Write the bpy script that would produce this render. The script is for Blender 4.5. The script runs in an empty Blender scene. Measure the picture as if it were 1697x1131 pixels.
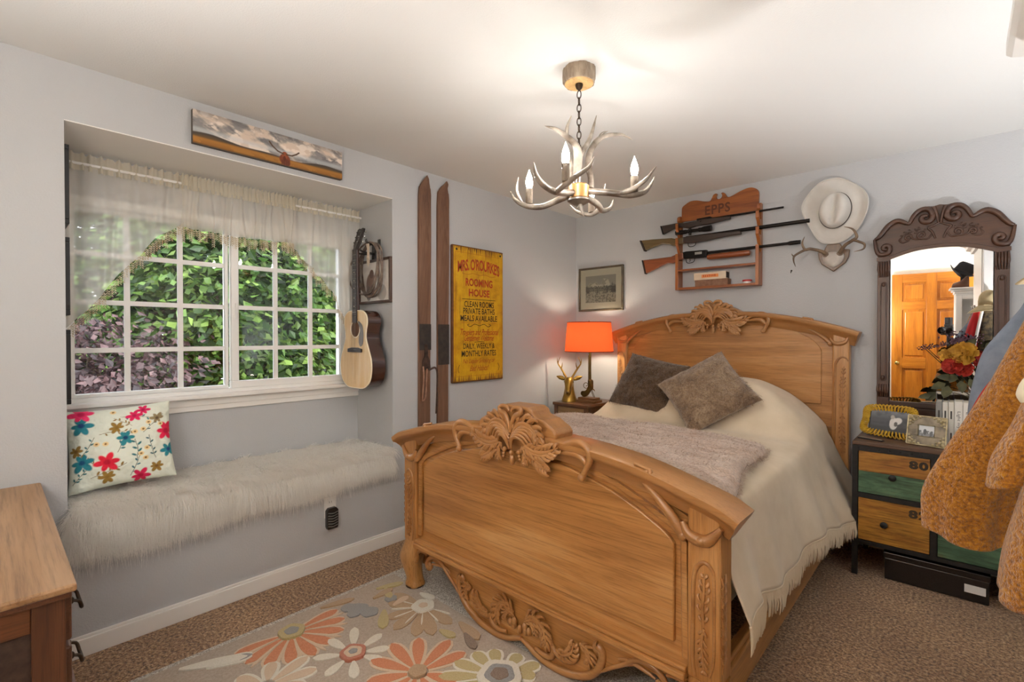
import bpy, bmesh, math, random
import numpy as np
from mathutils import Vector, Matrix
R = math.radians
SC = bpy.context.scene
COL = SC.collection
random.seed(7)
RNG = np.random.default_rng(11)

# ------------------------------------------------------------------ camera
cam_d = bpy.data.cameras.new('camera')
cam_d.sensor_width = 36.0
cam_d.lens = 36.0 * 804.0 / 1697.0
cam_d.clip_start = 0.02
cam = bpy.data.objects.new('camera', cam_d)
COL.objects.link(cam)
cam.location = (0, 0, 1.33)
cam.rotation_euler = (R(90 - 0.6), 0, R(42.8))
SC.camera = cam

# ------------------------------------------------------------------ world, sun, exposure
SKY_STRENGTH = 5.0
SUN_STRENGTH = 1.0
CANDLE_BULB = 250.0        # radiance of the candle bulbs
LAMP_BULB = 150.0          # radiance of the table lamp bulb
FILL_UPLIGHT_W = 150.0  # power of the added lamps that bounce fill off the ceiling
FILL_GLOBE = 44.0               # radiance of the opal globe, a fill lamp added out of view
w = bpy.data.worlds.new('overcast_sky'); SC.world = w; w.use_nodes = True
wn = w.node_tree.nodes; wl = w.node_tree.links
bg = wn['Background']; bg.inputs['Strength'].default_value = SKY_STRENGTH
bg.inputs['Color'].default_value = (0.90, 0.95, 1.0, 1)
sun_d = bpy.data.lights.new('sun', 'SUN'); sun_d.energy = SUN_STRENGTH; sun_d.angle = R(12); sun_d.color = (1, .96, .88)
sun = bpy.data.objects.new('sun', sun_d); COL.objects.link(sun)
sun.rotation_euler = (R(-20), R(42), 0)      # high sun from behind the house: lights the trees, never enters the room
por_d = bpy.data.lights.new('window_portal', 'AREA'); por_d.shape = 'RECTANGLE'; por_d.size = 0.92; por_d.size_y = 1.42
por_d.cycles.is_portal = True
por = bpy.data.objects.new('window_portal', por_d); COL.objects.link(por)
por.location = (-3.24, 0.95, 1.5); por.rotation_euler = (0, R(-90), 0)
vs = SC.view_settings
vs.view_transform = 'Standard'; vs.look = 'None'; vs.gamma = 1.0; vs.use_curve_mapping = False
vs.exposure = 0.28
SC.cycles.max_bounces = 10; SC.cycles.diffuse_bounces = 6; SC.cycles.transparent_max_bounces = 16
SC.cycles.sample_clamp_indirect = 8.0
SC.cycles.use_denoising = True
SC.cycles.caustics_reflective = False; SC.cycles.caustics_refractive = False

# ------------------------------------------------------------------ helpers: colour and materials
def lin(c):
    if isinstance(c, str):
        c = c.lstrip('#'); c = [int(c[i:i+2], 16) / 255 for i in (0, 2, 4)]
    return tuple((x / 12.92 if x <= .04045 else ((x + .055) / 1.055) ** 2.4) for x in c) + (1.0,)
def _new(name):
    m = bpy.data.materials.new(name); m.use_nodes = True
    nt = m.node_tree; b = nt.nodes['Principled BSDF']
    return m, nt, b
def _coords(nt, stretch=(1, 1, 1), kind='Object'):
    tc = nt.nodes.new('ShaderNodeTexCoord'); mp = nt.nodes.new('ShaderNodeMapping')
    mp.inputs['Scale'].default_value = stretch
    nt.links.new(tc.outputs[kind], mp.inputs['Vector'])
    return mp.outputs['Vector']
def _noise(nt, vec, scale, detail=4, rough=.55, dist=0):
    n = nt.nodes.new('ShaderNodeTexNoise')
    n.inputs['Scale'].default_value = scale; n.inputs['Detail'].default_value = detail
    n.inputs['Roughness'].default_value = rough; n.inputs['Distortion'].default_value = dist
    nt.links.new(vec, n.inputs['Vector']); return n.outputs['Fac']
def _ramp(nt, fac, stops):
    r = nt.nodes.new('ShaderNodeValToRGB'); e = r.color_ramp.elements
    while len(e) < len(stops): e.new(.5)
    for k, (p, c) in enumerate(stops): e[k].position = p; e[k].color = lin(c)
    nt.links.new(fac, r.inputs['Fac']); return r.outputs['Color']
def _bump(nt, b, fac, strength, dist):
    bp = nt.nodes.new('ShaderNodeBump'); bp.inputs['Strength'].default_value = strength; bp.inputs['Distance'].default_value = dist
    nt.links.new(fac, bp.inputs['Height']); nt.links.new(bp.outputs['Normal'], b.inputs['Normal'])
def mat(name, c, c2=None, rough=.6, metal=0., scale=8., stretch=(1, 1, 1), lo=.35, hi=.65, detail=4, bump=0., bscale=None, bdist=.002,
        spec=.5, sheen=0., coat=0., trans=0., emit=None, estr=0., bstretch=None):
    m, nt, b = _new(name)
    b.inputs['Roughness'].default_value = rough; b.inputs['Metallic'].default_value = metal
    b.inputs['Specular IOR Level'].default_value = spec
    if sheen: b.inputs['Sheen Weight'].default_value = sheen; b.inputs['Sheen Roughness'].default_value = .4
    if coat: b.inputs['Coat Weight'].default_value = coat; b.inputs['Coat Roughness'].default_value = .15
    if trans: b.inputs['Transmission Weight'].default_value = trans
    if emit: b.inputs['Emission Color'].default_value = lin(emit); b.inputs['Emission Strength'].default_value = estr
    b.inputs['Base Color'].default_value = lin(c)
    if c2:
        f = _noise(nt, _coords(nt, stretch), scale, detail)
        nt.links.new(_ramp(nt, f, [(lo, c), (hi, c2)]), b.inputs['Base Color'])
    if bump:
        f = _noise(nt, _coords(nt, bstretch or (1, 1, 1)), bscale or scale * 4, 3)
        _bump(nt, b, f, bump, bdist)
    return m
def wood(name, dark, mid, light, axis='x', scale=5., rough=.42, coat=.15, bump=.12, fine=1.0):
    m, nt, b = _new(name)
    b.inputs['Roughness'].default_value = rough
    if coat: b.inputs['Coat Weight'].default_value = coat; b.inputs['Coat Roughness'].default_value = .25
    st = {'x': (.09, 1, 1), 'y': (1, .09, 1), 'z': (1, 1, .09)}[axis]
    st2 = {'x': (.03, 1, 1), 'y': (1, .03, 1), 'z': (1, 1, .03)}[axis]
    f = _noise(nt, _coords(nt, st), scale, 6, .6, 1.2)
    col = _ramp(nt, f, [(.28, dark), (.5, mid), (.72, light)])
    g = _noise(nt, _coords(nt, st2), scale * 26, 4, .7)
    gc = _ramp(nt, g, [(.30, '#8a8078'), (.52, '#ffffff')])
    mx = nt.nodes.new('ShaderNodeMix'); mx.data_type = 'RGBA'; mx.blend_type = 'MULTIPLY'
    mx.inputs['Factor'].default_value = .55 * fine
    nt.links.new(col, mx.inputs[6]); nt.links.new(gc, mx.inputs[7])
    nt.links.new(mx.outputs[2], b.inputs['Base Color'])
    _bump(nt, b, g, bump, .002)
    return m
def vcol_mat(name, rough=.7, bump=0., bscale=60, sheen=0., spec=.4, bdist=.002):
    m, nt, b = _new(name)
    a = nt.nodes.new('ShaderNodeVertexColor'); a.layer_name = 'print'
    nt.links.new(a.outputs['Color'], b.inputs['Base Color'])
    b.inputs['Roughness'].default_value = rough; b.inputs['Specular IOR Level'].default_value = spec
    if sheen: b.inputs['Sheen Weight'].default_value = sheen
    if bump: _bump(nt, b, _noise(nt, _coords(nt), bscale, 3), bump, bdist)
    return m
def leaf_mat(name):
    m, nt, b = _new(name); nt.nodes.remove(b)
    a = nt.nodes.new('ShaderNodeVertexColor'); a.layer_name = 'print'
    d = nt.nodes.new('ShaderNodeBsdfDiffuse'); t = nt.nodes.new('ShaderNodeBsdfTranslucent'); g = nt.nodes.new('ShaderNodeBsdfGlossy')
    g.inputs['Roughness'].default_value = .45
    mx = nt.nodes.new('ShaderNodeMixShader'); mx.inputs[0].default_value = .35
    m2 = nt.nodes.new('ShaderNodeMixShader'); m2.inputs[0].default_value = .04
    nt.links.new(a.outputs['Color'], d.inputs['Color']); nt.links.new(a.outputs['Color'], t.inputs['Color'])
    nt.links.new(d.outputs[0], mx.inputs[1]); nt.links.new(t.outputs[0], mx.inputs[2])
    nt.links.new(mx.outputs[0], m2.inputs[1]); nt.links.new(g.outputs[0], m2.inputs[2])
    nt.links.new(m2.outputs[0], nt.nodes['Material Output'].inputs['Surface'])
    return m
def sheer_mat(name, c, alpha=.45, transl=.5):
    m, nt, b = _new(name); nt.nodes.remove(b)
    d = nt.nodes.new('ShaderNodeBsdfDiffuse'); t = nt.nodes.new('ShaderNodeBsdfTranslucent'); tr = nt.nodes.new('ShaderNodeBsdfTransparent')
    for n in (d, t): n.inputs['Color'].default_value = lin(c)
    mx = nt.nodes.new('ShaderNodeMixShader'); mx.inputs[0].default_value = transl
    m2 = nt.nodes.new('ShaderNodeMixShader'); m2.inputs[0].default_value = alpha
    nt.links.new(d.outputs[0], mx.inputs[1]); nt.links.new(t.outputs[0], mx.inputs[2])
    nt.links.new(tr.outputs[0], m2.inputs[1]); nt.links.new(mx.outputs[0], m2.inputs[2])
    nt.links.new(m2.outputs[0], nt.nodes['Material Output'].inputs['Surface'])
    return m
def glass_mat(name, tint=(1, 1, 1, 1), ior=1.45):
    m, nt, b = _new(name); nt.nodes.remove(b)
    tr = nt.nodes.new('ShaderNodeBsdfTransparent'); tr.inputs['Color'].default_value = tint
    g = nt.nodes.new('ShaderNodeBsdfGlossy'); g.inputs['Roughness'].default_value = .01
    fr = nt.nodes.new('ShaderNodeFresnel'); fr.inputs['IOR'].default_value = ior
    mx = nt.nodes.new('ShaderNodeMixShader')
    nt.links.new(fr.outputs[0], mx.inputs[0]); nt.links.new(tr.outputs[0], mx.inputs[1]); nt.links.new(g.outputs[0], mx.inputs[2])
    nt.links.new(mx.outputs[0], nt.nodes['Material Output'].inputs['Surface'])
    return m

# ------------------------------------------------------------------ helpers: geometry
def cat(pts, n=6, closed=False):
    """Catmull-Rom through pts, n samples per span."""
    P = np.array(pts, float); N = len(P)
    if N < 3 and not closed:
        return np.array([P[0] + (P[-1] - P[0]) * t for t in np.linspace(0, 1, n + 1)])
    out = []
    for i in range(N if closed else N - 1):
        if closed: p0, p1, p2, p3 = P[(i - 1) % N], P[i], P[(i + 1) % N], P[(i + 2) % N]
        else: p0, p1, p2, p3 = P[max(i - 1, 0)], P[i], P[i + 1], P[min(i + 2, N - 1)]
        for t in np.arange(n) / n:
            out.append(.5 * (2 * p1 + (p2 - p0) * t + (2 * p0 - 5 * p1 + 4 * p2 - p3) * t * t + (3 * p1 - p0 - 3 * p2 + p3) * t ** 3))
    if not closed: out.append(P[-1])
    return np.array(out)
def resamp(vals, n):
    v = np.array(vals, float)
    return np.interp(np.linspace(0, 1, n), np.linspace(0, 1, len(v)), v)
def spiral(c, r0, r1, a0, turns, n=14):
    k = int(abs(turns) * n) + 2
    t = np.linspace(0, 1, k); a = R(a0) + turns * 2 * math.pi * t; r = r0 + (r1 - r0) * t
    return [(c[0] + ri * math.cos(x), c[1] + ri * math.sin(x)) for ri, x in zip(r, a)]
class MB:
    def __init__(self, M=None):
        self.v = []; self.f = []; self.M = M; self.c = None
    def add(self, verts, faces):
        o = len(self.v)
        if self.M is not None: verts = [tuple(self.M @ Vector(p)) for p in verts]
        self.v += [tuple(map(float, p)) for p in verts]
        self.f += [tuple(i + o for i in f) for f in faces]
        return self
    def box(self, x0, x1, y0, y1, z0, z1):
        v = [(x, y, z) for z in (z0, z1) for y in (y0, y1) for x in (x0, x1)]
        return self.add(v, [(0, 2, 3, 1), (4, 5, 7, 6), (0, 1, 5, 4), (2, 6, 7, 3), (0, 4, 6, 2), (1, 3, 7, 5)])
    def prism(self, poly, a, b, plane='xz'):
        """polygon in a plane, extruded along the third axis from a to b."""
        def P(p, d):
            return {'xz': (p[0], d, p[1]), 'xy': (p[0], p[1], d), 'yz': (d, p[0], p[1])}[plane]
        n = len(poly)
        v = [P(p, a) for p in poly] + [P(p, b) for p in poly]
        f = [tuple(range(n)), tuple(range(2 * n - 1, n - 1, -1))]
        f += [(i, i + n, (i + 1) % n + n, (i + 1) % n) for i in range(n)]
        return self.add(v, f)
    def tube(self, pts, rad, n=8, sq=None, closed=False, smooth=0, up=None):
        P = cat(pts, smooth, closed) if smooth else np.array(pts, float)
        K = len(P); rd = resamp(rad if hasattr(rad, '__len__') else [rad, rad], K)
        T = np.roll(P, -1, 0) - np.roll(P, 1, 0) if closed else np.gradient(P, axis=0)
        T /= np.linalg.norm(T, axis=1)[:, None] + 1e-12
        ref = np.array(up if up is not None else ((0, 0, 1) if abs(T[0][2]) < .9 else (1, 0, 0)), float)
        u = ref - T[0] * ref.dot(T[0]); u /= np.linalg.norm(u) + 1e-12
        V = []
        for i in range(K):
            u = u - T[i] * u.dot(T[i]); u /= np.linalg.norm(u) + 1e-12
            w_ = np.cross(T[i], u)
            for k in range(n):
                a = 2 * math.pi * k / n
                off = (u * math.cos(a) + w_ * math.sin(a)) * rd[i]
                if sq is not None:
                    ax = np.array(sq[0], float); off = off + (sq[1] - 1) * off.dot(ax) * ax
                V.append(tuple(P[i] + off))
        F = []
        for i in range(K if closed else K - 1):
            j = (i + 1) % K
            for k in range(n):
                F.append((i * n + k, i * n + (k + 1) % n, j * n + (k + 1) % n, j * n + k))
        if not closed:
            F.append(tuple(range(n - 1, -1, -1))); F.append(tuple((K - 1) * n + k for k in range(n)))
        return self.add(V, F)
    def lathe(self, prof, c=(0, 0, 0), n=24, axis='z', caps=True):
        V = []; F = []; m = len(prof)
        for r, h in prof:
            for k in range(n):
                a = 2 * math.pi * k / n; x, y = r * math.cos(a), r * math.sin(a)
                V.append({'z': (c[0] + x, c[1] + y, c[2] + h), 'y': (c[0] + x, c[1] + h, c[2] + y), 'x': (c[0] + h, c[1] + x, c[2] + y)}[axis])
        for i in range(m - 1):
            for k in range(n):
                F.append((i * n + k, i * n + (k + 1) % n, (i + 1) * n + (k + 1) % n, (i + 1) * n + k))
        if caps:
            F.append(tuple(range(n - 1, -1, -1))); F.append(tuple((m - 1) * n + k for k in range(n)))
        return self.add(V, F)
    def ell(self, c, r, n=12, m=8):
        prof = [(max(1e-4, math.sin(math.pi * i / m)), -math.cos(math.pi * i / m)) for i in range(m + 1)]
        V = []; F = []
        for s, h in prof:
            for k in range(n):
                a = 2 * math.pi * k / n
                V.append((c[0] + r[0] * s * math.cos(a), c[1] + r[1] * s * math.sin(a), c[2] + r[2] * h))
        for i in range(m):
            for k in range(n): F.append((i * n + k, i * n + (k + 1) % n, (i + 1) * n + (k + 1) % n, (i + 1) * n + k))
        return self.add(V, F)
    def rings(self, rings, caps=True, closed=True):
        """loft through rings of equal point count."""
        n = len(rings[0]); V = [tuple(p) for r in rings for p in r]; F = []
        for i in range(len(rings) - 1):
            for k in range(n if closed else n - 1):
                F.append((i * n + k, i * n + (k + 1) % n, (i + 1) * n + (k + 1) % n, (i + 1) * n + k))
        if caps and closed:
            F.append(tuple(range(n - 1, -1, -1))); F.append(tuple((len(rings) - 1) * n + k for k in range(n)))
        return self.add(V, F)
    def grid(self, A):
        """A: array (nu, nv, 3)."""
        nu, nv = A.shape[:2]; V = [tuple(p) for p in A.reshape(-1, 3)]
        F = [(i * nv + j, (i + 1) * nv + j, (i + 1) * nv + j + 1, i * nv + j + 1) for i in range(nu - 1) for j in range(nv - 1)]
        return self.add(V, F)
    def sweep(self, path, prof, plane='xz', closed=False, caps=True):
        """profile [(n, y)] swept along a 2-D path in the xz plane; n is along the path's left normal."""
        P = np.array(path, float); K = len(P)
        T = (np.roll(P, -1, 0) - np.roll(P, 1, 0)) if closed else np.gradient(P, axis=0)
        T /= np.linalg.norm(T, axis=1)[:, None] + 1e-12
        N = np.stack([-T[:, 1], T[:, 0]], 1)
        rs = []
        for i in range(K):
            rs.append([(P[i][0] + N[i][0] * a, y, P[i][1] + N[i][1] * a) for a, y in prof])
        if closed: rs.append(rs[0])
        return self.rings(rs, caps=caps and not closed)
    def strands(self, roots, dirs, length, width, droop=0., segs=3, jitter=.3):
        n = len(roots); roots = np.array(roots, float); dirs = np.array(dirs, float)
        d = dirs + RNG.normal(0, jitter, (n, 3)); d /= np.linalg.norm(d, axis=1)[:, None]
        L = length * RNG.uniform(.65, 1.2, n)
        side = np.cross(d, RNG.normal(0, 1, (n, 3))); side /= np.linalg.norm(side, axis=1)[:, None] + 1e-9
        o = len(self.v); V = []
        for s in range(segs + 1):
            t = s / segs
            p = roots + d * (L * t)[:, None]; p[:, 2] -= droop * (L * t * t)
            wd = width * (1 - t) ** .8 * .5 + width * .04
            V.append(p - side * wd); V.append(p + side * wd)
        V = np.stack(V, 1).reshape(-1, 3)
        self.v += [tuple(p) for p in V.tolist()]
        k = 2 * (segs + 1)
        self.f += [(o + i * k + 2 * s, o + i * k + 2 * s + 1, o + i * k + 2 * s + 3, o + i * k + 2 * s + 2) for i in range(n) for s in range(segs)]
        return self
    def build(self, name, m, parent=None, loc=None, smooth=None, bevel=0., solid=0., sub=0, cols=None, bseg=2):
        """links everything collected as ONE mesh object; geometry was given in world space."""
        me = bpy.data.meshes.new(name)
        base = Vector(parent['_at']) if parent is not None else Vector(loc if loc is not None else (0, 0, 0))
        me.from_pydata([(p[0] - base.x, p[1] - base.y, p[2] - base.z) for p in self.v], [], self.f)
        if m is not None: me.materials.append(m)
        if cols is not None:
            at = me.color_attributes.new('print', 'FLOAT_COLOR', 'POINT')
            c = np.ones((len(self.v), 4), np.float32); c[:, :3] = cols
            at.data.foreach_set('color', c.ravel())
        if smooth is not None:
            me.polygons.foreach_set('use_smooth', [True] * len(me.polygons))
            if smooth < 180: me.set_sharp_from_angle(angle=R(smooth))
        o = bpy.data.objects.new(name, me); COL.objects.link(o)
        o['_at'] = tuple(base)
        if parent is not None: o.parent = parent
        else: o.location = base
        if sub:
            s = o.modifiers.new('sub', 'SUBSURF'); s.levels = sub; s.render_levels = sub
        if solid:
            s = o.modifiers.new('solid', 'SOLIDIFY'); s.thickness = solid; s.offset = 0
        if bevel:
            bv = o.modifiers.new('bevel', 'BEVEL'); bv.width = bevel; bv.segments = bseg; bv.limit_method = 'ANGLE'; bv.angle_limit = R(40)
        return o
def tag(o, label=None, cat_=None, group=None, kind=None):
    if label: o['label'] = label
    if cat_: o['category'] = cat_
    if group: o['group'] = group
    if kind: o['kind'] = kind
    return o
def thing(name, loc, label, cat_, group=None):
    o = bpy.data.objects.new(name, None); COL.objects.link(o); o.empty_display_size = .05
    o.location = loc; o['_at'] = tuple(map(float, loc))
    return tag(o, label, cat_, group)
def struct(o): o['kind'] = 'structure'; return o
def fix_normals(o):
    bm = bmesh.new(); bm.from_mesh(o.data); bmesh.ops.recalc_face_normals(bm, faces=bm.faces); bm.to_mesh(o.data); bm.free(); return o
def text_mesh(s, bold=0., shear=0., space=1.0):
    cu = bpy.data.curves.new('lettering', 'FONT'); cu.body = s; cu.offset = bold; cu.shear = shear; cu.space_character = space
    cu.align_x = 'CENTER'; cu.resolution_u = 3
    ob = bpy.data.objects.new('lettering', cu); COL.objects.link(ob)
    dg = bpy.context.evaluated_depsgraph_get()
    me = bpy.data.meshes.new_from_object(ob.evaluated_get(dg))
    bpy.data.objects.remove(ob); bpy.data.curves.remove(cu)
    v = np.array([tuple(p.co) for p in me.vertices])[:, :2]; f = [tuple(p.vertices) for p in me.polygons]
    bpy.data.meshes.remove(me)
    v -= (v.min(0) + v.max(0)) / 2
    return v, f
def lettering(s, m, parent, fn, width, height, bold=0., shear=0., space=1., warp=None, name='lettering'):
    """flat print: fn maps (a, b) in metres on the surface to a world point."""
    v, f = text_mesh(s, bold, shear, space)
    e = v.max(0) - v.min(0); v = v / e * np.array([width, height])
    mb = MB(); mb.add([fn(a, b + (warp(a) if warp else 0)) for a, b in v], f)
    return mb.build(name, m, parent)
def smooth01(x): x = np.clip(x, 0, 1); return x * x * (3 - 2 * x)
def vnoise(x, y, seed=0, oct_=4):
    """cheap value noise on arrays."""
    out = np.zeros_like(x, dtype=float); amp = 1.; tot = 0
    for k in range(oct_):
        r = np.random.default_rng(seed + k * 17); T = r.random((64, 64))
        xi = np.floor(x).astype(int); yi = np.floor(y).astype(int); fx = x - xi; fy = y - yi
        fx = fx * fx * (3 - 2 * fx); fy = fy * fy * (3 - 2 * fy)
        g = lambda a, b: T[a % 64, b % 64]
        out += amp * ((g(xi, yi) * (1 - fx) + g(xi + 1, yi) * fx) * (1 - fy) + (g(xi, yi + 1) * (1 - fx) + g(xi + 1, yi + 1) * fx) * fy)
        tot += amp; amp *= .5; x = x * 2; y = y * 2
    return out / tot
class Paint:
    """a little raster that ends up as a printed vertex-colour layer; x to the right, y up, both 0..1."""
    def __init__(self, nx, ny, bgc, aspect=1.0):
        self.x, self.y = np.meshgrid(np.linspace(0, 1, nx), np.linspace(0, 1, ny), indexing='ij')
        self.a = aspect; self.c = np.ones((nx, ny, 3)) * np.array(lin(bgc)[:3])
    def put(self, mask, col, k=1.):
        mask = np.clip(mask, 0, 1)[..., None] * k
        self.c = self.c * (1 - mask) + np.array(lin(col)[:3]) * mask
    def ellipse(self, cx, cy, rx, ry, col, rot=0., k=1., soft=.12):
        dx = (self.x - cx) * self.a; dy = self.y - cy
        c, s = math.cos(rot), math.sin(rot); u = (dx * c + dy * s) / rx; v = (-dx * s + dy * c) / ry
        self.put((1 - np.sqrt(u * u + v * v)) / soft, col, k)
    def line(self, pts, wd, col, k=1.):
        for (x0, y0), (x1, y1) in zip(pts[:-1], pts[1:]):
            ax, ay = (x1 - x0) * self.a, y1 - y0; px, py = (self.x - x0) * self.a, self.y - y0
            t = np.clip((px * ax + py * ay) / (ax * ax + ay * ay + 1e-12), 0, 1)
            d = np.hypot(px - t * ax, py - t * ay)
            self.put((wd - d) / (wd * .5) , col, k)
    def flat(self): return self.c.reshape(-1, 3)

# ================================================================== materials of the room
LW, BW, CEIL = -2.667, 3.773, 2.44
RW, FW = 1.05, -0.90
AX, AY0, AY1, AZ1, SEAT = -3.1, 0.215, 1.756, 2.207, 0.585
M_wall = mat('painted_wall', '#bbbcbe', rough=.75, bump=.35, bscale=130, bdist=.004, spec=.3)
M_ceil = mat('ceiling_paint', '#d9d8d5', rough=.85, bump=.3, bscale=150, bdist=.003, spec=.2)
M_white = mat('white_trim', '#eceae6', rough=.4)
M_vinyl = mat('white_vinyl', '#f1f1ef', rough=.35)
M_glass = glass_mat('window_glass')
def carpet_mat():
    m, nt, b = _new('carpet')
    v = _coords(nt)
    f = _noise(nt, v, 80, 3, .8); g = _noise(nt, v, 2.2, 3)
    c = _ramp(nt, f, [(.38, '#5f4022'), (.5, '#b58657'), (.62, '#ecca9c')])
    c2 = _ramp(nt, g, [(.3, '#c9c0b8'), (.7, '#ffffff')])
    mx = nt.nodes.new('ShaderNodeMix'); mx.data_type = 'RGBA'; mx.blend_type = 'MULTIPLY'; mx.inputs['Factor'].default_value = .8
    nt.links.new(c, mx.inputs[6]); nt.links.new(c2, mx.inputs[7]); nt.links.new(mx.outputs[2], b.inputs['Base Color'])
    b.inputs['Roughness'].default_value = .95; b.inputs['Specular IOR Level'].default_value = .1; b.inputs['Sheen Weight'].default_value = .3
    _bump(nt, b, f, 1.0, .02)
    return m
M_carpet = carpet_mat()

# ================================================================== room shell
struct(MB().box(LW - .7, RW + .2, FW - .2, BW + .2, -.15, 0).build('floor', M_carpet))
struct(MB().box(LW - .7, RW + .2, FW - .2, BW + .2, CEIL, CEIL + .15).build('ceiling', M_ceil))
mb = MB()
XO = -3.3
mb.box(XO, LW, FW - .2, AY0, 0, CEIL)                       # left of the alcove
mb.box(XO, LW, AY1, BW + .2, 0, CEIL)                       # right of the alcove
mb.box(XO, LW, AY0, AY1, AZ1, CEIL)                         # header
mb.box(XO, LW, AY0, AY1, 0, SEAT)                           # window seat
mb.box(XO, AX, AY0, AY1, SEAT, 0.985)                       # under the window
mb.box(XO, AX, AY0, AY1, 2.005, AZ1)                        # above the window
mb.box(XO, AX, AY0, 0.235, 0.985, 2.005)
mb.box(XO, AX, 1.70, AY1, 0.985, 2.005)
struct(mb.build('wall_left', M_wall))
struct(MB().box(LW, RW, BW, BW + .2, 0, CEIL).build('wall_back', M_wall))
struct(MB().box(RW, RW + .2, FW - .2, BW + .2, 0, CEIL).build('wall_right', M_wall))
M_creamwall = mat('cream_wall', '#e4ddcc', rough=.8, bump=.25, bscale=130, bdist=.004)
struct(MB().box(LW, RW, FW - .2, FW, 0, CEIL).build('wall_front', M_creamwall))
struct(MB().box(AX, LW, AY0, AY1, AZ1 - .004, AZ1).build('ceiling', M_white))
def skirting(mb, x0, x1, y0, y1): mb.box(x0, x1, y0, y1, 0, .07); return mb
mb = MB()
mb.box(LW, LW + .014, FW, BW, 0, .075); mb.box(LW, LW + .009, FW, BW, .075, .088)
struct(mb.build('baseboard_left', M_white, bevel=.003))
mb = MB(); mb.box(LW + .014, RW, BW - .014, BW, 0, .075); mb.box(LW + .014, RW, BW - .009, BW, .075, .088)
struct(mb.build('baseboard_back', M_white, bevel=.003))

# ------------------------------------------------------------------ window
WX = -3.13
def thing_struct(name, loc):
    o = bpy.data.objects.new(name, None); COL.objects.link(o); o.empty_display_size = .05
    o.location = loc; o['_at'] = tuple(map(float, loc)); o['kind'] = 'structure'; return o
win = thing_struct('window_1', (WX, .965, .985))
mb = MB()
y0, y1, z0, z1 = .235, 1.70, .985, 2.005
mb.box(WX - .05, AX + .012, y0, y1, z0, z0 + .042); mb.box(WX - .05, AX + .012, y0, y1, z1 - .045, z1)
mb.box(WX - .05, AX + .012, y0, y0 + .03, z0 + .042, z1 - .045); mb.box(WX - .05, AX + .012, y1 - .03, y1, z0 + .042, z1 - .045)
mb.build('window_frame', M_vinyl, win, bevel=.004)
def sash(ya, yb, za, zb, x, cols, rows, name, fw):
    mb = MB(); t = .022
    mb.box(x - t, x + t, ya, yb, za, za + fw); mb.box(x - t, x + t, ya, yb, zb - fw, zb)
    mb.box(x - t, x + t, ya, ya + fw, za + fw, zb - fw); mb.box(x - t, x + t, yb - fw, yb, za + fw, zb - fw)
    s = mb.build(name, M_vinyl, win, bevel=.004)
    ys = [ya + fw] + cols + [yb - fw]; zs = [za + fw] + rows + [zb - fw]
    for c in cols: MB().box(x - .008, x + .008, c - .012, c + .012, za + fw, zb - fw).build('muntin', M_vinyl, s)
    for r_ in rows: MB().box(x - .0075, x + .0075, ya + fw, yb - fw, r_ - .012, r_ + .012).build('muntin', M_vinyl, s)
    for i in range(len(ys) - 1):
        for j in range(len(zs) - 1):
            g = .012
            MB().box(x - .002, x + .002, ys[i] + (g if i else 0), ys[i + 1] - (g if i < len(ys) - 2 else 0),
                     zs[j] + (g if j else 0), zs[j + 1] - (g if j < len(zs) - 2 else 0)).build('pane', M_glass, s)
    return s
ROWS = [1.258, 1.497, 1.736]
sash(.265, .950, 1.027, 1.960, WX - .015, [.486, .717], ROWS, 'fixed_sash', .018)
sash(.957, 1.668, 1.027, 1.960, WX + .012, [1.209, 1.428], ROWS, 'sliding_sash', .040)
mb = MB(); mb.box(WX + .03, WX + .045, .975, .985, 1.43, 1.52); mb.box(WX + .045, WX + .052, .972, .988, 1.46, 1.49)
mb.build('latch', M_vinyl, win, bevel=.002)
mb = MB(); mb.box(AX, AX + .062, AY0, AY1, .985, 1.008); struct(mb.build('trim_1', M_white, bevel=.005))
mb = MB(); mb.box(AX, AX + .022, AY0, AY1, .945, .985); mb.box(AX, AX + .014, AY0, AY1, .915, .945)
struct(mb.build('trim_2', M_white, bevel=.003))

# ------------------------------------------------------------------ outdoors: trees seen through the window, unseen ground kept pale to bounce daylight
M_bounce_ground = mat('pale_bounce_ground', '#b7b2a8', '#cfcbc2', scale=3, rough=.95)
struct(MB().box(-40, -3.6, -25, 30, -3.05, -2.8).build('ground', M_bounce_ground))  # out of view; pale colour chosen to bounce daylight onto the alcove ceiling
M_leaf = leaf_mat('leaves')
M_bark = mat('bark', '#3a2d22', '#5a4838', scale=12, stretch=(1, 1, .2), rough=.95, bump=.6, bscale=30, bdist=.02)
def leaves(mb, cols, centre, n, spread, size, pal, droop=.5):
    """n rhombic leaves in a layered spray round centre."""
    c = np.array(centre)
    p = RNG.normal(0, 1, (n, 3)) * np.array(spread) * .6 + c
    d = p - c; d[:, 2] = -droop * np.linalg.norm(d[:, :2], axis=1) + RNG.normal(0, .12, n)
    d += RNG.normal(0, .25 * np.mean(spread), (n, 3)); d /= np.linalg.norm(d, axis=1)[:, None] + 1e-9
    nrm = np.array([.35, 0, .8]) + RNG.normal(0, .5, (n, 3))
    s = np.cross(d, nrm); s /= np.linalg.norm(s, axis=1)[:, None] + 1e-9
    L = size * RNG.uniform(.6, 1.3, n)[:, None]
    o = len(mb.v)
    fold = np.cross(s, d) * L * .12
    V = np.stack([p - d * L * .5, p + s * L * .36 - fold, p + d * L * .62, p - s * L * .36 - fold], 1).reshape(-1, 3)
    mb.v += [tuple(q) for q in V.tolist()]; mb.f += [(o + 4 * i, o + 4 * i + 1, o + 4 * i + 2, o + 4 * i + 3) for i in range(n)]
    pick = pal[RNG.integers(0, len(pal), n)] * RNG.uniform(.38, .92, (n, 1))
    cols.append(np.repeat(np.clip(pick, 0, 1), 4, 0))
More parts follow.
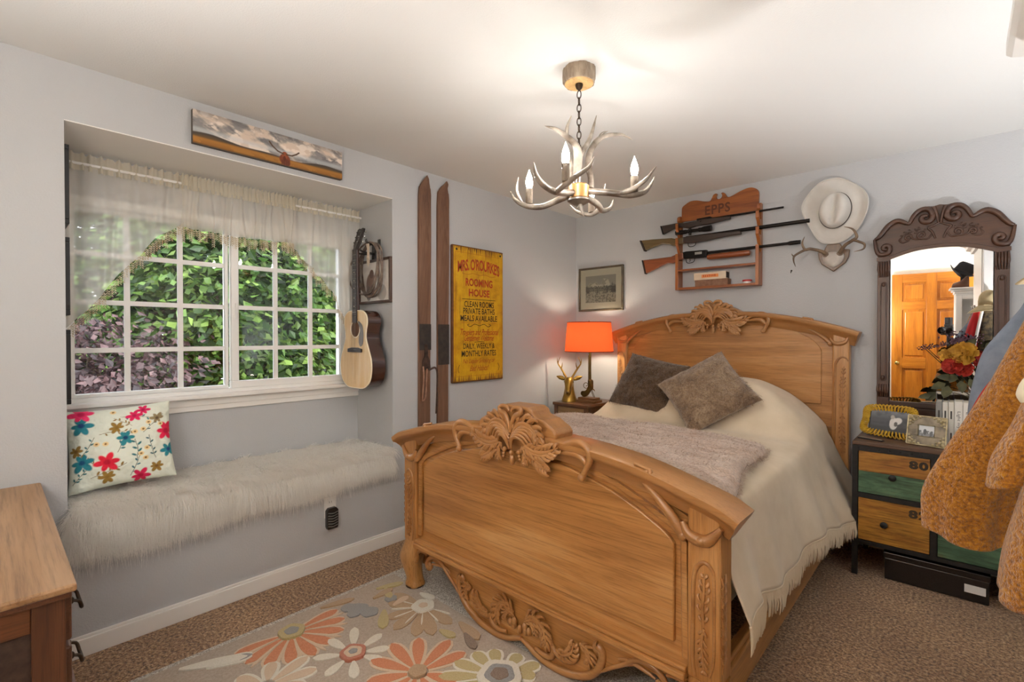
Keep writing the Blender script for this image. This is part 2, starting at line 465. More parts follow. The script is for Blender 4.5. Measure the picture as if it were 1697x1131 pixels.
def tree(name, label, base, h, crown_c, crown_r, clumps, per, size, pal, group, spread=.34, lean=(0, 0)):
    t = thing(name, base, label, 'tree', group)
    pal = np.array([lin(c)[:3] for c in pal])
    mb = MB(); cc = np.array(crown_c)
    top = (base[0] + lean[0], base[1] + lean[1], base[2] + h)
    mb.tube([base, (base[0] + lean[0] * .3, base[1] + lean[1] * .3, base[2] + h * .5), top], [.16, .12, .03], n=8, smooth=5)
    mb.build('trunk', M_bark, t, smooth=60)
    fol = MB(); cols = []; br = MB()
    for k in range(clumps):
        d = RNG.normal(0, 1, 3); d /= np.linalg.norm(d); rr = RNG.uniform(.45, 1.0) ** .6
        d[0] = abs(d[0]) if RNG.random() < .6 else d[0]
        c = cc + d * rr * np.array(crown_r)
        leaves(fol, cols, c, per, (spread * 1.3, spread * 1.3, spread * .55), size, pal)
        if k % 5 == 0:
            hz = base[2] + h * RNG.uniform(.35, .8)
            f = (hz - base[2]) / h
            br.tube([(base[0] + lean[0] * f, base[1] + lean[1] * f, hz), tuple((np.array([base[0], base[1], hz]) + c) / 2 + np.array([0, 0, .2])), tuple(c)], [.045, .03, .008], n=5, smooth=3)
    br.build('branches', M_bark, t, smooth=60)
    o = fol.build('foliage', M_leaf, t, cols=np.concatenate(cols)); o['kind'] = 'stuff'
    return t
GREEN = ['#2f4d18', '#446a24', '#5a8034', '#6f9440', '#26401a', '#3a5a20']
LIME = ['#7f9f48', '#93b058', '#688a3c']
DEEP = ['#1c3014', '#263f1a', '#304c1e', '#20381a']
PLUM = ['#4a3234', '#5c4042', '#6e5050', '#38272a', '#806160']
tree('maple_tree', 'bright green maple tree filling the middle panes of the window', (-8.3, 2.6, -2.8), 6.2, (-8.0, 2.5, 1.7), (1.5, 1.6, 2.1), 210, 95, .125, GREEN + LIME, 'trees outside the window')
tree('maple_tree', 'light green maple tree behind the right hand window panes', (-9.0, 5.0, -2.8), 6.6, (-8.8, 4.8, 1.9), (1.6, 1.7, 2.3), 210, 95, .13, GREEN + LIME, 'trees outside the window')
tree('plum_tree', 'dark purple leaved tree low behind the left window panes', (-6.9, 0.75, -2.8), 3.9, (-6.7, 0.80, .30), (1.1, 1.0, 1.2), 130, 100, .075, PLUM, 'trees outside the window', spread=.26)
tree('broadleaf_tree', 'deep green broadleaf tree behind the purple leaved tree', (-10.4, .6, -2.8), 6.4, (-10.2, .8, 1.8), (1.6, 2.0, 2.6), 170, 90, .13, DEEP + GREEN[:2], 'trees outside the window')
for k, (y, hh) in enumerate(((-2.4, 6.0), (3.4, 6.6), (7.4, 6.2))):
    tree('evergreen_tree', ['dark evergreen tree furthest left behind the window trees', 'dark evergreen tree directly behind the two green maples', 'dark evergreen tree furthest right behind the window trees'][k],
         (-13.2, y, -2.8), hh, (-13.0, y, 1.4), (1.6, 2.9, 3.4), 170, 60, .26, DEEP, 'trees outside the window', spread=.5)

# ================================================================== the carved oak bed
CX = -1.342
OAK = ('#8c5a2c', '#b57f45', '#cc9c65')
M_oak = wood('golden_oak', *OAK, axis='x', scale=7, rough=.38, coat=.3)
M_oakz = wood('golden_oak_upright', *OAK, axis='z', scale=7, rough=.38, coat=.3)
M_oaky = wood('golden_oak_rail', *OAK, axis='y', scale=7, rough=.38, coat=.3)
M_carve = wood('carved_oak', '#926032', '#a97643', '#bb8a57', axis='x', scale=5, rough=.36, coat=.3, bump=.05, fine=.5)
M_foot = mat('dark_foot', '#3a2717', rough=.5)
bed = thing('carved_bed', (CX, 2.6, 0), 'carved golden oak bed with arched headboard and footboard', 'bed')
YA = (0, 1, 0)
def mirror_pts(p, s): return [(CX + s * a, b) for a, b in p]
def relief(mb, pts2, rad, y, depth=.6, smooth=5, n=8, bow=0.):
    """a carved strand: 2-D path on the face, flattened towards the wood. y may be list."""
    P = cat(pts2, smooth) if smooth else np.array(pts2)
    ys = resamp(y if hasattr(y, '__len__') else [y, y], len(P))
    mb.tube([(a, yy, b) for (a, b), yy in zip(P, ys)], rad, n=n, sq=(YA, depth), up=YA)
def leaf_relief(mb, path, wid, y, lobes=5, s=1, flip=1):
    """acanthus leaf: midrib with lobes curling off both sides."""
    P = cat(path, 8); K = len(P); T = np.gradient(P, axis=0); T /= np.linalg.norm(T, axis=1)[:, None] + 1e-9
    mb.tube([(a, y - .004, b) for a, b in P], [wid * .22, wid * .24, wid * .10], n=6, sq=(YA, .8), up=YA)
    for k in range(lobes):
        f = .12 + .78 * k / max(1, lobes - 1); i = int(f * (K - 1)); w_ = wid * math.sin(math.pi * (.18 + .72 * f)) * 1.0
        for sd in (-1, 1):
            nrm = np.array([-T[i][1], T[i][0]]) * sd
            p0 = P[i]; p1 = p0 + nrm * w_ * .55 + T[i] * w_ * .45; p2 = p0 + nrm * w_ * .85 + T[i] * w_ * 1.0; p3 = p0 + nrm * w_ * .62 + T[i] * w_ * 1.35
            mb.tube([(q[0], yy, q[1]) for q, yy in zip(cat([p0, p1, p2, p3], 3), resamp([y, y - .006, y - .004, y + .002], 10))],
                    [wid * .16, wid * .24, wid * .20, wid * .08], n=6, sq=(YA, .75), up=YA)
def crest(mb, z0, y, sy=1.0):
    """the scrolled shell ornament; 0.74 wide, 0.24 high, standing proud of y (towards -y)."""
    for s in (-1, 1):
        Q = lambda l: [(CX + s * a, z0 + b * sy) for a, b in l]
        for k in range(5):                                    # inner plume
            a = .013 * k
            relief(mb, Q([(.005, .072 + .012 * k), (.018 + a * .6, .112 + .011 * k), (.045 + a, .122 + .010 * k), (.072 + a * 1.1, .098 + .009 * k), (.082 + a * 1.15, .056 + .010 * k)]),
                   [.006, .009, .009, .007, .004], [y - .030, y - .042 + .003 * k, y - .040 + .003 * k, y - .025, y - .012], .9)
        leaf_relief(mb, Q([(.012, .128), (.040, .170), (.085, .178), (.128, .150), (.142, .112)]), .038, y - .024, 7)
        relief(mb, Q([(.004, .10), (.02, .145), (.055, .172), (.1, .172), (.14, .148), (.165, .118)] ) + Q(spiral((.150, .108), .016, .004, 20, -1.1)), [.007, .009, .010, .010, .009, .007, .004], y - .022, .9)
        relief(mb, Q([(.001, .135), (.010, .175), (.030, .205), (.052, .215), (.058, .232), (.040, .240), (.018, .236), (.006, .222)]), [.006, .010, .012, .012, .010, .009, .008, .006], y - .030, .9)
        relief(mb, Q([(.012, .15), (.035, .182), (.075, .202), (.105, .205), (.112, .190), (.098, .182)]), [.006, .009, .010, .010, .008, .004], y - .022, .9)
        leaf_relief(mb, Q([(.070, .092), (.120, .076), (.175, .080), (.240, .108)]), .036, y - .020, 8)
        relief(mb, Q([(.085, .075), (.13, .062), (.18, .066), (.235, .095)]), [.006, .009, .009, .004], y - .022, .9)
        leaf_relief(mb, Q([(.090, .070), (.120, .044), (.150, .022), (.182, .004)]), .030, y - .014, 7)
        leaf_relief(mb, Q([(.056, .085), (.078, .050), (.072, .015)]), .022, y - .020, 5)
        relief(mb, Q([(.215, .090), (.255, .118), (.300, .135), (.340, .132), (.366, .108), (.366, .072), (.350, .040), (.338, .016)]), [.007, .012, .015, .015, .014, .013, .011, .013], y - .006, .95)
        relief(mb, Q([(.222, .082), (.268, .092), (.315, .092), (.345, .070), (.352, .045)]), [.006, .013, .015, .013, .008], y - .002, .95)
        mb.ell((CX + s * .336, y - .012, z0 + .012 * sy), (.015, .012, .014), 10, 6)
        for q, r_ in (((.040, .060), .011), ((.043, .043), .008), ((.046, .030), .0065)):
            mb.ell((CX + s * q[0], y - .022, z0 + q[1] * sy), (r_, r_, r_), 8, 6)
    mb.ell((CX, y - .018, z0 + .022 * sy), (.013, .013, .024), 10, 8)
    mb.ell((CX, y - .022, z0 + .052 * sy), (.010, .012, .012), 10, 8)
    return mb
def arch(half):  # mirror a half outline (u>=0, from centre out) to a full left-to-right path
    return [(CX - a, b) for a, b in reversed(half)] + [(CX + a, b) for a, b in half if a > 0]

# ---- footboard
FY = 1.515
half = [tuple(p) for p in cat([(0, .930), (.15, .932), (.28, .926), (.384, .917), (.50, .902), (.608, .880), (.70, .855), (.783, .832), (.83, .816), (.878, .790)], 3)]
capP = arch(half)
prof = [(0, 1.452), (.006, 1.462), (.006, 1.592), (0, 1.602), (-.022, 1.602), (-.030, 1.590), (-.085, 1.560), (-.085, 1.505), (-.070, 1.497), (-.050, 1.488), (-.032, 1.470), (-.024, 1.455), (-.016, 1.452)]
o = MB().sweep(capP, prof).build('footboard_cap', M_carve, bed, smooth=50); fix_normals(o)
panel_top = [tuple(p) for p in cat([(0, .86), (.25, .856), (.42, .838), (.56, .806), (.64, .778), (.72, .742)], 3)]
poly = [(CX - .72, .27)] + arch(panel_top) + [(CX + .72, .27)]
MB().prism(poly, 1.520, 1.556).build('footboard_panel', M_oak, bed)
rp = [tuple(p) for p in cat([(0, .838), (.20, .832), (.323, .808), (.431, .780), (.52, .745), (.60, .706), (.645, .678), (.664, .655)], 3)]
polyr = [(CX - .664, .335)] + arch(rp) + [(CX + .664, .335)]
o = MB().prism(polyr, 1.503, 1.522).build('raised_panel', M_oak, bed, bevel=.005)
# frame that follows the arch above the raised panel
fr_in = [(CX - .690, .30)] + arch([(a * 1.03 if a > .6 else a + .012 * a / .6, b + .016) for a, b in rp]) + [(CX + .690, .30)]
o = MB().sweep(fr_in, [(0, 1.518), (0, 1.508), (.006, 1.503), (.022, 1.503), (.022, 1.52)]).build('panel_frame', M_oak, bed, smooth=50); fix_normals(o)
mb = MB(); bk = [(0, .925), (.21, .925), (.215, .955), (.200, .972), (.175, .985), (.150, 1.000), (.118, 1.006), (.100, 1.014), (.094, 1.032), (.070, 1.043), (0, 1.044)]
bkp = [(CX - a, b) for a, b in reversed(bk)] + [(CX + a, b) for a, b in bk if a > 0]
mb.prism(bkp, 1.462, 1.580)
mb.build('crest_backing', M_carve, bed, bevel=.012, bseg=3)
crest(MB(), .803, 1.468, 1.0).build('carved_crest', M_carve, bed, smooth=60)
for s in (-1, 1):
    mb = MB(); Q = lambda l: mirror_pts(l, s)
    relief(mb, Q([(.545, .905), (.575, .898), (.600, .893)] ) + Q(spiral((.594, .884), .009, .003, 70, -1.0)), [.005, .009, .010, .006], 1.462, 1.0)
    relief(mb, Q([(.555, .838), (.60, .808), (.645, .765), (.682, .722), (.700, .700)]), [.004, .012, .017, .019, .018], 1.494, .9)
    relief(mb, Q([(.700, .745), (.715, .715), (.742, .700), (.775, .702), (.800, .725), (.820, .752)]), [.008, .016, .021, .020, .014, .008], 1.486, .9)
    mb.ell((CX + s * .700, 1.487, .697), (.014, .012, .016), 10, 8); mb.ell((CX + s * .762, 1.480, .700), (.020, .015, .016), 10, 8)
    mb.build('scroll_bracket', M_carve, bed, smooth=60)
    mb = MB(); mb.box(CX + s * .765 - .052, CX + s * .765 + .052, 1.490, 1.590, .255, .800)
    post = mb.build('footboard_post', M_oakz, bed, bevel=.010, bseg=3)
    mb = MB()
    relief(mb, Q([(.742, .268), (.733, .330), (.733, .45), (.734, .555), (.742, .605), (.765, .632), (.788, .620), (.797, .585), (.798, .45), (.797, .34), (.785, .285)]), [.004, .007, .007, .007, .007, .006, .005, .005, .004], 1.490, .9)
    leaf_relief(mb, Q([(.768, .440), (.764, .49), (.768, .55), (.769, .600)]), .020, 1.490, 6)
    leaf_relief(mb, Q([(.768, .430), (.762, .38), (.766, .33), (.770, .285)]), .018, 1.490, 6)
    mb.build('carved_leaf', M_carve, post, smooth=60)
    mb = MB()                                                    # the same leaf on the outer side of the post
    for q, w_ in (((.60, .34), .02),):
        xs = CX + s * .818
        mb.tube([(xs, 1.515, .60), (xs, 1.508, .5), (xs, 1.512, .4), (xs, 1.508, .30)], [.003, .010, .007, .003], n=6, smooth=4, sq=((1, 0, 0), .8))
        for k in range(9):
            z = .33 + .03 * k
            for dy in (-1, 1):
                mb.tube([(xs, 1.512, z), (xs + s * .003, 1.512 + dy * .012, z + .012), (xs, 1.512 + dy * .018, z + .03)], [.004, .005, .002], n=5)
    mb.build('carved_leaf', M_carve, post, smooth=60)
    mb = MB()
    def ring(u, y, z, a, b):
        return [(CX + s * (u + a * math.copysign(abs(math.cos(t)) ** .6, math.cos(t))), y + b * math.copysign(abs(math.sin(t)) ** .6, math.sin(t)), z) for t in np.linspace(0, 2 * math.pi, 16, endpoint=False)]
    prf = cat([(.765, 1.540, .262, .058, .052), (.772, 1.534, .225, .062, .056), (.790, 1.520, .165, .062, .052), (.788, 1.522, .110, .046, .044), (.776, 1.528, .055, .040, .038), (.772, 1.528, .028, .046, .044), (.772, 1.528, .016, .046, .044)], 4)
    mb.rings([ring(*p) for p in prf])
    leg = mb.build('leg', M_oakz, bed, smooth=70); fix_normals(leg)
    MB().lathe([(.046, .0110), (.050, .014), (.048, .019)], (CX + s * .772, 1.528, 0), 16).build('foot_cap', M_foot, leg, smooth=40)
    mb = MB(); relief(mb, Q([(.745, .245), (.722, .205), (.718, .170), (.735, .150), (.748, .165)]), [.008, .010, .010, .008, .005], 1.505, .9)
    mb.build('leg_scroll', M_carve, leg, smooth=60)
mb = MB()
mb.box(CX - .713, CX + .713, 1.470, 1.556, .246, .268); mb.box(CX - .713, CX + .713, 1.480, 1.556, .268, .284); mb.box(CX - .713, CX + .713, 1.490, 1.556, .236, .246)
mb.build('footboard_rail', M_oak, bed, bevel=.005)
ap = [(0, .060), (.031, .050), (.08, .028), (.14, .017), (.193, .018), (.26, .030), (.335, .060), (.390, .098), (.430, .128), (.475, .160), (.52, .182), (.57, .190), (.60, .192), (.64, .212), (.71, .205), (.713, .24)]
app = [(CX - a, b) for a, b in reversed(ap)] + [(CX + a, b) for a, b in ap if a > 0]
MB().prism(app, 1.512, 1.545).build('apron', M_oak, bed, bevel=.006)
mb = MB()
for s in (-1, 1):
    Q = lambda l: mirror_pts(l, s)
    relief(mb, Q([(.0, .062), (.031, .052), (.08, .032), (.14, .022), (.193, .023), (.26, .035), (.330, .064), (.372, .105), (.392, .150), (.390, .185), (.372, .196)] ) + Q(spiral((.374, .186), .012, .004, 90, 1.0)),
           [.010, .014, .016, .016, .015, .013, .012, .011, .010, .008, .005], 1.508, .9)
    relief(mb, Q([(.385, .105), (.430, .140), (.475, .172), (.515, .205), (.555, .222), (.595, .218), (.625, .200), (.638, .178)] ) + Q(spiral((.622, .170), .016, .004, 0, -1.1)), [.006, .010, .012, .014, .014, .012, .010, .005], 1.506, .9)
    relief(mb, Q([(.46, .185), (.50, .198), (.56, .192), (.60, .182)]), [.005, .008, .008, .004], 1.508, .9)
    relief(mb, Q([(.64, .214), (.665, .225), (.695, .222), (.713, .205)]), [.006, .010, .010, .007], 1.506, .9)
    leaf_relief(mb, Q([(.300, .175), (.330, .168), (.345, .140), (.335, .110)]), .026, 1.502, 6)
    leaf_relief(mb, Q([(.190, .105), (.225, .100), (.262, .125), (.275, .165)]), .029, 1.500, 7)
    leaf_relief(mb, Q([(.035, .165), (.075, .190), (.120, .170), (.140, .120), (.130, .085)]), .032, 1.498, 8)
    leaf_relief(mb, Q([(.030, .150), (.055, .165), (.080, .150), (.088, .120)]), .022, 1.496, 6)
    relief(mb, Q([(.145, .145), (.175, .095), (.215, .080), (.262, .088), (.288, .115)]), [.008, .011, .013, .011, .007], 1.503, .9)
    relief(mb, Q([(.080, .060), (.130, .052), (.165, .065), (.172, .090), (.160, .105)]), [.008, .012, .013, .011, .007], 1.503, .9)
    for q in ((.030, .130), (.034, .112), (.052, .118)): mb.ell((CX + s * q[0], 1.496, q[1]), (.013, .013, .017), 8, 6)
mb.ell((CX, 1.498, .105), (.012, .012, .020), 8, 6)
mb.build('carved_apron_scrolls', M_carve, bed, smooth=60)

# ---- headboard
HY = 3.70
halfh = [tuple(p) for p in cat([(0, 1.500), (.20, 1.498), (.333, 1.488), (.48, 1.463), (.622, 1.432), (.72, 1.405), (.798, 1.380), (.882, 1.350)], 3)]
prof = [(0, 3.630), (.006, 3.640), (.006, 3.745), (0, 3.755), (-.024, 3.755), (-.09, 3.74), (-.09, 3.688), (-.072, 3.680), (-.052, 3.668), (-.034, 3.650), (-.026, 3.634), (-.016, 3.630)]
o = MB().sweep(arch(halfh), prof).build('headboard_cap', M_carve, bed, smooth=50); fix_normals(o)
pt = [tuple(p) for p in cat([(0, 1.43), (.30, 1.425), (.45, 1.405), (.60, 1.36), (.74, 1.31)], 3)]
MB().prism([(CX - .745, .30)] + arch(pt) + [(CX + .745, .30)], 3.700, 3.740).build('headboard_panel', M_oak, bed)
rp = [tuple(p) for p in cat([(0, 1.408), (.25, 1.406), (.38, 1.398), (.50, 1.372), (.60, 1.322), (.655, 1.272), (.674, 1.235)], 3)]
MB().prism([(CX - .674, .885)] + arch(rp) + [(CX + .674, .885)], 3.688, 3.702).build('raised_panel', M_oak, bed, bevel=.005)
MB().box(CX - .74, CX + .74, 3.690, 3.702, .735, .745).build('panel_frame', M_oak, bed, bevel=.003)
mb = MB(); bk = [(0, 1.48), (.205, 1.485), (.195, 1.500), (.160, 1.520), (.130, 1.535), (.080, 1.560), (.055, 1.578), (0, 1.584)]
mb.prism([(CX - a, b) for a, b in reversed(bk)] + [(CX + a, b) for a, b in bk if a > 0], 3.650, 3.735); mb.build('crest_backing', M_carve, bed, bevel=.010, bseg=3)
crest(MB(), 1.352, 3.652, .98).build('carved_crest', M_carve, bed, smooth=60)
for s in (-1, 1):
    mb = MB(); Q = lambda l: mirror_pts(l, s)
    relief(mb, Q([(.575, 1.452), (.605, 1.446), (.630, 1.440)] ) + Q(spiral((.624, 1.432), .009, .003, 70, -1.0)), [.005, .009, .010, .006], 3.640, 1.0)
    relief(mb, Q([(.60, 1.378), (.645, 1.352), (.69, 1.318), (.722, 1.285)]), [.004, .009, .012, .013], 3.675, .9)
    relief(mb, Q([(.725, 1.318), (.742, 1.288), (.775, 1.280), (.805, 1.292), (.82, 1.32)]), [.006, .011, .014, .012, .006], 3.670, .9)
    mb.ell((CX + s * .724, 3.672, 1.280), (.014, .012, .016), 10, 8)
    mb.build('scroll_bracket', M_carve, bed, smooth=60)
    mb = MB(); mb.box(CX + s * .782 - .046, CX + s * .782 + .046, 3.672, 3.750, 0.002, 1.345)
    post = mb.build('headboard_post', M_oakz, bed, bevel=.010, bseg=3)
    mb = MB()
    relief(mb, Q([(.753, .55), (.752, .8), (.752, 1.10), (.760, 1.165), (.785, 1.195), (.810, 1.19), (.822, 1.17)]), [.004, .007, .007, .007, .006, .005, .004], 3.672, .9)
    leaf_relief(mb, Q([(.795, .86), (.790, .95), (.795, 1.05), (.80, 1.14)]), .018, 3.672, 9)
    leaf_relief(mb, Q([(.795, .84), (.790, .75), (.795, .66), (.80, .58)]), .018, 3.672, 9)
    mb.build('carved_leaf', M_carve, post, smooth=60)
    mb = MB(); mb.box(CX + s * .775 - .016, CX + s * .775 + .016, 1.586, 3.674, .10, .27); mb.box(CX + s * .795 - .006, CX + s * .795 + .006, 1.586, 3.674, .225, .25)
    mb.build('side_rail', M_oaky, bed, bevel=.005)

M_tick = mat('mattress_ticking', '#e6dcc4', '#efe7d4', scale=30, rough=.9, bump=.2, bscale=200, bdist=.002)
ma_ = thing('mattress', (CX, 2.63, .27), 'cream mattress glimpsed under the bedspread beside the foot post', 'mattress')
MB().box(CX - .685, CX + .685, 1.612, 3.640, .270, .455).build('box_spring', M_tick, ma_, bevel=.02, bseg=3)
MB().box(CX - .690, CX + .690, 1.612, 3.640, .458, .700).build('mattress_body', M_tick, ma_, bevel=.04, bseg=4)

# ================================================================== bedspread with knotted fringe
M_spread = mat('ivory_bedspread', '#cfbda2', '#dac9b0', scale=6, rough=.9, bump=.35, bscale=260, bdist=.0015, sheen=.25, spec=.2)
M_fringe = mat('ivory_fringe', '#d6c6ac', rough=.9, spec=.2)
spread = thing('bedspread', (CX, 2.6, .25), 'ivory woven bedspread with knotted fringe draped over the bed', 'bedspread')
NY, NU = 130, 120
ys = np.linspace(1.612, 3.660, NY)
def spread_pt(y, t):
    """t in -1..1 across the bed, side hems at the ends"""
    s = 1 if t >= 0 else -1; a = abs(t)
    hd = smooth01((y - 2.6) / .8)                       # 0 at the foot, 1 at the head
    topw = .735 - .02 * hd
    g = float(smooth01((y - 3.02) / .30)) * (1 - .12 * float(smooth01((y - 3.5) / .15)))
    ta = .52
    if a <= ta:
        u = topw * a / ta
        q = u / .735
        z = .738 + .018 * (1 - q ** 4) + .300 * g * (1 - q ** 3.2) * (1 - .04 * math.sin(u * 9 + s))
        z -= .022 * q ** 8
        x = u
    else:
        f = (a - ta) / (1 - ta)
        z0 = .738 - .022 ; z1 = .345 - .035 * hd
        z = z0 + (z1 - z0) * f - .012 * math.sin(f * math.pi) * 0
        fl = .075 + .115 * hd
        wave = (math.sin(y * 21 + s) * .6 + math.sin(y * 11.3 + 2 * s) * .6 + math.sin(y * 5.1)) * .016
        x = topw + .012 * math.sin(min(f * 6, 1) * math.pi / 2) + fl * f ** 1.25 + wave * f * (1.0 + .5 * hd)
        z += .020 * f * math.sin(y * 7 + 1.2)
        ft = smooth01((2.05 - y) / .40)
        z += .075 * ft * f; x += .022 * ft * f
    return (CX + s * x, y, z)
A = np.array([[spread_pt(y, t) for t in np.linspace(-1, 1, NU)] for y in ys])
A[:, :, 2] += (vnoise(A[:, :, 0] * 5, A[:, :, 1] * 5, 3) - .5) * .012
o = MB().grid(A).build('cloth', M_spread, spread, smooth=180, solid=.004)
mb = MB()
for side in (0, NU - 1):
    edge = A[:, side]; dens = cat(edge, 2)
    s = -1 if side == 0 else 1
    for i, p in enumerate(dens):
        x, y, z = p
        j = random.uniform(-.004, .004)
        mb.ell((x, y, z - .004), (.005, .0055, .006), 6, 4)
        for k in range(2):
            q = random.uniform(-.006, .006)
            mb.tube([(x, y, z), (x + s * .004, y + q, z - .03), (x + s * .006 + j, y + q * 1.6, z - .06), (x + s * .004 + j, y + q * 2, z - random.uniform(.085, .105))], [.0032, .0036, .0032, .0012], n=4)
o = mb.build('fringe', M_fringe, spread, smooth=80); o['kind'] = 'stuff'
# ------------------------------------------------------------------ fur throw across the foot
def fur_mat(name, c1, c2, c3, scale=7, stretch=(1, 1, 1), bscale=90):
    m, nt, b = _new(name)
    v = _coords(nt, stretch)
    f = _noise(nt, v, scale, 6, .65, 1.5)
    col = _ramp(nt, f, [(.30, c1), (.48, c2), (.68, c3)])
    g = _noise(nt, _coords(nt, (1, 1.6, 1)), bscale, 4, .7)
    gc = _ramp(nt, g, [(.32, '#9c928a'), (.6, '#ffffff')])
    mx = nt.nodes.new('ShaderNodeMix'); mx.data_type = 'RGBA'; mx.blend_type = 'MULTIPLY'; mx.inputs['Factor'].default_value = .7
    nt.links.new(col, mx.inputs[6]); nt.links.new(gc, mx.inputs[7]); nt.links.new(mx.outputs[2], b.inputs['Base Color'])
    b.inputs['Roughness'].default_value = .9; b.inputs['Specular IOR Level'].default_value = .15
    b.inputs['Sheen Weight'].default_value = .6; b.inputs['Sheen Roughness'].default_value = .35
    _bump(nt, b, g, .9, .008)
    return m
M_throw = fur_mat('taupe_fur', '#a88a74', '#cfb39e', '#e4cfbe', scale=5, stretch=(.5, 1.6, 1))
M_lining = mat('throw_lining', '#4c3d31', rough=.9)
thr = thing('fur_throw', (CX, 2.2, .76), 'taupe faux fur throw laid across the foot of the bed', 'throw blanket')
nx, ny = 90, 70
def throw_pt(a, b, dz):
    y = 1.66 + b * (1.10 - .13 * a)
    ur = .752 - .125 * b
    u = -.78 + a * (ur + .78)
    q = min(abs(u) / .735, 1.1)
    z = .765 + .018 * (1 - q ** 4) - .03 * max(0, q - .9) / .1 * .4
    z += (float(N_[int(a * (nx - 1)), int(b * (ny - 1))]) - .5) * .05
    e = min(a, 1 - a) * 1.3; e2 = min(b, 1 - b) * 1.1; edge = min(e, e2)
    r_ = .030 * math.sqrt(max(0, 1 - (1 - min(edge / .035, 1)) ** 2))
    return (CX + u + .012 * math.sin(b * 9) * a, y + .015 * math.sin(a * 7), z + (r_ if dz > 0 else -.004))
gx, gy = np.meshgrid(np.linspace(0, 9, nx), np.linspace(0, 8, ny), indexing='ij')
N_ = vnoise(gx, gy, 5)
top = np.array([[throw_pt(a, b, 1) for b in np.linspace(0, 1, ny)] for a in np.linspace(0, 1, nx)])
bot = np.array([[throw_pt(a, b, -1) for b in np.linspace(0, 1, ny)] for a in np.linspace(0, 1, nx)])
MB().grid(top).build('fur', M_throw, thr, smooth=180)
MB().grid(bot[:, ::-1]).build('lining', M_lining, thr, smooth=180)
mb = MB(); e = np.concatenate([top[-1], top[:, -1][::-1]])
pick = e[RNG.integers(0, len(e), 2600)]
mb.strands(pick + RNG.normal(0, .006, (2600, 3)), np.tile([.5, .1, .1], (2600, 1)), .018, .0016, droop=.4, segs=2, jitter=.6)
pick = top.reshape(-1, 3)[RNG.integers(0, nx * ny, 9000)]
mb.strands(pick + RNG.normal(0, .006, (9000, 3)) * np.array([1, 1, 0]), np.tile([.5, .2, .5], (9000, 1)), .016, .0018, droop=.3, segs=2, jitter=.5)
o = mb.build('pile', M_throw, thr); o['kind'] = 'stuff'

# ------------------------------------------------------------------ two fur cushions
def cushion(name, label, group, centre, w_, h_, th, rot, tilt, yaw, m, seed=1, printed=None, n=46, pile=0, puff=.5):
    """square cushion; local x right, z up, -y front; rot spins it in its own plane, tilt leans it back."""
    M = Matrix.Translation(centre) @ Matrix.Rotation(yaw, 4, 'Z') @ Matrix.Rotation(-tilt, 4, 'X') @ Matrix.Rotation(rot, 4, 'Y')
    t = thing(name, (centre[0], centre[1], centre[2] - h_ / 2), label, 'cushion', group)
    g = np.linspace(-1, 1, n); a, b = np.meshgrid(g, g, indexing='ij')
    prof = np.clip((1 - np.abs(a) ** 2.4) * (1 - np.abs(b) ** 2.4), 0, 1) ** puff
    pin = 1 - .07 * (np.abs(b) ** 2 * 0 + (1 - np.abs(b) ** 2) * np.abs(a) ** 3)
    pin2 = 1 - .07 * ((1 - np.abs(a) ** 2) * np.abs(b) ** 3)
    X_ = a * pin * w_ / 2; Z_ = b * pin2 * h_ / 2
    nz = (vnoise(a * 4 + 9, b * 4 + 9, seed) - .5)
    F_ = np.stack([X_, -prof * th / 2 - nz * .022 * (prof > .01), Z_], -1); Bk = np.stack([X_, prof * th / 2, Z_], -1)
    mb = MB(M); mb.grid(F_); mb.grid(Bk[:, ::-1])
    cols = None
    if printed is not None: cols = np.concatenate([printed.reshape(-1, 3), printed[:, ::-1].reshape(-1, 3)])
    o = mb.build('cover', m, t, smooth=180, cols=cols); 
    if pile:
        pts = F_.reshape(-1, 3)[RNG.integers(0, n * n, pile)] + RNG.normal(0, .004, (pile, 3))
        wp = np.array([tuple(M @ Vector(p)) for p in pts]); d = np.array(M.to_3x3() @ Vector((.25, -.6, -.7)))
        mb = MB().strands(wp, np.tile(d, (pile, 1)), .018, .0018, droop=.1, segs=2, jitter=.45)
        q = mb.build('pile', m, t); q['kind'] = 'stuff'
    return t
M_fur_dark = fur_mat('brown_fur', '#47372a', '#665240', '#806a56', scale=9)
M_fur_tan = fur_mat('tan_fur', '#6e5846', '#9c836a', '#bda588', scale=8)
cushion('fur_cushion', 'dark brown faux fur cushion leaning on the headboard', 'fur cushions on the bed', (-1.655, 3.235, .980), .47, .43, .17, R(12), R(32), R(4), M_fur_dark, 3, pile=5000)
cushion('fur_cushion', 'lighter tan faux fur cushion propped on its corner in front', 'fur cushions on the bed', (-1.185, 3.10, .975), .47, .45, .17, R(-38), R(38), R(8), M_fur_tan, 8, pile=5000)

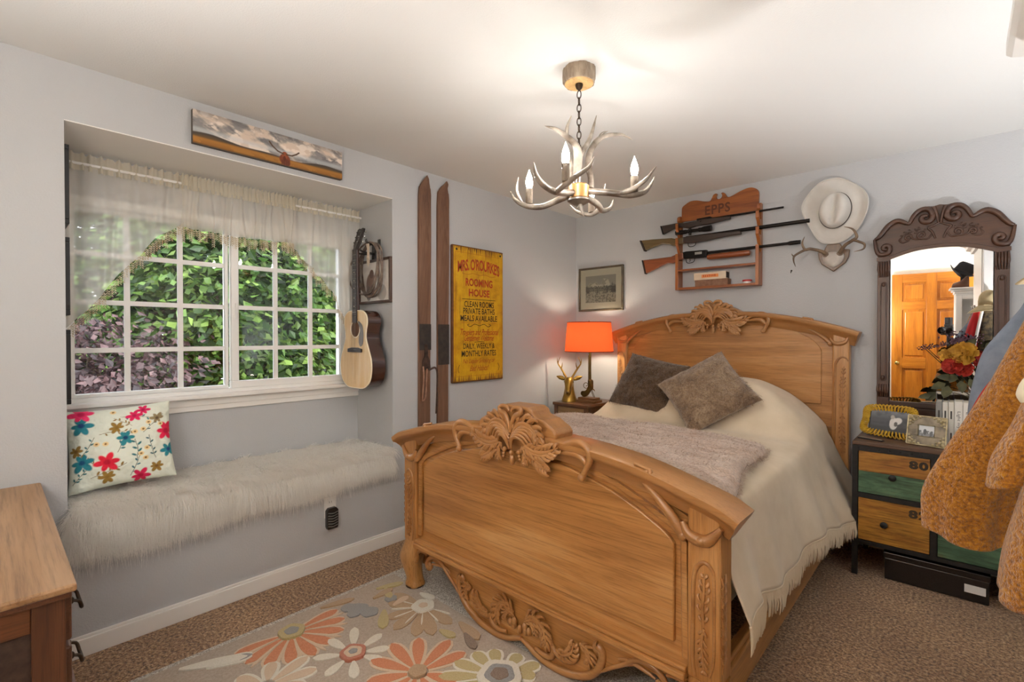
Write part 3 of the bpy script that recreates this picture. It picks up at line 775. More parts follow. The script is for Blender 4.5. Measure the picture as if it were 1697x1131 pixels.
# ================================================================== window seat: curtain, fur, cushion, frames
M_sheer = sheer_mat('ivory_sheer', '#f8f5ee', .58, .5)
M_ruffle = sheer_mat('ivory_ruffle', '#e3dccb', .85, .4)
M_tassel = mat('fringe_thread', '#eae2cf', '#c2ab86', scale=40, rough=.9, spec=.1)
cur = thing('sheer_valance', (-3.04, .98, 1.35), 'sheer ivory swag valance with leafy fringe gathered on a rod', 'curtain')
def curtain_panel(ya, yb, low, folds, amp, x0, name, seed):
    """low(y) gives the height of the lower edge."""
    ny_, nz_ = 150, 40
    Y = np.linspace(ya, yb, ny_); A = np.zeros((ny_, nz_, 3)); r = random.Random(seed); ph = [r.uniform(0, 6) for _ in range(4)]
    for i, y in enumerate(Y):
        zl = low(y); t = (y - ya) / (yb - ya)
        for j in range(nz_):
            f = j / (nz_ - 1); z = 2.128 + (zl - 2.128) * f
            wv = math.sin(t * folds * 6.283 + ph[0]) * .6 + math.sin(t * folds * 1.73 * 6.283 + ph[1]) * .4 + .5 * math.sin(t * folds * .43 * 6.283 + ph[2])
            A[i, j] = (x0 + wv * amp * (.45 + .55 * f), y + .006 * math.sin(f * 4 + t * 20), z)
    p = MB().grid(A).build(name, M_sheer, cur, smooth=180)
    nz2 = 12; B_ = np.zeros((ny_, nz2, 3))
    for i, y in enumerate(Y):                                    # gathered heading above and round the rod
        t = (y - ya) / (yb - ya)
        for j in range(nz2):
            f = j / (nz2 - 1)
            wv = math.sin(t * folds * 2.6 * 6.283 + ph[3]) * .6 + math.sin(t * folds * 4.1 * 6.283 + ph[1]) * .4
            B_[i, j] = (x0 + .006 + wv * .012 * (.35 + abs(f - .6) * 1.4), y, 2.108 + .078 * f + (.006 * wv if j == nz2 - 1 else 0))
    MB().grid(B_).build('gathered_heading', M_ruffle, cur, smooth=180)
    fr = MB(); n_ = int((yb - ya) / .012)
    for k in range(n_):                                          # leafy tassels
        y = ya + (k + .5) / n_ * (yb - ya); i = min(int((y - ya) / (yb - ya) * (ny_ - 1)), ny_ - 1)
        x, _, z = A[i, -1]; L = random.uniform(.035, .062) if k % 3 else random.uniform(.055, .085)
        fr.tube([(x, y, z), (x, y + .002, z - L)], [.0012, .0006], n=3)
        for q in range(int(L / .011)):
            zz = z - .004 - q * .011
            for sg in (-1, 1):
                fr.add([(x, y, zz), (x + .002, y + sg * .005, zz - .003), (x, y + sg * .0095, zz - .011), (x - .002, y + sg * .004, zz - .008)], [(0, 1, 2, 3)])
    q = fr.build('fringe', M_tassel, cur); q['kind'] = 'stuff'
itp = lambda xs, zs: (lambda y: float(np.interp(y, xs, zs)))
curtain_panel(.235, .775, itp([.235, .26, .392, .475, .598, .731, .775], [1.35, 1.376, 1.553, 1.681, 1.837, 1.950, 1.965]), 6, .017, -3.045, 'left_swag', 1)
curtain_panel(.70, 1.30, itp([.70, 1.0, 1.30], [1.905, 1.892, 1.906]), 11, .020, -3.030, 'centre_valance', 2)
curtain_panel(1.215, 1.735, itp([1.215, 1.26, 1.388, 1.544, 1.60, 1.735], [1.94, 1.90, 1.778, 1.627, 1.49, 1.34]), 6, .017, -3.045, 'right_swag', 3)
MB().lathe([(.007, AY0 + .004), (.007, AY1 - .004)], (-3.04, 0, 2.14), 12, axis='y').build('curtain_rod', M_white, cur, smooth=40)

M_blackframe = mat('black_frame', '#1d1b1a', rough=.35)
M_mat = mat('picture_mount', '#e6e2d6', rough=.8)
M_photo = mat('grey_photo', '#6c6660', '#b9b2a8', scale=9, rough=.5)
for k, (za, zb) in enumerate(((1.796, 2.124), (1.416, 1.740), (1.045, 1.356))):
    f = thing('picture_frame', (-2.87, AY0, za), ['topmost', 'middle', 'lowest'][k] + ' of three black frames seen edge-on beside the curtain', 'picture frame', 'black frames on the alcove side')
    mb = MB()
    mb.box(-3.02, -2.72, AY0 + .001, AY0 + .019, za, za + .02); mb.box(-3.02, -2.72, AY0 + .001, AY0 + .019, zb - .02, zb)
    mb.box(-3.02, -3.0, AY0 + .001, AY0 + .019, za + .02, zb - .02); mb.box(-2.74, -2.72, AY0 + .001, AY0 + .019, za + .02, zb - .02)
    mb.build('frame', M_blackframe, f, bevel=.002)
    MB().box(-3.0, -2.74, AY0 + .001, AY0 + .008, za + .02, zb - .02).build('mount', M_mat, f)
    MB().box(-2.96, -2.78, AY0 + .008, AY0 + .0095, za + .07, zb - .07).build('photo', M_photo, f)

M_whitefur = sheer_mat('white_fur', '#fbf9f5', 1.0, .45)
fur = thing('fur_rug', (-2.86, .985, SEAT), 'long-haired white faux fur draped over the window seat', 'fur throw')
fx0, fx1 = -3.085, -2.652
def fur_sec(y):
    t = (y - AY0) / (AY1 - AY0); zl = .465 + .075 * t + .012 * math.sin(y * 9)
    r_ = .035
    top = SEAT + .022
    return [(fx0, y, top), (-2.95, y, top + .006 * math.sin(y * 7)), (-2.80, y, top + .006 * math.sin(y * 5 + 1)), (-2.70, y, top + .004), (fx1 - .012, y, top - .006), (fx1 + .006, y, top - .035), (fx1 + .009, y, (top + zl) / 2), (fx1 + .006, y, zl)]
ysf = np.linspace(AY0 + .012, AY1 - .010, 70)
G_ = np.array([cat(fur_sec(y), 5) for y in ysf])
MB().grid(G_).build('backing', M_whitefur, fur, smooth=180, solid=.006)
def gsample(G, n, cl):
    i = RNG.random(n) * (G.shape[0] - 1.001); j = RNG.random(n) * (G.shape[1] - 1.001)
    i0 = i.astype(int); j0 = j.astype(int); fi = (i - i0)[:, None]; fj = (j - j0)[:, None]
    p = (G[i0, j0] * (1 - fi) + G[i0 + 1, j0] * fi) * (1 - fj) + (G[i0, j0 + 1] * (1 - fi) + G[i0 + 1, j0 + 1] * fi) * fj
    return p, j / (G.shape[1] - 1)
p, t = gsample(G_, 62000, 0)
onfront = t > .58
clump = np.stack([np.sin(p[:, 1] * 31 + p[:, 0] * 17), np.sin(p[:, 1] * 23 - p[:, 0] * 37 + 1), np.sin(p[:, 1] * 47 + p[:, 2] * 29)], 1)
d = np.where(onfront[:, None], np.array([.32, 0, -1.0]), np.array([.75, .1, .42])) + clump * np.where(onfront[:, None], .14, .22)
mb = MB()
for lo_, ln, wd, dr in ((0, .088, .0026, .55), (1, .062, .0020, .4)):
    sel = np.arange(len(p)) % 2 == lo_
    mb.strands(p[sel], d[sel], ln, wd, droop=dr, segs=4, jitter=.22)
pe = np.array([fur_sec(y)[-1] for y in RNG.uniform(AY0 + .01, AY1 - .01, 7000)]); 
mb.strands(pe + RNG.normal(0, .006, pe.shape) * np.array([1, 0, 1]), np.tile([.12, 0, -1.0], (7000, 1)) + np.stack([np.zeros(7000), np.sin(pe[:, 1] * 40) * .15, np.zeros(7000)], 1), .085, .0022, droop=.1, segs=4, jitter=.12)
pl = np.array([(x, AY0 + .004, z) for x, z in zip(RNG.uniform(fx1 - .03, fx1 + .015, 500), RNG.uniform(.45, .60, 500))])
mb.strands(pl, np.tile([.5, -.25, -.4], (500, 1)), .07, .002, droop=.5, segs=4, jitter=.3)
o = mb.build('long_fur', M_whitefur, fur); o['kind'] = 'stuff'

# floral cushion, printed
def floral(n):
    P = Paint(n, n, '#e4ebdd'); rnd = random.Random(5)
    P.put(vnoise(P.x * 3, P.y * 3, 4) * .25, '#f0f2e8')
    def flower(cx, cy, r, col, col2, petals=6, k=1.):
        for q in range(petals):
            a = q * 6.283 / petals + rnd.uniform(-.2, .2); rr = r * rnd.uniform(.8, 1.15)
            P.ellipse(cx + math.cos(a) * rr * .55, cy + math.sin(a) * rr * .55, rr * .52, rr * .30, col, a, k, .25)
        P.ellipse(cx, cy, r * .34, r * .34, col2, 0, 1, .5)
    def sprig(x, y, a, L, col, lc, nl=5, s=.022):
        pts = []; 
        for q in range(7):
            pts.append((x, y)); x += math.cos(a) * L / 6; y += math.sin(a) * L / 6; a += rnd.uniform(-.18, .18)
        P.line(pts, .0035, col)
        for q in range(nl):
            px_, py_ = pts[1 + q * 5 // nl]; sd = 1 if q % 2 else -1; b = a + sd * .9
            P.ellipse(px_ + math.cos(b) * s * 1.1, py_ + math.sin(b) * s * 1.1, s, s * .45, lc, b, 1, .3)
    for s_ in ((.10, .40, .9, .28, '#5b5a3c', '#2f7379'), (.45, .42, 1.1, .3, '#5b5a3c', '#2f7379'), (.55, .10, 1.2, .28, '#4a4a3a', '#35707c'), (.70, .62, .7, .3, '#5b5a3c', '#2c5f68'),
               (.20, .16, .3, .34, '#6b4f2a', '#97783a'), (.30, .66, .2, .34, '#8a7a52', '#97783a'), (.50, .85, -.1, .3, '#8a7a52', '#3b7f86'), (.04, .12, .9, .2, '#4a4a3a', '#2f7379'),
               (.62, .30, 1.5, .25, '#4a4a3a', '#2f7379'), (.25, .30, 2.2, .2, '#6b4f2a', '#97783a'), (.80, .28, 1.9, .3, '#4a4a3a', '#2c5f68'), (.60, .72, 2.4, .2, '#8a7a52', '#97783a')):
        sprig(s_[0], s_[1], s_[2], s_[3], s_[4], s_[5], rnd.choice((4, 5, 6)), rnd.uniform(.018, .03))
    for x, y, r, c, c2 in tuple((a_, b_, q_ * 1.18, d_, e_) for a_, b_, q_, d_, e_ in ((.15, .80, .10, '#2a8391', '#1d3f73'), (.13, .36, .095, '#2a8391', '#17507a'), (.53, .58, .075, '#2f8a96', '#15466e'), (.95, .36, .08, '#2a8391', '#1d3f73'),
                           (.16, .95, .11, '#f0356d', '#d21a52'), (.35, .32, .10, '#e6223f', '#c01030'), (.63, .85, .065, '#e01f60', '#b70f48'), (.72, .92, .06, '#e01f60', '#b70f48'), (.94, .60, .11, '#e3214f', '#b70f3a'), (.64, .08, .09, '#d81f55', '#b70f3a'),
                           (.34, .14, .07, '#9a7a36', '#8a6a2a'), (.46, .72, .06, '#9a7a36', '#8a6a2a'), (.80, .17, .06, '#9a7a36', '#7a5a2a'), (.85, .78, .06, '#9a8a66', '#6b5a40'), (.08, .50, .06, '#97783a', '#7a5a2a'))):
        flower(x, y, r, c, c2)
    for x, y in ((.27, .55), (.35, .54), (.62, .64), (.70, .66), (.66, .36), (.72, .42), (.76, .74), (.44, .93), (.88, .70), (.70, .30)):
        P.ellipse(x, y, .030, .028, '#efd7a0'); P.ellipse(x, y, .012, .012, '#8d6a3a')
    return P.c
M_print = vcol_mat('floral_print', .8, .2, 300)
pr = floral(170)
cushion('floral_cushion', 'cream cushion with red and teal floral print on the window seat', None, (-2.865, .420, .820), .395, .37, .15, R(-3), R(12), R(84), M_print, 4, printed=pr, n=170, puff=.42)

# ================================================================== left wall: canvas, skis, sign, outlet
cv = thing('canvas_picture', (LW + .015, 1.03, 2.235), 'long canvas picture of a longhorn under stormy clouds above the alcove', 'picture')
cy0, cy1, cz0, cz1 = .656, 1.402, 2.235, 2.394
MB().box(LW + .001, LW + .026, cy0, cy1, cz0, cz1).build('stretcher', mat('canvas_side', '#5a534c', rough=.9), cv, bevel=.002)
nx_, nz_ = 360, 84
P = Paint(nx_, nz_, '#8d8a88', (cy1 - cy0) / (cz1 - cz0)); asp = P.a
n1 = vnoise(P.x * 9 + P.y * 1.5, P.y * 3.2, 21, 5); n2 = vnoise(P.x * 16, P.y * 6 + P.x * 3, 31, 5)
P.put(smooth01((n1 - .40) / .18), '#d8c6b6'); P.put(smooth01((n2 - .5) / .16), '#6f6c70', .75); P.put(smooth01((n1 * n2 - .27) / .1), '#efe2d6', .9)
P.put(smooth01((.55 - P.y) / .12) * smooth01((P.y - .3) / .1), '#c9ced2', .55)
P.put(smooth01((P.y - .78) / .2) * (n2 > .4), '#5b5557', .5)
hill = .30 + .05 * np.sin(P.x * 7 + 1) + .03 * np.sin(P.x * 17)
P.put((hill - P.y) / .02, '#4a4038'); P.put((hill - .07 - P.y) / .03, '#5f4a30')
P.put((.24 - P.y) / .06, '#a87434'); P.put(smooth01((.20 - P.y) / .15) * (n2 > .5), '#8a5a26', .6); P.put((.05 - P.y) / .04, '#5a4426', .8)
bx_ = .565
P.ellipse(bx_, .20, .19, .19, '#7a3d24'); P.ellipse(bx_ + .01, .10, .14, .13, '#6a3320'); P.ellipse(bx_, .34, .11, .12, '#8c4a2c'); P.ellipse(bx_ - .003, .22, .05, .09, '#5a2a1a')
P.line([(bx_ - .012, .37), (bx_ - .05, .42), (bx_ - .085, .54), (bx_ - .105, .66)], .032, '#55402e'); P.line([(bx_ + .012, .37), (bx_ + .05, .38), (bx_ + .08, .46), (bx_ + .10, .54)], .032, '#55402e')
for q in (-.02, -.006, .012, .024): P.line([(bx_ + q, .16), (bx_ + q, .0)], .02, '#5f2f1c')
Yg = np.linspace(cy0 + .001, cy1 - .001, nx_); Zg = np.linspace(cz0 + .001, cz1 - .001, nz_)
Gp = np.array([[(LW + .0275, y, z) for z in Zg] for y in Yg])
MB().grid(Gp).build('painted_canvas', vcol_mat('canvas_print', .7, .15, 900), cv, cols=P.flat())

M_ski = wood('old_ski_wood', '#543a2e', '#75543f', '#8d6b56', axis='z', scale=12, rough=.6, coat=.05)
M_skidark = mat('ski_foot_plate', '#2a2523', '#3b332d', scale=30, rough=.7)
M_strap = mat('leather_strap', '#a67f68', '#7f5a48', scale=20, rough=.7)
M_metal_old = mat('old_steel', '#5c4840', '#3e332e', scale=30, rough=.5, metal=.6)
for k, (yc, tip) in enumerate(((2.000, 2.008), (2.158, 2.176))):
    s_ = thing('wooden_ski', (LW + .015, yc, 0), ['old brown wooden ski with a leather strap binding, nearer the window', 'old brown wooden ski without a strap, beside the yellow sign'][k], 'ski', 'old skis on the wall')
    L_ = [(2.405, 0, tip - yc), (2.385, .016, tip - yc), (2.36, .028, .003), (2.33, .041, 0), (2.28, .049, 0), (1.9, .051, 0), (1.3, .047, -.004), (.75, .046, -.006), (.02, .048, -.008)]
    poly = [(yc + c - w_, z) for z, w_, c in L_] + [(yc + c + w_, z) for z, w_, c in reversed(L_)]
    # the tip bends off the wall: build as a loft
    rs = []
    for z, w_, c in cat([(a, b, d_) for a, b, d_ in L_], 4):
        off = .020 * max(0, (z - 2.2) / .2) ** 2; t_ = .006 if z > 2.3 else .009; w_ = max(w_, .002)
        rs.append([(LW + .004 + off, yc + c - w_, z), (LW + .004 + off, yc + c + w_, z), (LW + .004 + off + 2 * t_, yc + c + w_ * .96, z), (LW + .004 + off + 2 * t_ + .002, yc + c, z), (LW + .004 + off + 2 * t_, yc + c - w_ * .96, z)])
    o = MB().rings(rs).build('ski_body', M_ski, s_); fix_normals(o)
    MB().box(LW + .021, LW + .026, yc - .050, yc + .044, 1.13 if k else 1.235, 1.41).build('foot_plate', M_skidark, s_)
    if k == 0:
        MB().prism([(yc - .032, 1.10), (yc + .036, 1.10), (yc + .030, 1.16), (yc + .012, 1.20), (yc + .012, 1.275), (yc - .012, 1.275), (yc - .012, 1.20), (yc - .030, 1.16)], LW + .022, LW + .034, 'yz').build('toe_iron', M_metal_old, s_, bevel=.002)
        mb = MB(); mb.tube([(LW + .036, yc - .030, 1.125), (LW + .05, yc - .034, 1.05), (LW + .045, yc - .040, .93), (LW + .04, yc - .036, .90), (LW + .05, yc - .022, .92), (LW + .05, yc - .014, 1.02), (LW + .045, yc - .004, 1.11)], .007, n=8, smooth=5, sq=((1, 0, 0), .5))
        mb.build('heel_strap', M_strap, s_, smooth=60)
        mb = MB(); mb.tube([(LW + .036, yc + .020, 1.10), (LW + .05, yc + .055, 1.115), (LW + .05, yc + .075, 1.08), (LW + .045, yc + .078, .95), (LW + .04, yc + .074, .80)], .007, n=8, smooth=5, sq=((1, 0, 0), .5))
        mb.build('hanging_strap', M_metal_old, s_, smooth=60)

sy0, sy1, sz0, sz1 = 2.233, 2.750, .993, 1.982
sg = thing('wooden_sign', (LW + .015, 2.49, .993), 'weathered yellow wooden sign for a rooming house with red and black lettering', 'sign')
def sign_mat():
    m, nt, b = _new('yellow_sign_paint')
    n1 = _noise(nt, _coords(nt, (1, 8, .5)), 7, 5, .6); n2 = _noise(nt, _coords(nt), 9, 5, .7)
    c = _ramp(nt, n2, [(.28, '#a06f14'), (.45, '#c9960f'), (.7, '#dcae1c')])
    d = _ramp(nt, n1, [(.30, '#7a4a1a'), (.42, '#ffffff')])
    mx = nt.nodes.new('ShaderNodeMix'); mx.data_type = 'RGBA'; mx.blend_type = 'MULTIPLY'; mx.inputs['Factor'].default_value = .55
    nt.links.new(c, mx.inputs[6]); nt.links.new(d, mx.inputs[7]); nt.links.new(mx.outputs[2], b.inputs['Base Color'])
    b.inputs['Roughness'].default_value = .45; return m
M_signedge = mat('worn_board_edge', '#5a3518', '#7a4a20', scale=20, rough=.7)
MB().box(LW + .001, LW + .026, sy0, sy1, sz0, sz1).build('board', M_signedge, sg, bevel=.008, bseg=3)
sgn = MB().box(LW + .024, LW + .028, sy0 + .010, sy1 - .010, sz0 + .010, sz1 - .010).build('painted_face', sign_mat(), sg)
XS = LW + .0290; SYC = (sy0 + sy1) / 2; SH = sz1 - sz0
M_red = mat('red_paint', '#b8361a', '#96401c', scale=40, rough=.6); M_blk = mat('black_paint', '#241a12', '#3a2a18', scale=40, rough=.6); M_rust = mat('rust_paint', '#a8541c', rough=.6)
fnS = lambda fr, dx=0: (lambda a, b: (XS, SYC + dx + a, sz1 - fr * SH + b))
WF = sy1 - sy0
lettering("MRS. O'ROURKE'S", M_red, sg, fnS(.145), WF * .82, .085, .025, 0, .9, warp=lambda a: .030 * (1 - (a / (WF * .42)) ** 2) - .012)
lettering('ROOMING', M_red, sg, fnS(.262), WF * .53, .058, .03)
lettering('HOUSE', M_red, sg, fnS(.338), WF * .41, .055, .03)
lettering('CLEAN ROOMS', M_blk, sg, fnS(.424), WF * .58, .044, .012)
lettering('PRIVATE BATHS', M_blk, sg, fnS(.475), WF * .62, .044, .012)
lettering('MEALS AVAILABLE', M_blk, sg, fnS(.528), WF * .72, .044, .012)
lettering('Travelers and Professional', M_red, sg, fnS(.630, .01), WF * .76, .046, .004, .45, .9)
lettering('Gentlemen Welcome', M_red, sg, fnS(.674), WF * .58, .044, .004, .45, .9)
lettering('DAILY, WEEKLY &', M_blk, sg, fnS(.738), WF * .62, .046, .012)
lettering('MONTHLY RATES', M_blk, sg, fnS(.790), WF * .68, .044, .012)
lettering('No Liquor Smoking or', M_rust, sg, fnS(.850), WF * .64, .044, .003, .45, .9)
lettering('Bad Habits!', M_rust, sg, fnS(.900), WF * .38, .042, .003, .45, .9)
def flat_line(pts, wd, m, name='painted_scroll'):
    mb = MB(); P_ = cat([(a, b) for a, b in pts], 5); T = np.gradient(P_, axis=0); T /= np.linalg.norm(T, axis=1)[:, None] + 1e-9
    n_ = np.stack([-T[:, 1], T[:, 0]], 1) * wd / 2
    V = [(XS - .0004, q[0], q[1]) for pair in zip(P_ + n_, P_ - n_) for q in pair]
    mb.add(V, [(2 * i, 2 * i + 1, 2 * i + 3, 2 * i + 2) for i in range(len(P_) - 1)]); return mb.build(name, m, sg)
zf = lambda fr: sz1 - fr * SH
flat_line([(SYC - .17, zf(.388)), (SYC, zf(.387)), (SYC + .17, zf(.386))], .004, M_blk)
flat_line([(SYC - .05, zf(.706)), (SYC, zf(.703)), (SYC + .05, zf(.706))], .004, M_blk)
flat_line([(SYC - .18, zf(.562)), (SYC, zf(.562)), (SYC + .18, zf(.562))], .002, M_rust)
for s in (-1, 1):
    flat_line([(SYC, zf(.583)), (SYC + s * .05, zf(.572)), (SYC + s * .09, zf(.590)), (SYC + s * .12, zf(.578)), (SYC + s * .10, zf(.572))], .004, M_blk)
    flat_line([(SYC, zf(.205)), (SYC + s * .06, zf(.196)), (SYC + s * .12, zf(.207)), (SYC + s * .17, zf(.200))], .003, M_rust)
    flat_line([(SYC + s * .20, zf(.93)), (SYC + s * .21, zf(.90)), (SYC + s * .195, zf(.87))], .004, M_blk)
    flat_line([(SYC + s * .235, zf(.05)), (SYC + s * .235, zf(.5)), (SYC + s * .235, zf(.955))], .002, M_rust)
flat_line([(SYC - .235, zf(.955)), (SYC, zf(.955)), (SYC + .235, zf(.955))], .002, M_rust)
flat_line([(SYC - .235, zf(.05)), (SYC, zf(.05)), (SYC + .235, zf(.05))], .002, M_rust)
for s in (-1, 1):
    MB().lathe([(.009, -.0002), (.009, .001)], (LW + .0284, SYC + s * .222, sz1 - .032), 14, axis='x').build('nail_hole', M_blk, sg)
    rnd = random.Random(3 + s)
    for k in range(26):                                        # worn drips along the top and bottom edge
        y = sy0 + .02 + k * (WF - .04) / 25; L_ = rnd.uniform(.015, .06)
        ze = sz1 - .010 if s > 0 else sz0 + .010
        wd = rnd.uniform(.003, .009)
        MB().add([(XS - .0006, y - wd, ze), (XS - .0006, y + wd, ze), (XS - .0006, y + wd * .2, ze - s * L_)], [(0, 1, 2)]).build('worn_streak', M_signedge, sg)

ol = thing('wall_outlet', (LW, 1.333, .29), 'white wall outlet plate under the window seat', 'outlet')
MB().box(LW + .0005, LW + .006, 1.298, 1.368, .285, .400).build('cover_plate', M_white, ol, bevel=.002)
for z in (.372, .318):
    q = MB().lathe([(.017, 0), (.016, .002)], (LW + .006, 1.333, z), 16, axis='x').build('socket', M_white, ol)
    MB().box(LW + .008, LW + .0084, 1.325, 1.3275, z - .004, z + .006).box(LW + .008, LW + .0084, 1.3385, 1.341, z - .004, z + .006).build('slots', M_blackframe, q)
nl = thing('plug_in_vent', (LW + .02, 1.333, .225), 'black louvered plug-in unit in the outlet', 'air freshener')
M_blackpl = mat('black_plastic', '#241f1d', rough=.25, spec=.6)
MB().prism([(1.299, .240), (1.303, .225), (1.363, .225), (1.368, .240), (1.368, .330), (1.355, .345), (1.311, .345), (1.299, .330)], LW + .009, LW + .036, 'yz').build('housing', M_blackpl, nl, bevel=.004)
for k in range(6):
    z = .245 + k * .015
    MB().tube([(LW + .037, 1.305, z), (LW + .043, 1.333, z - .004), (LW + .037, 1.362, z)], .0035, n=6, smooth=4).build('louver', mat('louver_grey', '#6d6965', rough=.3) if k == 0 else bpy.data.materials['louver_grey'], nl, smooth=60)

# ================================================================== guitar, lasso and framed photograph on the alcove side
GX, GY = -2.872, 1.612
M_spruce = wood('guitar_spruce', '#d9b27c', '#e3c08c', '#ead0a2', axis='z', scale=14, rough=.18, coat=.7, bump=.02, fine=.5)
M_gside = wood('guitar_mahogany', '#2a1711', '#3a2018', '#45271c', axis='z', scale=9, rough=.12, coat=.9, bump=.01)
M_binding = mat('cream_binding', '#f0e3c4', rough=.3)
M_fret = mat('fingerboard', '#2c211c', rough=.4); M_chrome = mat('chrome', '#c9c9c9', rough=.15, metal=1.)
M_guard = mat('pickguard', '#6d6866', rough=.15, coat=.5); M_hole = mat('guitar_inside', '#5a3a22', rough=.9)
gt = thing('acoustic_guitar', (GX, GY + .05, .99), 'acoustic guitar with pale spruce top hanging on the alcove wall', 'guitar')
halfg = cat([(0, .995), (.10, 1.000), (.165, 1.040), (.190, 1.110), (.186, 1.180), (.155, 1.250), (.128, 1.310), (.128, 1.360), (.142, 1.415), (.130, 1.462), (.085, 1.490), (.03, 1.492), (0, 1.490)], 5)
outl = [(GX + a, b) for a, b in halfg] + [(GX - a, b) for a, b in reversed(halfg[1:-1])]
o = MB().prism(outl, GY + .004, GY + .100).build('body_sides', M_gside, gt, smooth=50); fix_normals(o)
# top plate with sound hole
hole = [(GX + .050 * math.cos(a), 1.375 + .050 * math.sin(a)) for a in np.linspace(0, 2 * math.pi, len(outl), endpoint=False)]
ang = [math.atan2(b - 1.375, a - GX) for a, b in outl]
order = np.argsort(ang); O = [outl[i] for i in order]; A_ = [ang[i] for i in order]
mb = MB(); n_ = len(O)
V = [(a, GY, b) for a, b in O] + [(GX + .049 * math.cos(t), GY, 1.375 + .049 * math.sin(t)) for t in A_]
mb.add(V, [(i, (i + 1) % n_, n_ + (i + 1) % n_, n_ + i) for i in range(n_)])
mb.build('top_plate', M_spruce, gt)
mb = MB(); mb.tube([(a, GY + .003, b) for a, b in outl], .004, n=6, closed=True); mb.build('binding', M_binding, gt, smooth=60)
MB().lathe([(.052, .0015), (.052, .003)], (GX, GY, 1.375), 28, axis='y').build('sound_hole', M_hole, gt)
mb = MB(); mb.tube([(GX + .056 * math.cos(a), GY - .0006, 1.375 + .056 * math.sin(a)) for a in np.linspace(0, 2 * math.pi, 36, endpoint=False)], .004, n=5, closed=True, sq=(YA, .3)); mb.build('rosette', M_binding, gt, smooth=60)
pg = cat([(.035, 1.425), (.085, 1.40), (.100, 1.35), (.096, 1.285), (.065, 1.262), (.045, 1.29), (.050, 1.335), (.060, 1.37)], 4, True)
MB().prism([(GX + a, b) for a, b in pg], GY - .0022, GY - .0004).build('pickguard', M_guard, gt)
MB().prism([(GX - .085, 1.225), (GX + .085, 1.225), (GX + .085, 1.247), (GX + .04, 1.255), (GX - .04, 1.255), (GX - .085, 1.247)], GY - .010, GY - .0004).build('bridge', M_fret, gt, bevel=.002)
MB().box(GX - .04, GX + .04, GY - .014, GY - .010, 1.240, 1.243).build('saddle', M_chrome, gt)
MB().prism([(GX - .027, 1.415), (GX + .027, 1.415), (GX + .022, 1.888), (GX - .022, 1.888)], GY - .008, GY - .0004).build('fingerboard', M_fret, gt)
MB().prism([(GX - .026, 1.49), (GX + .026, 1.49), (GX + .021, 1.888), (GX - .021, 1.888)], GY - .0003, GY + .020).build('neck', M_gside, gt, bevel=.006)
mb = MB()
for k in range(19):
    z = 1.888 - .648 * (1 - 2 ** (-(k + 1) / 12.))
    if z > 1.42: mb.box(GX - .024, GX + .024, GY - .0095, GY - .008, z - .001, z + .001)
mb.build('frets', M_chrome, gt)
for k in (3, 5, 7, 9, 12, 15): 
    z = 1.888 - .648 * (1 - 2 ** (-(k - .5) / 12.)); MB().lathe([(.0035, -.0006), (.0035, 0)], (GX, GY - .008, z), 10, axis='y').build('inlay', M_binding, gt)
def hs(a, b, d): # headstock tilts back towards the wall
    t = (b - 1.885); return (a, GY + .006 + t * .30 + d, b)
mb = MB(); hp = [(-.022, 1.885), (.022, 1.885), (.036, 1.925), (.038, 2.025), (.020, 2.032), (0, 2.026), (-.020, 2.032), (-.038, 2.025), (-.036, 1.925)]
n_ = len(hp); mb.add([hs(GX + a, b, -.008) for a, b in hp] + [hs(GX + a, b, .006) for a, b in hp], [tuple(range(n_)), tuple(range(2 * n_ - 1, n_ - 1, -1))] + [(i, i + n_, (i + 1) % n_ + n_, (i + 1) % n_) for i in range(n_)])
mb.build('headstock', M_fret, gt, bevel=.002)
for s in (-1, 1):
    for z in (1.935, 1.970, 2.005):
        mb = MB(); a = hs(GX + s * .022, z, -.010); b = hs(GX + s * .046, z, .004)
        mb.lathe([(.004, -.010), (.004, .004)], a, 8, axis='y'); mb.tube([hs(GX + s * .036, z, .004), b], .003, n=6); mb.ell((b[0] + s * .006, b[1], b[2]), (.007, .005, .009), 8, 6)
        mb.build('tuning_peg', M_chrome, gt, smooth=60)
for k in range(6):
    x = (k - 2.5) * .0085
    MB().tube([(GX + x * 1.25, GY - .015, 1.242), (GX + x, GY - .0115, 1.888), hs(GX + x * 1.6, 1.935 + .035 * (abs(k - 2.5) // 1), -.014)], .0006, n=3).build('string', M_chrome, gt)
wh = thing('wall_hanger', (GX, 1.74, 1.86), 'black wall hanger holding the guitar neck', 'hook')
mb = MB(); mb.box(GX - .02, GX + .02, 1.745, 1.7555, 1.82, 1.94)
for s in (-1, 1): mb.tube([(GX, 1.745, 1.875), (GX + s * .034, 1.70, 1.872), (GX + s * .034, 1.655, 1.872), (GX + s * .034, 1.630, 1.882)], .006, n=8, smooth=4)
mb.build('bracket', M_blackpl, wh, smooth=50)
# lasso
M_rope = mat('lasso_rope', '#8b7a6d', '#5f5048', scale=30, rough=.8, bump=.6, bscale=220, bdist=.003)
ls = thing('lasso', (-2.80, 1.70, 1.57), 'coiled brown rope lasso hung behind the guitar neck', 'rope')
rnd = random.Random(12)
HP = (-2.815, 1.698, 1.935)
for k in range(6):
    cxk = -2.835 + rnd.uniform(-.020, .02); rx = .125 + rnd.uniform(-.018, .022); rz = .170 + rnd.uniform(-.008, .012)
    if k == 5: cxk, rx, rz = -2.90, .175, .165
    pts = [(cxk + rx * math.sin(a) + (HP[0] - cxk) * max(0, math.cos(a)) ** 2, 1.712 - .006 * k + .006 * math.sin(3 * a + k), HP[2] - rz + rz * math.cos(a)) for a in np.linspace(0, 2 * math.pi, 40, endpoint=False)]
    MB().tube(pts, .0058, n=8, closed=True).build('rope_coil', M_rope, ls, smooth=60)
mb = MB(); 
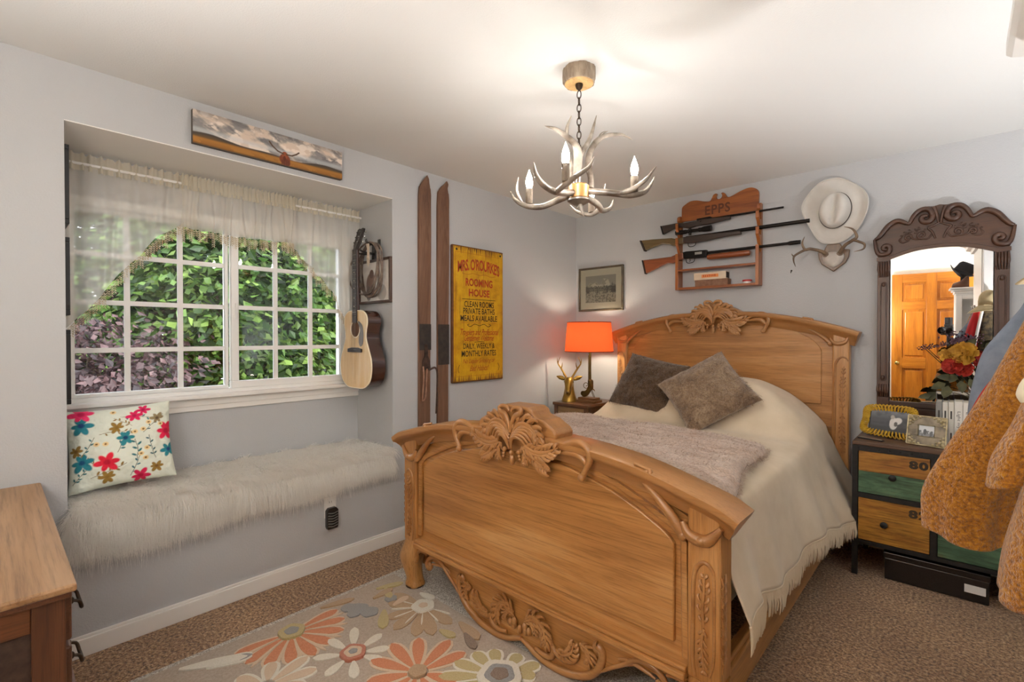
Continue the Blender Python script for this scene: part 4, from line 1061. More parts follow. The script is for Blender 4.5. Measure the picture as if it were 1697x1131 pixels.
for k in range(5): mb.tube([(HP[0] - .012 + .006 * k, 1.668, 1.925), (HP[0] - .006 + .004 * k, 1.672, 1.88), (HP[0] + .008 * (k - 2), 1.672, 1.80 - .012 * (k % 3))], [.005, .004, .0015], n=5, smooth=4)
mb.ell((HP[0], 1.672, 1.835), (.014, .010, .012), 8, 6)
mb.build('tied_end', mat('rope_tassel', '#cbbba8', rough=.9), ls, smooth=60)
hk = MB(); hk.tube([(HP[0], 1.7555, 1.925), (HP[0], 1.70, 1.925), (HP[0], 1.665, 1.932), (HP[0], 1.655, 1.955)], .007, n=8, smooth=4); hk.box(HP[0] - .014, HP[0] + .014, 1.750, 1.7555, 1.90, 1.965)
tag(hk.build('coat_hook', M_blackpl, loc=(HP[0], 1.72, 1.92), smooth=50), 'small black wall hook carrying the rope lasso', 'hook')
pf = thing('picture_frame', (-2.856, AY1 - .01, 1.545), 'brown framed photograph of a rider hanging behind the guitar and lasso', 'picture frame')
M_brfr = wood('walnut_frame', '#3a261a', '#4c3324', '#5c402e', axis='z', scale=12)
fx_0, fx_1, fz0, fz1 = -3.052, -2.664, 1.545, 1.838
mb = MB()
mb.box(fx_0, fx_1, AY1 - .020, AY1 - .001, fz0, fz0 + .018); mb.box(fx_0, fx_1, AY1 - .020, AY1 - .001, fz1 - .018, fz1); mb.box(fx_0, fx_0 + .018, AY1 - .020, AY1 - .001, fz0 + .018, fz1 - .018); mb.box(fx_1 - .018, fx_1, AY1 - .020, AY1 - .001, fz0 + .018, fz1 - .018)
mb.build('frame', M_brfr, pf, bevel=.003)
P = Paint(80, 70, '#e8e4de', 1.25); n1 = vnoise(P.x * 6, P.y * 6, 8)
P.put((n1 - .5) / .3, '#cfc8c0', .6); P.ellipse(.38, .45, .22, .30, '#8a6f62'); P.ellipse(.40, .70, .10, .12, '#6d5348'); P.ellipse(.75, .2, .2, .22, '#a9a29c', k=.8); P.ellipse(.3, .2, .12, .2, '#6d5a50')
Gp = np.array([[(x, AY1 - .012, z) for z in np.linspace(fz0 + .018, fz1 - .018, 70)] for x in np.linspace(fx_0 + .018, fx_1 - .018, 80)])
MB().grid(Gp).build('photograph', vcol_mat('photo_print', .35), pf, cols=P.flat())

# ================================================================== chest of drawers at the left edge
M_chesttop = wood('worn_chest_top', '#76502f', '#a07a54', '#ba9570', axis='x', scale=4, rough=.45, coat=.1)
M_chest = wood('chest_oak', '#4a2815', '#633a21', '#78492c', axis='z', scale=9, rough=.45, coat=.2)
M_chestx = wood('chest_oak_rail', '#4a2815', '#633a21', '#78492c', axis='x', scale=9, rough=.45, coat=.2)
M_chesty = wood('chest_oak_cross', '#583018', '#734424', '#885632', axis='y', scale=9, rough=.45, coat=.2)
M_chestpanel = mat('dark_chest_panel', '#33221a', '#46332a', scale=50, rough=.6)
M_pull = mat('aged_brass', '#4a3a2a', '#2f251c', scale=30, rough=.4, metal=.7)
cd = thing('chest_of_drawers', (-2.07, -.10, 0), 'old oak chest of drawers with worn top at the left edge', 'chest of drawers')
X0, X1, Y0, Y1, ZT = -2.640, -1.520, -.36, .118, .757
mb = MB(); mb.box(X0, X1 + .022, Y0, Y1 + .018, ZT - .018, ZT); top_ = mb.build('top', M_chesttop, cd, bevel=.005)
MB().box(X0, X1 + .012, Y0, Y1 + .010, ZT - .034, ZT - .018).build('top_moulding', M_chestx, cd, bevel=.004)
for y0_, y1_ in ((Y0, Y0 + .05), (Y1 - .058, Y1)):
    MB().box(X1 - .04, X1, y0_, y1_, .02, ZT - .034).build('corner_stile', M_chest, cd, bevel=.003)
    MB().box(X0, X0 + .04, y0_, y1_, .02, ZT - .034).build('corner_stile', M_chest, cd, bevel=.003)
MB().box(X1 - .03, X1 - .004, Y0 + .05, Y1 - .058, ZT - .095, ZT - .034).build('side_rail', M_chesty, cd, bevel=.002)
MB().box(X1 - .03, X1 - .004, Y0 + .05, Y1 - .058, .06, .13).build('side_rail', M_chesty, cd, bevel=.002)
MB().box(X1 - .022, X1 - .014, Y0 + .05, Y1 - .058, .13, ZT - .095).build('side_panel', M_chestpanel, cd)
MB().box(X0 + .01, X1 - .041, Y0, Y0 + .01, .06, ZT - .034).build('back_board', M_chestpanel, cd)
for k, (za, zb, out) in enumerate(((.60, .715, .014), (.455, .585, .014), (.27, .44, .030), (.075, .255, .030))):
    d_ = MB().box(X0 + .045, X1 - .044, Y1 - .03, Y1 + out, za, zb).build('drawer', M_chestx, cd, bevel=.005)
    for xk in (-2.42, -1.66):
        mb = MB(); zc = (za + zb) / 2
        mb.tube([(xk - .035, Y1 + out, zc + .012), (xk - .036, Y1 + out + .018, zc + .006), (xk - .03, Y1 + out + .024, zc - .014), (xk, Y1 + out + .026, zc - .020), (xk + .03, Y1 + out + .024, zc - .014), (xk + .036, Y1 + out + .018, zc + .006), (xk + .035, Y1 + out, zc + .012)], .004, n=6, smooth=3)
        mb.ell((xk - .035, Y1 + out + .004, zc + .012), (.009, .006, .009), 8, 6); mb.ell((xk + .035, Y1 + out + .004, zc + .012), (.009, .006, .009), 8, 6)
        mb.build('drawer_pull', M_pull, d_, smooth=60)

# ================================================================== flowered rug
M_rugbase = mat('rug_ground', '#b3a18d', '#c4b4a2', scale=120, rough=.98, bump=.8, bscale=420, bdist=.006, spec=.1, sheen=.3)
M_rugedge = mat('rug_border', '#a39a8e', '#ebe6dd', scale=170, lo=.38, hi=.62, rough=.98, bump=.9, bscale=300, bdist=.008, spec=.1)
def pile(name, a, b): return mat(name, a, b, scale=170, rough=.98, bump=.8, bscale=420, bdist=.006, spec=.1, sheen=.3)
PC = dict(orange=pile('orange_pile', '#cf7d4e', '#e09468'), tan=pile('tan_pile', '#b59672', '#c4a682'), cream=pile('cream_pile', '#e3dccb', '#efe9da'), yellow=pile('mustard_pile', '#bfac72', '#cdbc88'), grey=pile('grey_pile', '#949290', '#a5a3a0'), peach=pile('peach_pile', '#d9bfa0', '#e3ccb0'), brown=pile('brown_pile', '#806a58', '#94806e'), rust=pile('rust_pile', '#bd6f55', '#cc8468'))
rx0, rx1, ry0, ry1 = -2.325, -.78, -.70, 2.02
rug = thing('flowered_rug', ((rx0 + rx1) / 2, .66, 0), 'beige area rug with orange, tan and cream flowers under the bed foot', 'rug')
MB().box(rx0, rx1, ry0, ry1, .001, .010).build('rug_border', M_rugedge, rug, bevel=.004)
MB().box(rx0 + .030, rx1 - .03, ry0 + .03, 1.515, .009, .012).build('rug_ground', M_rugbase, rug)
PZ = [0]
def petal(p0, ang, L, W, col, edge=None, z=.0150, name='petal', blunt=.55):
    PZ[0] += 1; z = z + PZ[0] * .00004
    n_ = 9; ts = np.linspace(0, 1, n_)
    w_ = W / 2 * np.sin(np.pi * (.06 + .90 * ts ** 1.15)) ** .55 * (.55 + .45 * ts); w_[0] = W * .10; w_[-1] = W * .05
    c, s = math.cos(ang), math.sin(ang)
    def mk(grow, h):
        l = [(t * L, a + grow) for t, a in zip(ts, w_)]; poly = l + [(t, -a) for t, a in reversed(l)]
        return [(p0[0] + a * c - b * s, p0[1] + a * s + b * c) for a, b in poly], h
    def clip(poly):
        return [(min(max(a, rx0 + .02), rx1 - .02), min(max(b, ry0), 1.56)) for a, b in poly]
    if edge:
        po, h = mk(.012, z - .0012); MB().prism(clip(po), .010, h, 'xy').build(name + '_outline', PC[edge], rug)
    po, h = mk(0, z); MB().prism(clip(po), .010, h, 'xy').build(name, PC[col], rug)
def disc(c, r, col, z=.0165, name='flower_centre'):
    PZ[0] += 1; z = z + PZ[0] * .00004
    MB().prism([(c[0] + r * math.cos(a) * (1 + .06 * math.sin(5 * a)), c[1] + r * math.sin(a) * (1 + .06 * math.sin(5 * a))) for a in np.linspace(0, 2 * math.pi, 22, endpoint=False)], .010, z, 'xy').build(name, PC[col], rug, bevel=.0012, bseg=1)
def flower(c, tips, W, col, edge=None, r0=.03, cc=(), blunt=.55, z=.0150):
    for tx, ty in tips:
        a = math.atan2(ty - c[1], tx - c[0]); L = math.hypot(tx - c[0], ty - c[1]) - r0
        petal((c[0] + math.cos(a) * r0, c[1] + math.sin(a) * r0), a, L, W, col, edge, z=z, blunt=blunt)
    for k, (r_, cl) in enumerate(cc): disc(c, r_, cl, .0230 + .0012 * k)
rad = lambda c, r, a0, a1, n_: [(c[0] + r * math.cos(R(a)), c[1] + r * math.sin(R(a))) for a in np.linspace(a0, a1, n_)]
c = (-2.170, .905); flower(c, rad(c, .225, -95, 95, 9), .060, 'orange', 'peach', .055, ((.055, 'yellow'), (.030, 'grey')), .8)
flower(c, rad(c, .235, -86, 84, 8), .018, 'peach', None, .06, (), .7, z=.0160)
c = (-1.838, 1.017); flower(c, [(-1.998, 1.113), (-1.868, 1.17), (-1.76, 1.140), (-1.715, 1.076), (-1.700, .945), (-1.795, .875), (-1.930, .890), (-2.000, .992)], .050, 'cream', None, .05, ((.052, 'rust'), (.036, 'peach'), (.018, 'grey')), .6)
c = (-1.905, 1.424); flower(c, [(-2.06, 1.330), (-1.955, 1.250), (-1.855, 1.225), (-1.745, 1.262), (-1.695, 1.318), (-1.70, 1.43), (-2.11, 1.40)], .075, 'tan', None, .035, ((.055, 'cream'), (.022, 'peach')), .65)
flower(c, rad(c, .15, -160, 20, 7), .010, 'cream', None, .05, (), .6, z=.0160)
c = (-1.548, 1.130); flower(c, [(-1.775, 1.160), (-1.722, 1.262), (-1.610, 1.345), (-1.500, 1.335), (-1.745, 1.045), (-1.645, .965), (-1.53, .92), (-1.42, .97), (-1.36, 1.08), (-1.40, 1.2)], .062, 'orange', 'peach', .04, ((.036, 'tan'),), .65)
c = (-1.298, 1.332); flower(c, [(-1.490, 1.268), (-1.475, 1.362), (-1.428, 1.430), (-1.327, 1.482), (-1.470, 1.170), (-1.200, 1.43), (-1.38, 1.14), (-1.25, 1.12), (-1.13, 1.2), (-1.10, 1.33), (-1.23, 1.49)], .062, 'yellow', 'cream', .07, ((.085, 'cream'), (.058, 'grey'), (.035, 'brown')), .6)
c = (-1.905, .700); flower(c, [(-2.025, .768), (-1.955, .880), (-1.855, .870), (-2.030, .640), (-1.80, .80), (-1.76, .70)], .055, 'peach', 'cream', .03, (), .6)
for q, r_ in (((-2.120, 1.200), .050), ((-2.06, 1.225), .042), ((-2.165, 1.175), .036), ((-2.10, 1.165), .03)): disc(q, r_, 'grey', .0140, 'blossom')
disc((-2.085, 1.36), .030, 'grey', .0150, 'blossom')
for p0, a, L, W, cl, ed in (((-2.19, .58), R(70), .16, .05, 'grey', 'cream'), ((-2.25, .50), R(62), .24, .07, 'cream', None), ((-2.20, 1.40), R(-20), .12, .045, 'yellow', None), ((-2.22, 1.36), R(70), .14, .05, 'yellow', None), ((-2.15, 1.30), R(95), .12, .05, 'tan', None), ((-2.02, 1.28), R(-35), .15, .06, 'yellow', None),
                            ((-1.70, 1.36), R(10), .09, .05, 'yellow', None), ((-2.02, 1.49), R(8), .10, .05, 'cream', None), ((-1.68, 1.46), R(-10), .16, .07, 'tan', None), ((-1.62, .85), R(-60), .2, .07, 'tan', None), ((-2.08, .50), R(-70), .2, .08, 'orange', None), ((-1.60, 1.42), R(-20), .12, .05, 'brown', None), ((-2.26, 1.08), R(75), .16, .05, 'tan', None), ((-2.02, 1.33), R(100), .10, .05, 'peach', None)):
    petal(p0, a, L, W, cl, ed, name='leaf')

# ================================================================== back wall: gun rack
M_rack = wood('rack_pine', '#7a3d16', '#9a5522', '#b06a2c', axis='x', scale=8, rough=.35, coat=.3)
M_rackz = wood('rack_pine_upright', '#7a3d16', '#9a5522', '#b06a2c', axis='z', scale=8, rough=.35, coat=.3)
M_burn = mat('burnt_letters', '#5a2a10', rough=.6)
rk = thing('gun_rack', (-1.34, 3.72, 1.69), 'honey pine wall rack with carved name and shelf holding three long guns', 'gun rack')
bd = cat([(-1.637, 2.235), (-1.637, 2.300), (-1.634, 2.346), (-1.612, 2.366), (-1.569, 2.386), (-1.516, 2.384), (-1.46, 2.366), (-1.418, 2.360), (-1.402, 2.378), (-1.390, 2.402), (-1.372, 2.410)], 4)
bd2 = cat([(-1.322, 2.408), (-1.305, 2.398), (-1.290, 2.372), (-1.264, 2.366), (-1.201, 2.390), (-1.145, 2.404), (-1.105, 2.398), (-1.072, 2.368), (-1.070, 2.30), (-1.070, 2.225)], 4)
notch = [(-1.347 + .022 * math.cos(a), 2.385 + .022 * math.sin(a)) for a in np.linspace(R(125), R(415), 14)]
poly = [tuple(p) for p in bd] + [tuple(p) for p in notch] + [tuple(p) for p in bd2]
MB().prism(poly, 3.750, 3.772).build('back_board', M_rack, rk, bevel=.003)
lettering('EPPS', M_burn, rk, lambda a, b: (-1.358 + a, 3.7490, 2.292 + b), .185, .072, .02, space=1.15)
prf = [(3.68, 1.690), (3.68, 1.975), (3.690, 1.975), (3.698, 1.925), (3.735, 1.925), (3.735, 1.965), (3.705, 2.020), (3.68, 2.050), (3.68, 2.100), (3.690, 2.100), (3.698, 2.048), (3.735, 2.048), (3.735, 2.085), (3.705, 2.140), (3.68, 2.165), (3.68, 2.212), (3.690, 2.212), (3.698, 2.158), (3.735, 2.158), (3.735, 2.20), (3.712, 2.235), (3.712, 2.262), (3.73, 2.275), (3.772, 2.275), (3.772, 1.690)]
for xa, xb in ((-1.657, -1.635), (-1.070, -1.048)):
    MB().prism(prf, xa, xb, 'yz').build('upright', M_rackz, rk, bevel=.002)
MB().box(-1.635, -1.070, 3.682, 3.772, 1.690, 1.708).build('shelf', M_rack, rk, bevel=.002)
MB().box(-1.635, -1.070, 3.682, 3.772, 1.835, 1.850).build('shelf', M_rack, rk, bevel=.002)

M_gunmetal = mat('blued_steel', '#25211f', rough=.35, metal=.8); M_brown = wood('walnut_stock', '#6a3216', '#8a4620', '#a2582a', axis='x', scale=10, rough=.3, coat=.5)
M_darkst = wood('dark_stock', '#241812', '#33231a', '#3e2b20', axis='x', scale=10, rough=.4, coat=.3); M_olive = wood('olive_stock', '#4a3c22', '#6a5630', '#7c6640', axis='x', scale=10, rough=.35, coat=.4)
M_red_pad = mat('recoil_pad', '#2a1c16', rough=.8); M_silver = mat('bolt_steel', '#b5b1ac', rough=.25, metal=1.)
GYc = 3.717
def flat(mb, pts, t=.018, smooth_=0, y=GYc):
    p = [tuple(q) for q in (cat(pts, smooth_, True) if smooth_ else pts)]
    return mb.prism(p, y - t, y + t)
# shotgun on the lowest pegs
g = thing('shotgun', (-1.40, GYc, 1.90), 'pump shotgun with reddish brown stock on the lowest pegs of the rack', 'gun', 'long guns on the rack')
flat(MB(), [(-1.945, 1.960), (-1.80, 1.961), (-1.705, 1.962), (-1.660, 1.976), (-1.600, 1.984), (-1.600, 1.935), (-1.655, 1.918), (-1.690, 1.908), (-1.735, 1.915), (-1.80, 1.892), (-1.918, 1.846)]).build('stock', M_brown, g, bevel=.008, bseg=3)
flat(MB(), [(-1.958, 1.960), (-1.945, 1.960), (-1.918, 1.846), (-1.930, 1.842)]).build('butt_pad', M_red_pad, g, bevel=.003)
flat(MB(), [(-1.61, 1.986), (-1.58, 1.990), (-1.42, 1.984), (-1.42, 1.928), (-1.60, 1.934)], .016).build('receiver', M_gunmetal, g, bevel=.005)
MB().box(-1.51, -1.455, GYc - .0165, GYc - .015, 1.955, 1.975).build('ejection_port', M_silver, g, bevel=.004)
mb = MB(); mb.tube([(-1.585, GYc, 1.934), (-1.580, GYc, 1.905), (-1.555, GYc, 1.898), (-1.525, GYc, 1.905), (-1.515, GYc, 1.932)], .003, n=6, smooth=4); mb.tube([(-1.555, GYc, 1.932), (-1.552, GYc, 1.915), (-1.558, GYc, 1.908)], .0025, n=5); mb.build('trigger_guard', M_gunmetal, g, smooth=60)
mb = MB(); mb.rings([[(x, GYc + .020 * math.cos(a) * k, 1.928 + .021 * math.sin(a) * k) for a in np.linspace(0, 2 * math.pi, 14, endpoint=False)] for x, k in ((-1.418, .8), (-1.41, .95), (-1.38, 1), (-1.15, 1), (-1.122, .92), (-1.115, .75))]); mb.build('fore_end', M_brown, g, smooth=50)
MB().lathe([(.0105, 0), (.0098, .62)], (-1.42, GYc, 1.962), 12, axis='x').build('barrel', M_gunmetal, g, smooth=40)
MB().lathe([(.011, 0), (.0145, .012), (.0145, .055), (.0135, .058), (.0135, .075)], (-.872, GYc, 1.962), 14, axis='x').build('choke', M_gunmetal, g, smooth=40)
# rifle with scope, middle
g = thing('scoped_rifle', (-1.40, GYc, 2.03), 'scoped rifle with olive brown stock on the middle pegs of the rack', 'gun', 'long guns on the rack')
flat(MB(), [(-1.960, 2.126), (-1.86, 2.122), (-1.76, 2.114), (-1.70, 2.110), (-1.665, 2.098), (-1.60, 2.105), (-1.60, 2.056), (-1.655, 2.050), (-1.685, 2.044), (-1.715, 2.064), (-1.78, 2.076), (-1.88, 2.052), (-1.922, 2.036)]).build('stock', M_olive, g, bevel=.008, bseg=3)
flat(MB(), [(-1.978, 2.127), (-1.960, 2.126), (-1.922, 2.036), (-1.938, 2.032)]).build('butt_pad', M_red_pad, g, bevel=.003)
flat(MB(), [(-1.62, 2.105), (-1.40, 2.102), (-1.178, 2.092), (-1.174, 2.066), (-1.30, 2.062), (-1.42, 2.052), (-1.52, 2.050), (-1.60, 2.056)], .015).build('fore_end', M_darkst, g, bevel=.006)
mb = MB(); mb.lathe([(.012, 0), (.011, .22), (.0115, .30), (.0135, .42), (.0135, .84)], (-1.585, GYc, 2.098), 12, axis='x'); mb.build('barrel', M_gunmetal, g, smooth=40)
mb = MB(); mb.lathe([(.018, 0), (.020, .004), (.019, .05), (.0125, .075), (.0125, .19), (.0205, .225), (.0215, .278)], (-1.668, GYc, 2.146), 16, axis='x'); mb.lathe([(.010, -.03), (.010, .026)], (-1.555, GYc, 2.146), 12, axis='z'); mb.lathe([(.010, -.026), (.010, 0)], (-1.555, GYc, 2.146), 12, axis='y'); mb.build('scope', M_gunmetal, g, smooth=40)
for x in (-1.60, -1.485): MB().lathe([(.016, 0), (.016, .016)], (x, GYc, 2.146), 12, axis='x').build('scope_ring', M_gunmetal, g, smooth=40)
mb = MB(); mb.tube([(-1.57, GYc, 2.055), (-1.565, GYc, 2.030), (-1.54, GYc, 2.024), (-1.515, GYc, 2.032), (-1.508, GYc, 2.052)], .003, n=6, smooth=4); mb.build('trigger_guard', M_gunmetal, g, smooth=60)
# top rifle
g = thing('hunting_rifle', (-1.36, GYc, 2.15), 'slim dark rifle on the top pegs under the carved board', 'gun', 'long guns on the rack')
flat(MB(), [(-1.786, 2.220), (-1.70, 2.222), (-1.66, 2.224), (-1.60, 2.216), (-1.50, 2.216), (-1.45, 2.222), (-1.25, 2.210), (-1.25, 2.190), (-1.40, 2.176), (-1.50, 2.178), (-1.56, 2.168), (-1.62, 2.184), (-1.67, 2.186), (-1.765, 2.152)], .014).build('stock', M_darkst, g, bevel=.006)
flat(MB(), [(-1.796, 2.221), (-1.786, 2.220), (-1.765, 2.152), (-1.776, 2.150)], .014).build('butt_plate', M_gunmetal, g, bevel=.002)
flat(MB(), [(-1.50, 2.232), (-1.40, 2.234), (-1.38, 2.222), (-1.50, 2.216)], .010).build('receiver', M_gunmetal, g, bevel=.003)
MB().lathe([(.0085, 0), (.0070, .49)], (-1.39, GYc, 2.214), 10, axis='x').build('barrel', M_gunmetal, g, smooth=40)
MB().tube([(-1.47, GYc - .012, 2.218), (-1.465, GYc - .030, 2.208), (-1.46, GYc - .034, 2.200)], [.004, .003, .006], n=6).build('bolt_handle', M_silver, g, smooth=60)
# boxes and tin on the rack's bottom shelf
M_boxbr = mat('brown_box', '#7a5440', '#8f6a52', scale=30, rough=.8); M_boxcr = mat('cream_box', '#cdb79e', '#d9c7b0', scale=10, rough=.8); M_lab = mat('orange_label', '#e08a4a', rough=.7)
bx1 = thing('cartridge_box', (-1.37, 3.725, 1.708), 'flat brown cartridge box under the cream box on the rack shelf', 'box', 'boxes on the gun rack')
MB().box(-1.505, -1.262, 3.695, 3.765, 1.7085, 1.755).build('carton', M_boxbr, bx1, bevel=.002); MB().box(-1.506, -1.261, 3.694, 3.766, 1.738, 1.7560).build('lid', M_boxbr, bx1, bevel=.001)
bx2 = thing('cartridge_box', (-1.38, 3.725, 1.7565), 'cream cartridge box with orange label stacked on the brown box', 'box', 'boxes on the gun rack')
MB().box(-1.515, -1.275, 3.697, 3.765, 1.7565, 1.812).build('carton', M_boxcr, bx2, bevel=.002)
MB().box(-1.455, -1.33, 3.6962, 3.6968, 1.772, 1.796).build('printed_label', M_lab, bx2)
mb = MB()
for k in range(7): mb.box(-1.442 + k * .014, -1.436 + k * .014, 3.6956, 3.6960, 1.778, 1.791 if k % 3 else 1.794)
mb.build('printed_mark', M_red, bx2)
MB().box(-1.2755, -1.2745, 3.699, 3.763, 1.762, 1.806).build('end_label', M_red_pad, bx2)
tn = thing('ointment_tin', (-1.135, 3.72, 1.708), 'small round red and white tin on the rack shelf', 'tin')
MB().lathe([(.030, .0005), (.030, .014)], (-1.135, 3.72, 1.708), 20).build('tin_base', M_white, tn, smooth=40)
MB().lathe([(.031, .014), (.032, .016), (.032, .026), (.028, .028)], (-1.135, 3.72, 1.708), 20).build('lid', mat('red_tin', '#b3201c', rough=.3), tn, smooth=40)

# ================================================================== cowboy hat on the wall
M_felt = mat('silverbelly_felt', '#cfcac3', '#d8d4cd', scale=10, rough=.9, spec=.15, sheen=.3)
M_band = mat('hat_band', '#3a2f28', rough=.7)
ht = thing('cowboy_hat', (-.607, 3.745, 1.94), 'pale grey felt cowboy hat hanging crown-out on the wall', 'hat')
HC = np.array([-.606, 2.143])
outer = cat([(-.790, 2.203), (-.714, 2.328), (-.640, 2.358), (-.560, 2.339), (-.455, 2.245), (-.428, 2.157), (-.462, 2.041), (-.547, 1.950), (-.628, 1.934), (-.695, 1.960), (-.756, 2.078)], 6, True)
th = np.array([math.atan2(p[1] - HC[1], p[0] - HC[0]) for p in outer]); rr = np.hypot(outer[:, 0] - HC[0], outer[:, 1] - HC[1])
o_ = np.argsort(th); th, rr = th[o_], rr[o_]; NT = 64; tt = np.linspace(-math.pi, math.pi, NT, endpoint=False)
ro = np.interp(tt, np.r_[th - 2 * math.pi, th, th + 2 * math.pi], np.r_[rr, rr, rr])
cx_, cz_, ca, cb = -.606, 2.143, .086, .112
tilt_ = R(-6)
def crown_pt(t, k, y):
    a, b = ca * k * math.cos(t), cb * k * math.sin(t); c, s = math.cos(tilt_), math.sin(tilt_)
    return (cx_ + a * c - b * s, y, cz_ + a * s + b * c)
rings = []
for f in np.linspace(0, 1, 9):
    ring_ = []
    for t, r_ in zip(tt, ro):
        i = crown_pt(t, 1., 0); px_, pz_ = HC[0] + r_ * math.cos(t), HC[1] + r_ * math.sin(t)
        x = i[0] + (px_ - i[0]) * f; z = i[2] + (pz_ - i[2]) * f
        y = 3.742 + .012 * math.sin(f * math.pi) - .034 * f ** 1.6 * abs(math.cos(t)) ** 2.2 + .010 * f * abs(math.sin(t))
        ring_.append((x, y, z))
    rings.append(ring_)
MB().rings(rings, caps=False).build('brim', M_felt, ht, smooth=180, solid=.004)
mb = MB(); edge_ = rings[-1]; mb.tube(edge_, .0032, n=6, closed=True); mb.build('brim_binding', M_felt, ht, smooth=60)
rings = []
for k, y in ((1.0, 3.742), (1.01, 3.735), (1.0, 3.715), (.95, 3.690), (.88, 3.668), (.78, 3.654), (.62, 3.648), (.40, 3.647), (.15, 3.646), (.01, 3.646)):
    ring_ = []
    for t in tt:
        x, yy, z = crown_pt(t, k, y)
        u = ca * k * math.cos(t) / ca; v = cb * k * math.sin(t) / cb
        dent = .040 * math.exp(-(u / .24) ** 2) * smooth01((.98 - k) / .3) * (1 if v > -1 else .5) * (1 - .35 * max(0, v))
        pinch = .018 * math.exp(-((abs(u) - .62) / .22) ** 2) * max(0, -v) * smooth01((1 - k) / .2)
        ring_.append((x, yy + dent + pinch, z))
    rings.append(ring_)
MB().rings(rings, caps=True).build('crown', M_felt, ht, smooth=180)
mb = MB(); mb.tube([crown_pt(t, 1.015, 3.733) for t in tt], .0035, n=6, closed=True); mb.build('hat_band', M_band, ht, smooth=60)

# ================================================================== antler mount
M_antler = mat('antler', '#5a4636', '#8d755c', scale=14, rough=.5, bump=.4, bscale=60, bdist=.003)
M_plq = wood('plaque_wood', '#5a4433', '#74593f', '#8a6d50', axis='z', scale=12, rough=.4, coat=.3)
M_skull = mat('skull_bone', '#b9b1a8', '#d6d0c8', scale=12, rough=.6)
am = thing('antler_mount', (-.615, 3.76, 1.75), 'small pair of antlers mounted on a wooden shield below the hat', 'antlers')
shield = [(-.652, 1.932), (-.580, 1.930), (-.562, 1.892), (-.527, 1.886), (-.533, 1.84), (-.550, 1.803), (-.616, 1.750), (-.682, 1.803), (-.699, 1.84), (-.705, 1.886), (-.670, 1.892)]
MB().prism(shield, 3.752, 3.772).build('shield', M_plq, am, bevel=.005)
mb = MB(); sk = cat([(-.666, 1.868), (-.616, 1.880), (-.566, 1.868), (-.556, 1.838), (-.575, 1.800), (-.616, 1.776), (-.657, 1.800), (-.676, 1.838)], 4, True)
mb.rings([[(-.616 + (a + .616) * k, y, 1.832 + (b - 1.832) * k) for a, b in sk] for k, y in ((1, 3.751), (1, 3.738), (.9, 3.728), (.5, 3.721), (.02, 3.720))]); mb.build('skull_plate', M_skull, am, smooth=60)
for s, A1, A2 in ((-1, [(-.655, 3.735, 1.862), (-.668, 3.715, 1.878), (-.690, 3.70, 1.890), (-.736, 3.685, 1.904), (-.763, 3.68, 1.902), (-.779, 3.675, 1.945), (-.764, 3.67, 1.987)], [(-.750, 3.682, 1.904), (-.785, 3.67, 1.888), (-.820, 3.655, 1.862), (-.824, 3.655, 1.83), (-.812, 3.655, 1.790)]),
                  (1, [(-.577, 3.735, 1.862), (-.566, 3.715, 1.880), (-.542, 3.70, 1.909), (-.503, 3.685, 1.930), (-.482, 3.68, 1.950), (-.503, 3.675, 1.998), (-.548, 3.67, 2.019)], [(-.500, 3.684, 1.930), (-.470, 3.67, 1.915), (-.440, 3.66, 1.893), (-.446, 3.655, 1.864), (-.492, 3.65, 1.853)])):
    MB().tube(A1, [.014, .012, .0105, .010, .009, .006, .001], n=8, smooth=5).build('antler', M_antler, am, smooth=70)
    MB().tube(A2, [.008, .008, .007, .005, .001], n=8, smooth=5).build('antler_tine', M_antler, am, smooth=70)
    if s < 0: MB().tube([(-.820, 3.655, 1.862), (-.830, 3.65, 1.868), (-.835, 3.648, 1.880)], [.005, .004, .001], n=6, smooth=3).build('antler_tine', M_antler, am, smooth=70)
    mb = MB(); mb.lathe([(.017, 0), (.018, .006), (.015, .010)], (A1[0][0], 3.722, A1[0][2]), 12, axis='y'); mb.build('burr', M_antler, am, smooth=50)
mb = MB(); mb.lathe([(.006, -.004), (.006, 0)], (-.863, 3.7725, 1.780), 10, axis='y'); mb.tube([(-.863, 3.768, 1.778), (-.863, 3.760, 1.766), (-.863, 3.752, 1.764), (-.863, 3.750, 1.772)], .002, n=5, smooth=3)
tag(mb.build('small_wall_hook', M_gunmetal, loc=(-.863, 3.77, 1.765), smooth=50), 'tiny dark screw hook in the wall left of the antlers', 'hook')

# ================================================================== framed lake picture
fp = thing('picture_frame', (-2.39, 3.76, 1.555), 'framed sepia print of a mountain lake above the red lamp', 'picture frame')
x0, x1, z0, z1 = -2.627, -2.160, 1.556, 1.955
mb = MB()
mb.box(x0, x1, 3.750, 3.772, z0, z0 + .018); mb.box(x0, x1, 3.750, 3.772, z1 - .018, z1); mb.box(x0, x0 + .018, 3.750, 3.772, z0 + .018, z1 - .018); mb.box(x1 - .018, x1, 3.750, 3.772, z0 + .018, z1 - .018)
mb.build('frame', mat('bronze_frame', '#4a4034', '#6a5c48', scale=14, rough=.35, metal=.4), fp, bevel=.004)
MB().box(x0 + .018, x1 - .018, 3.762, 3.770, z0 + .018, z1 - .018).build('mount', mat('cream_mount', '#d8d0b4', rough=.8), fp)
P = Paint(110, 90, '#b9b095', 1.27); n1 = vnoise(P.x * 8, P.y * 8, 51, 4); n2 = vnoise(P.x * 30, P.y * 30, 52, 2)
mt = .93 - 1.5 * np.abs(P.x - .66) - .05 * np.sin(P.x * 40); mt2 = .76 - .35 * np.abs(P.x - .28) - .04 * np.sin(P.x * 31)
P.put((P.y - .5) / .1, '#a39c88'); P.put((np.maximum(mt, mt2) - P.y) / .02, '#cbc3a8'); P.put(((np.maximum(mt, mt2) - P.y) > .02) * (n1 > .5), '#8d856c', .7)
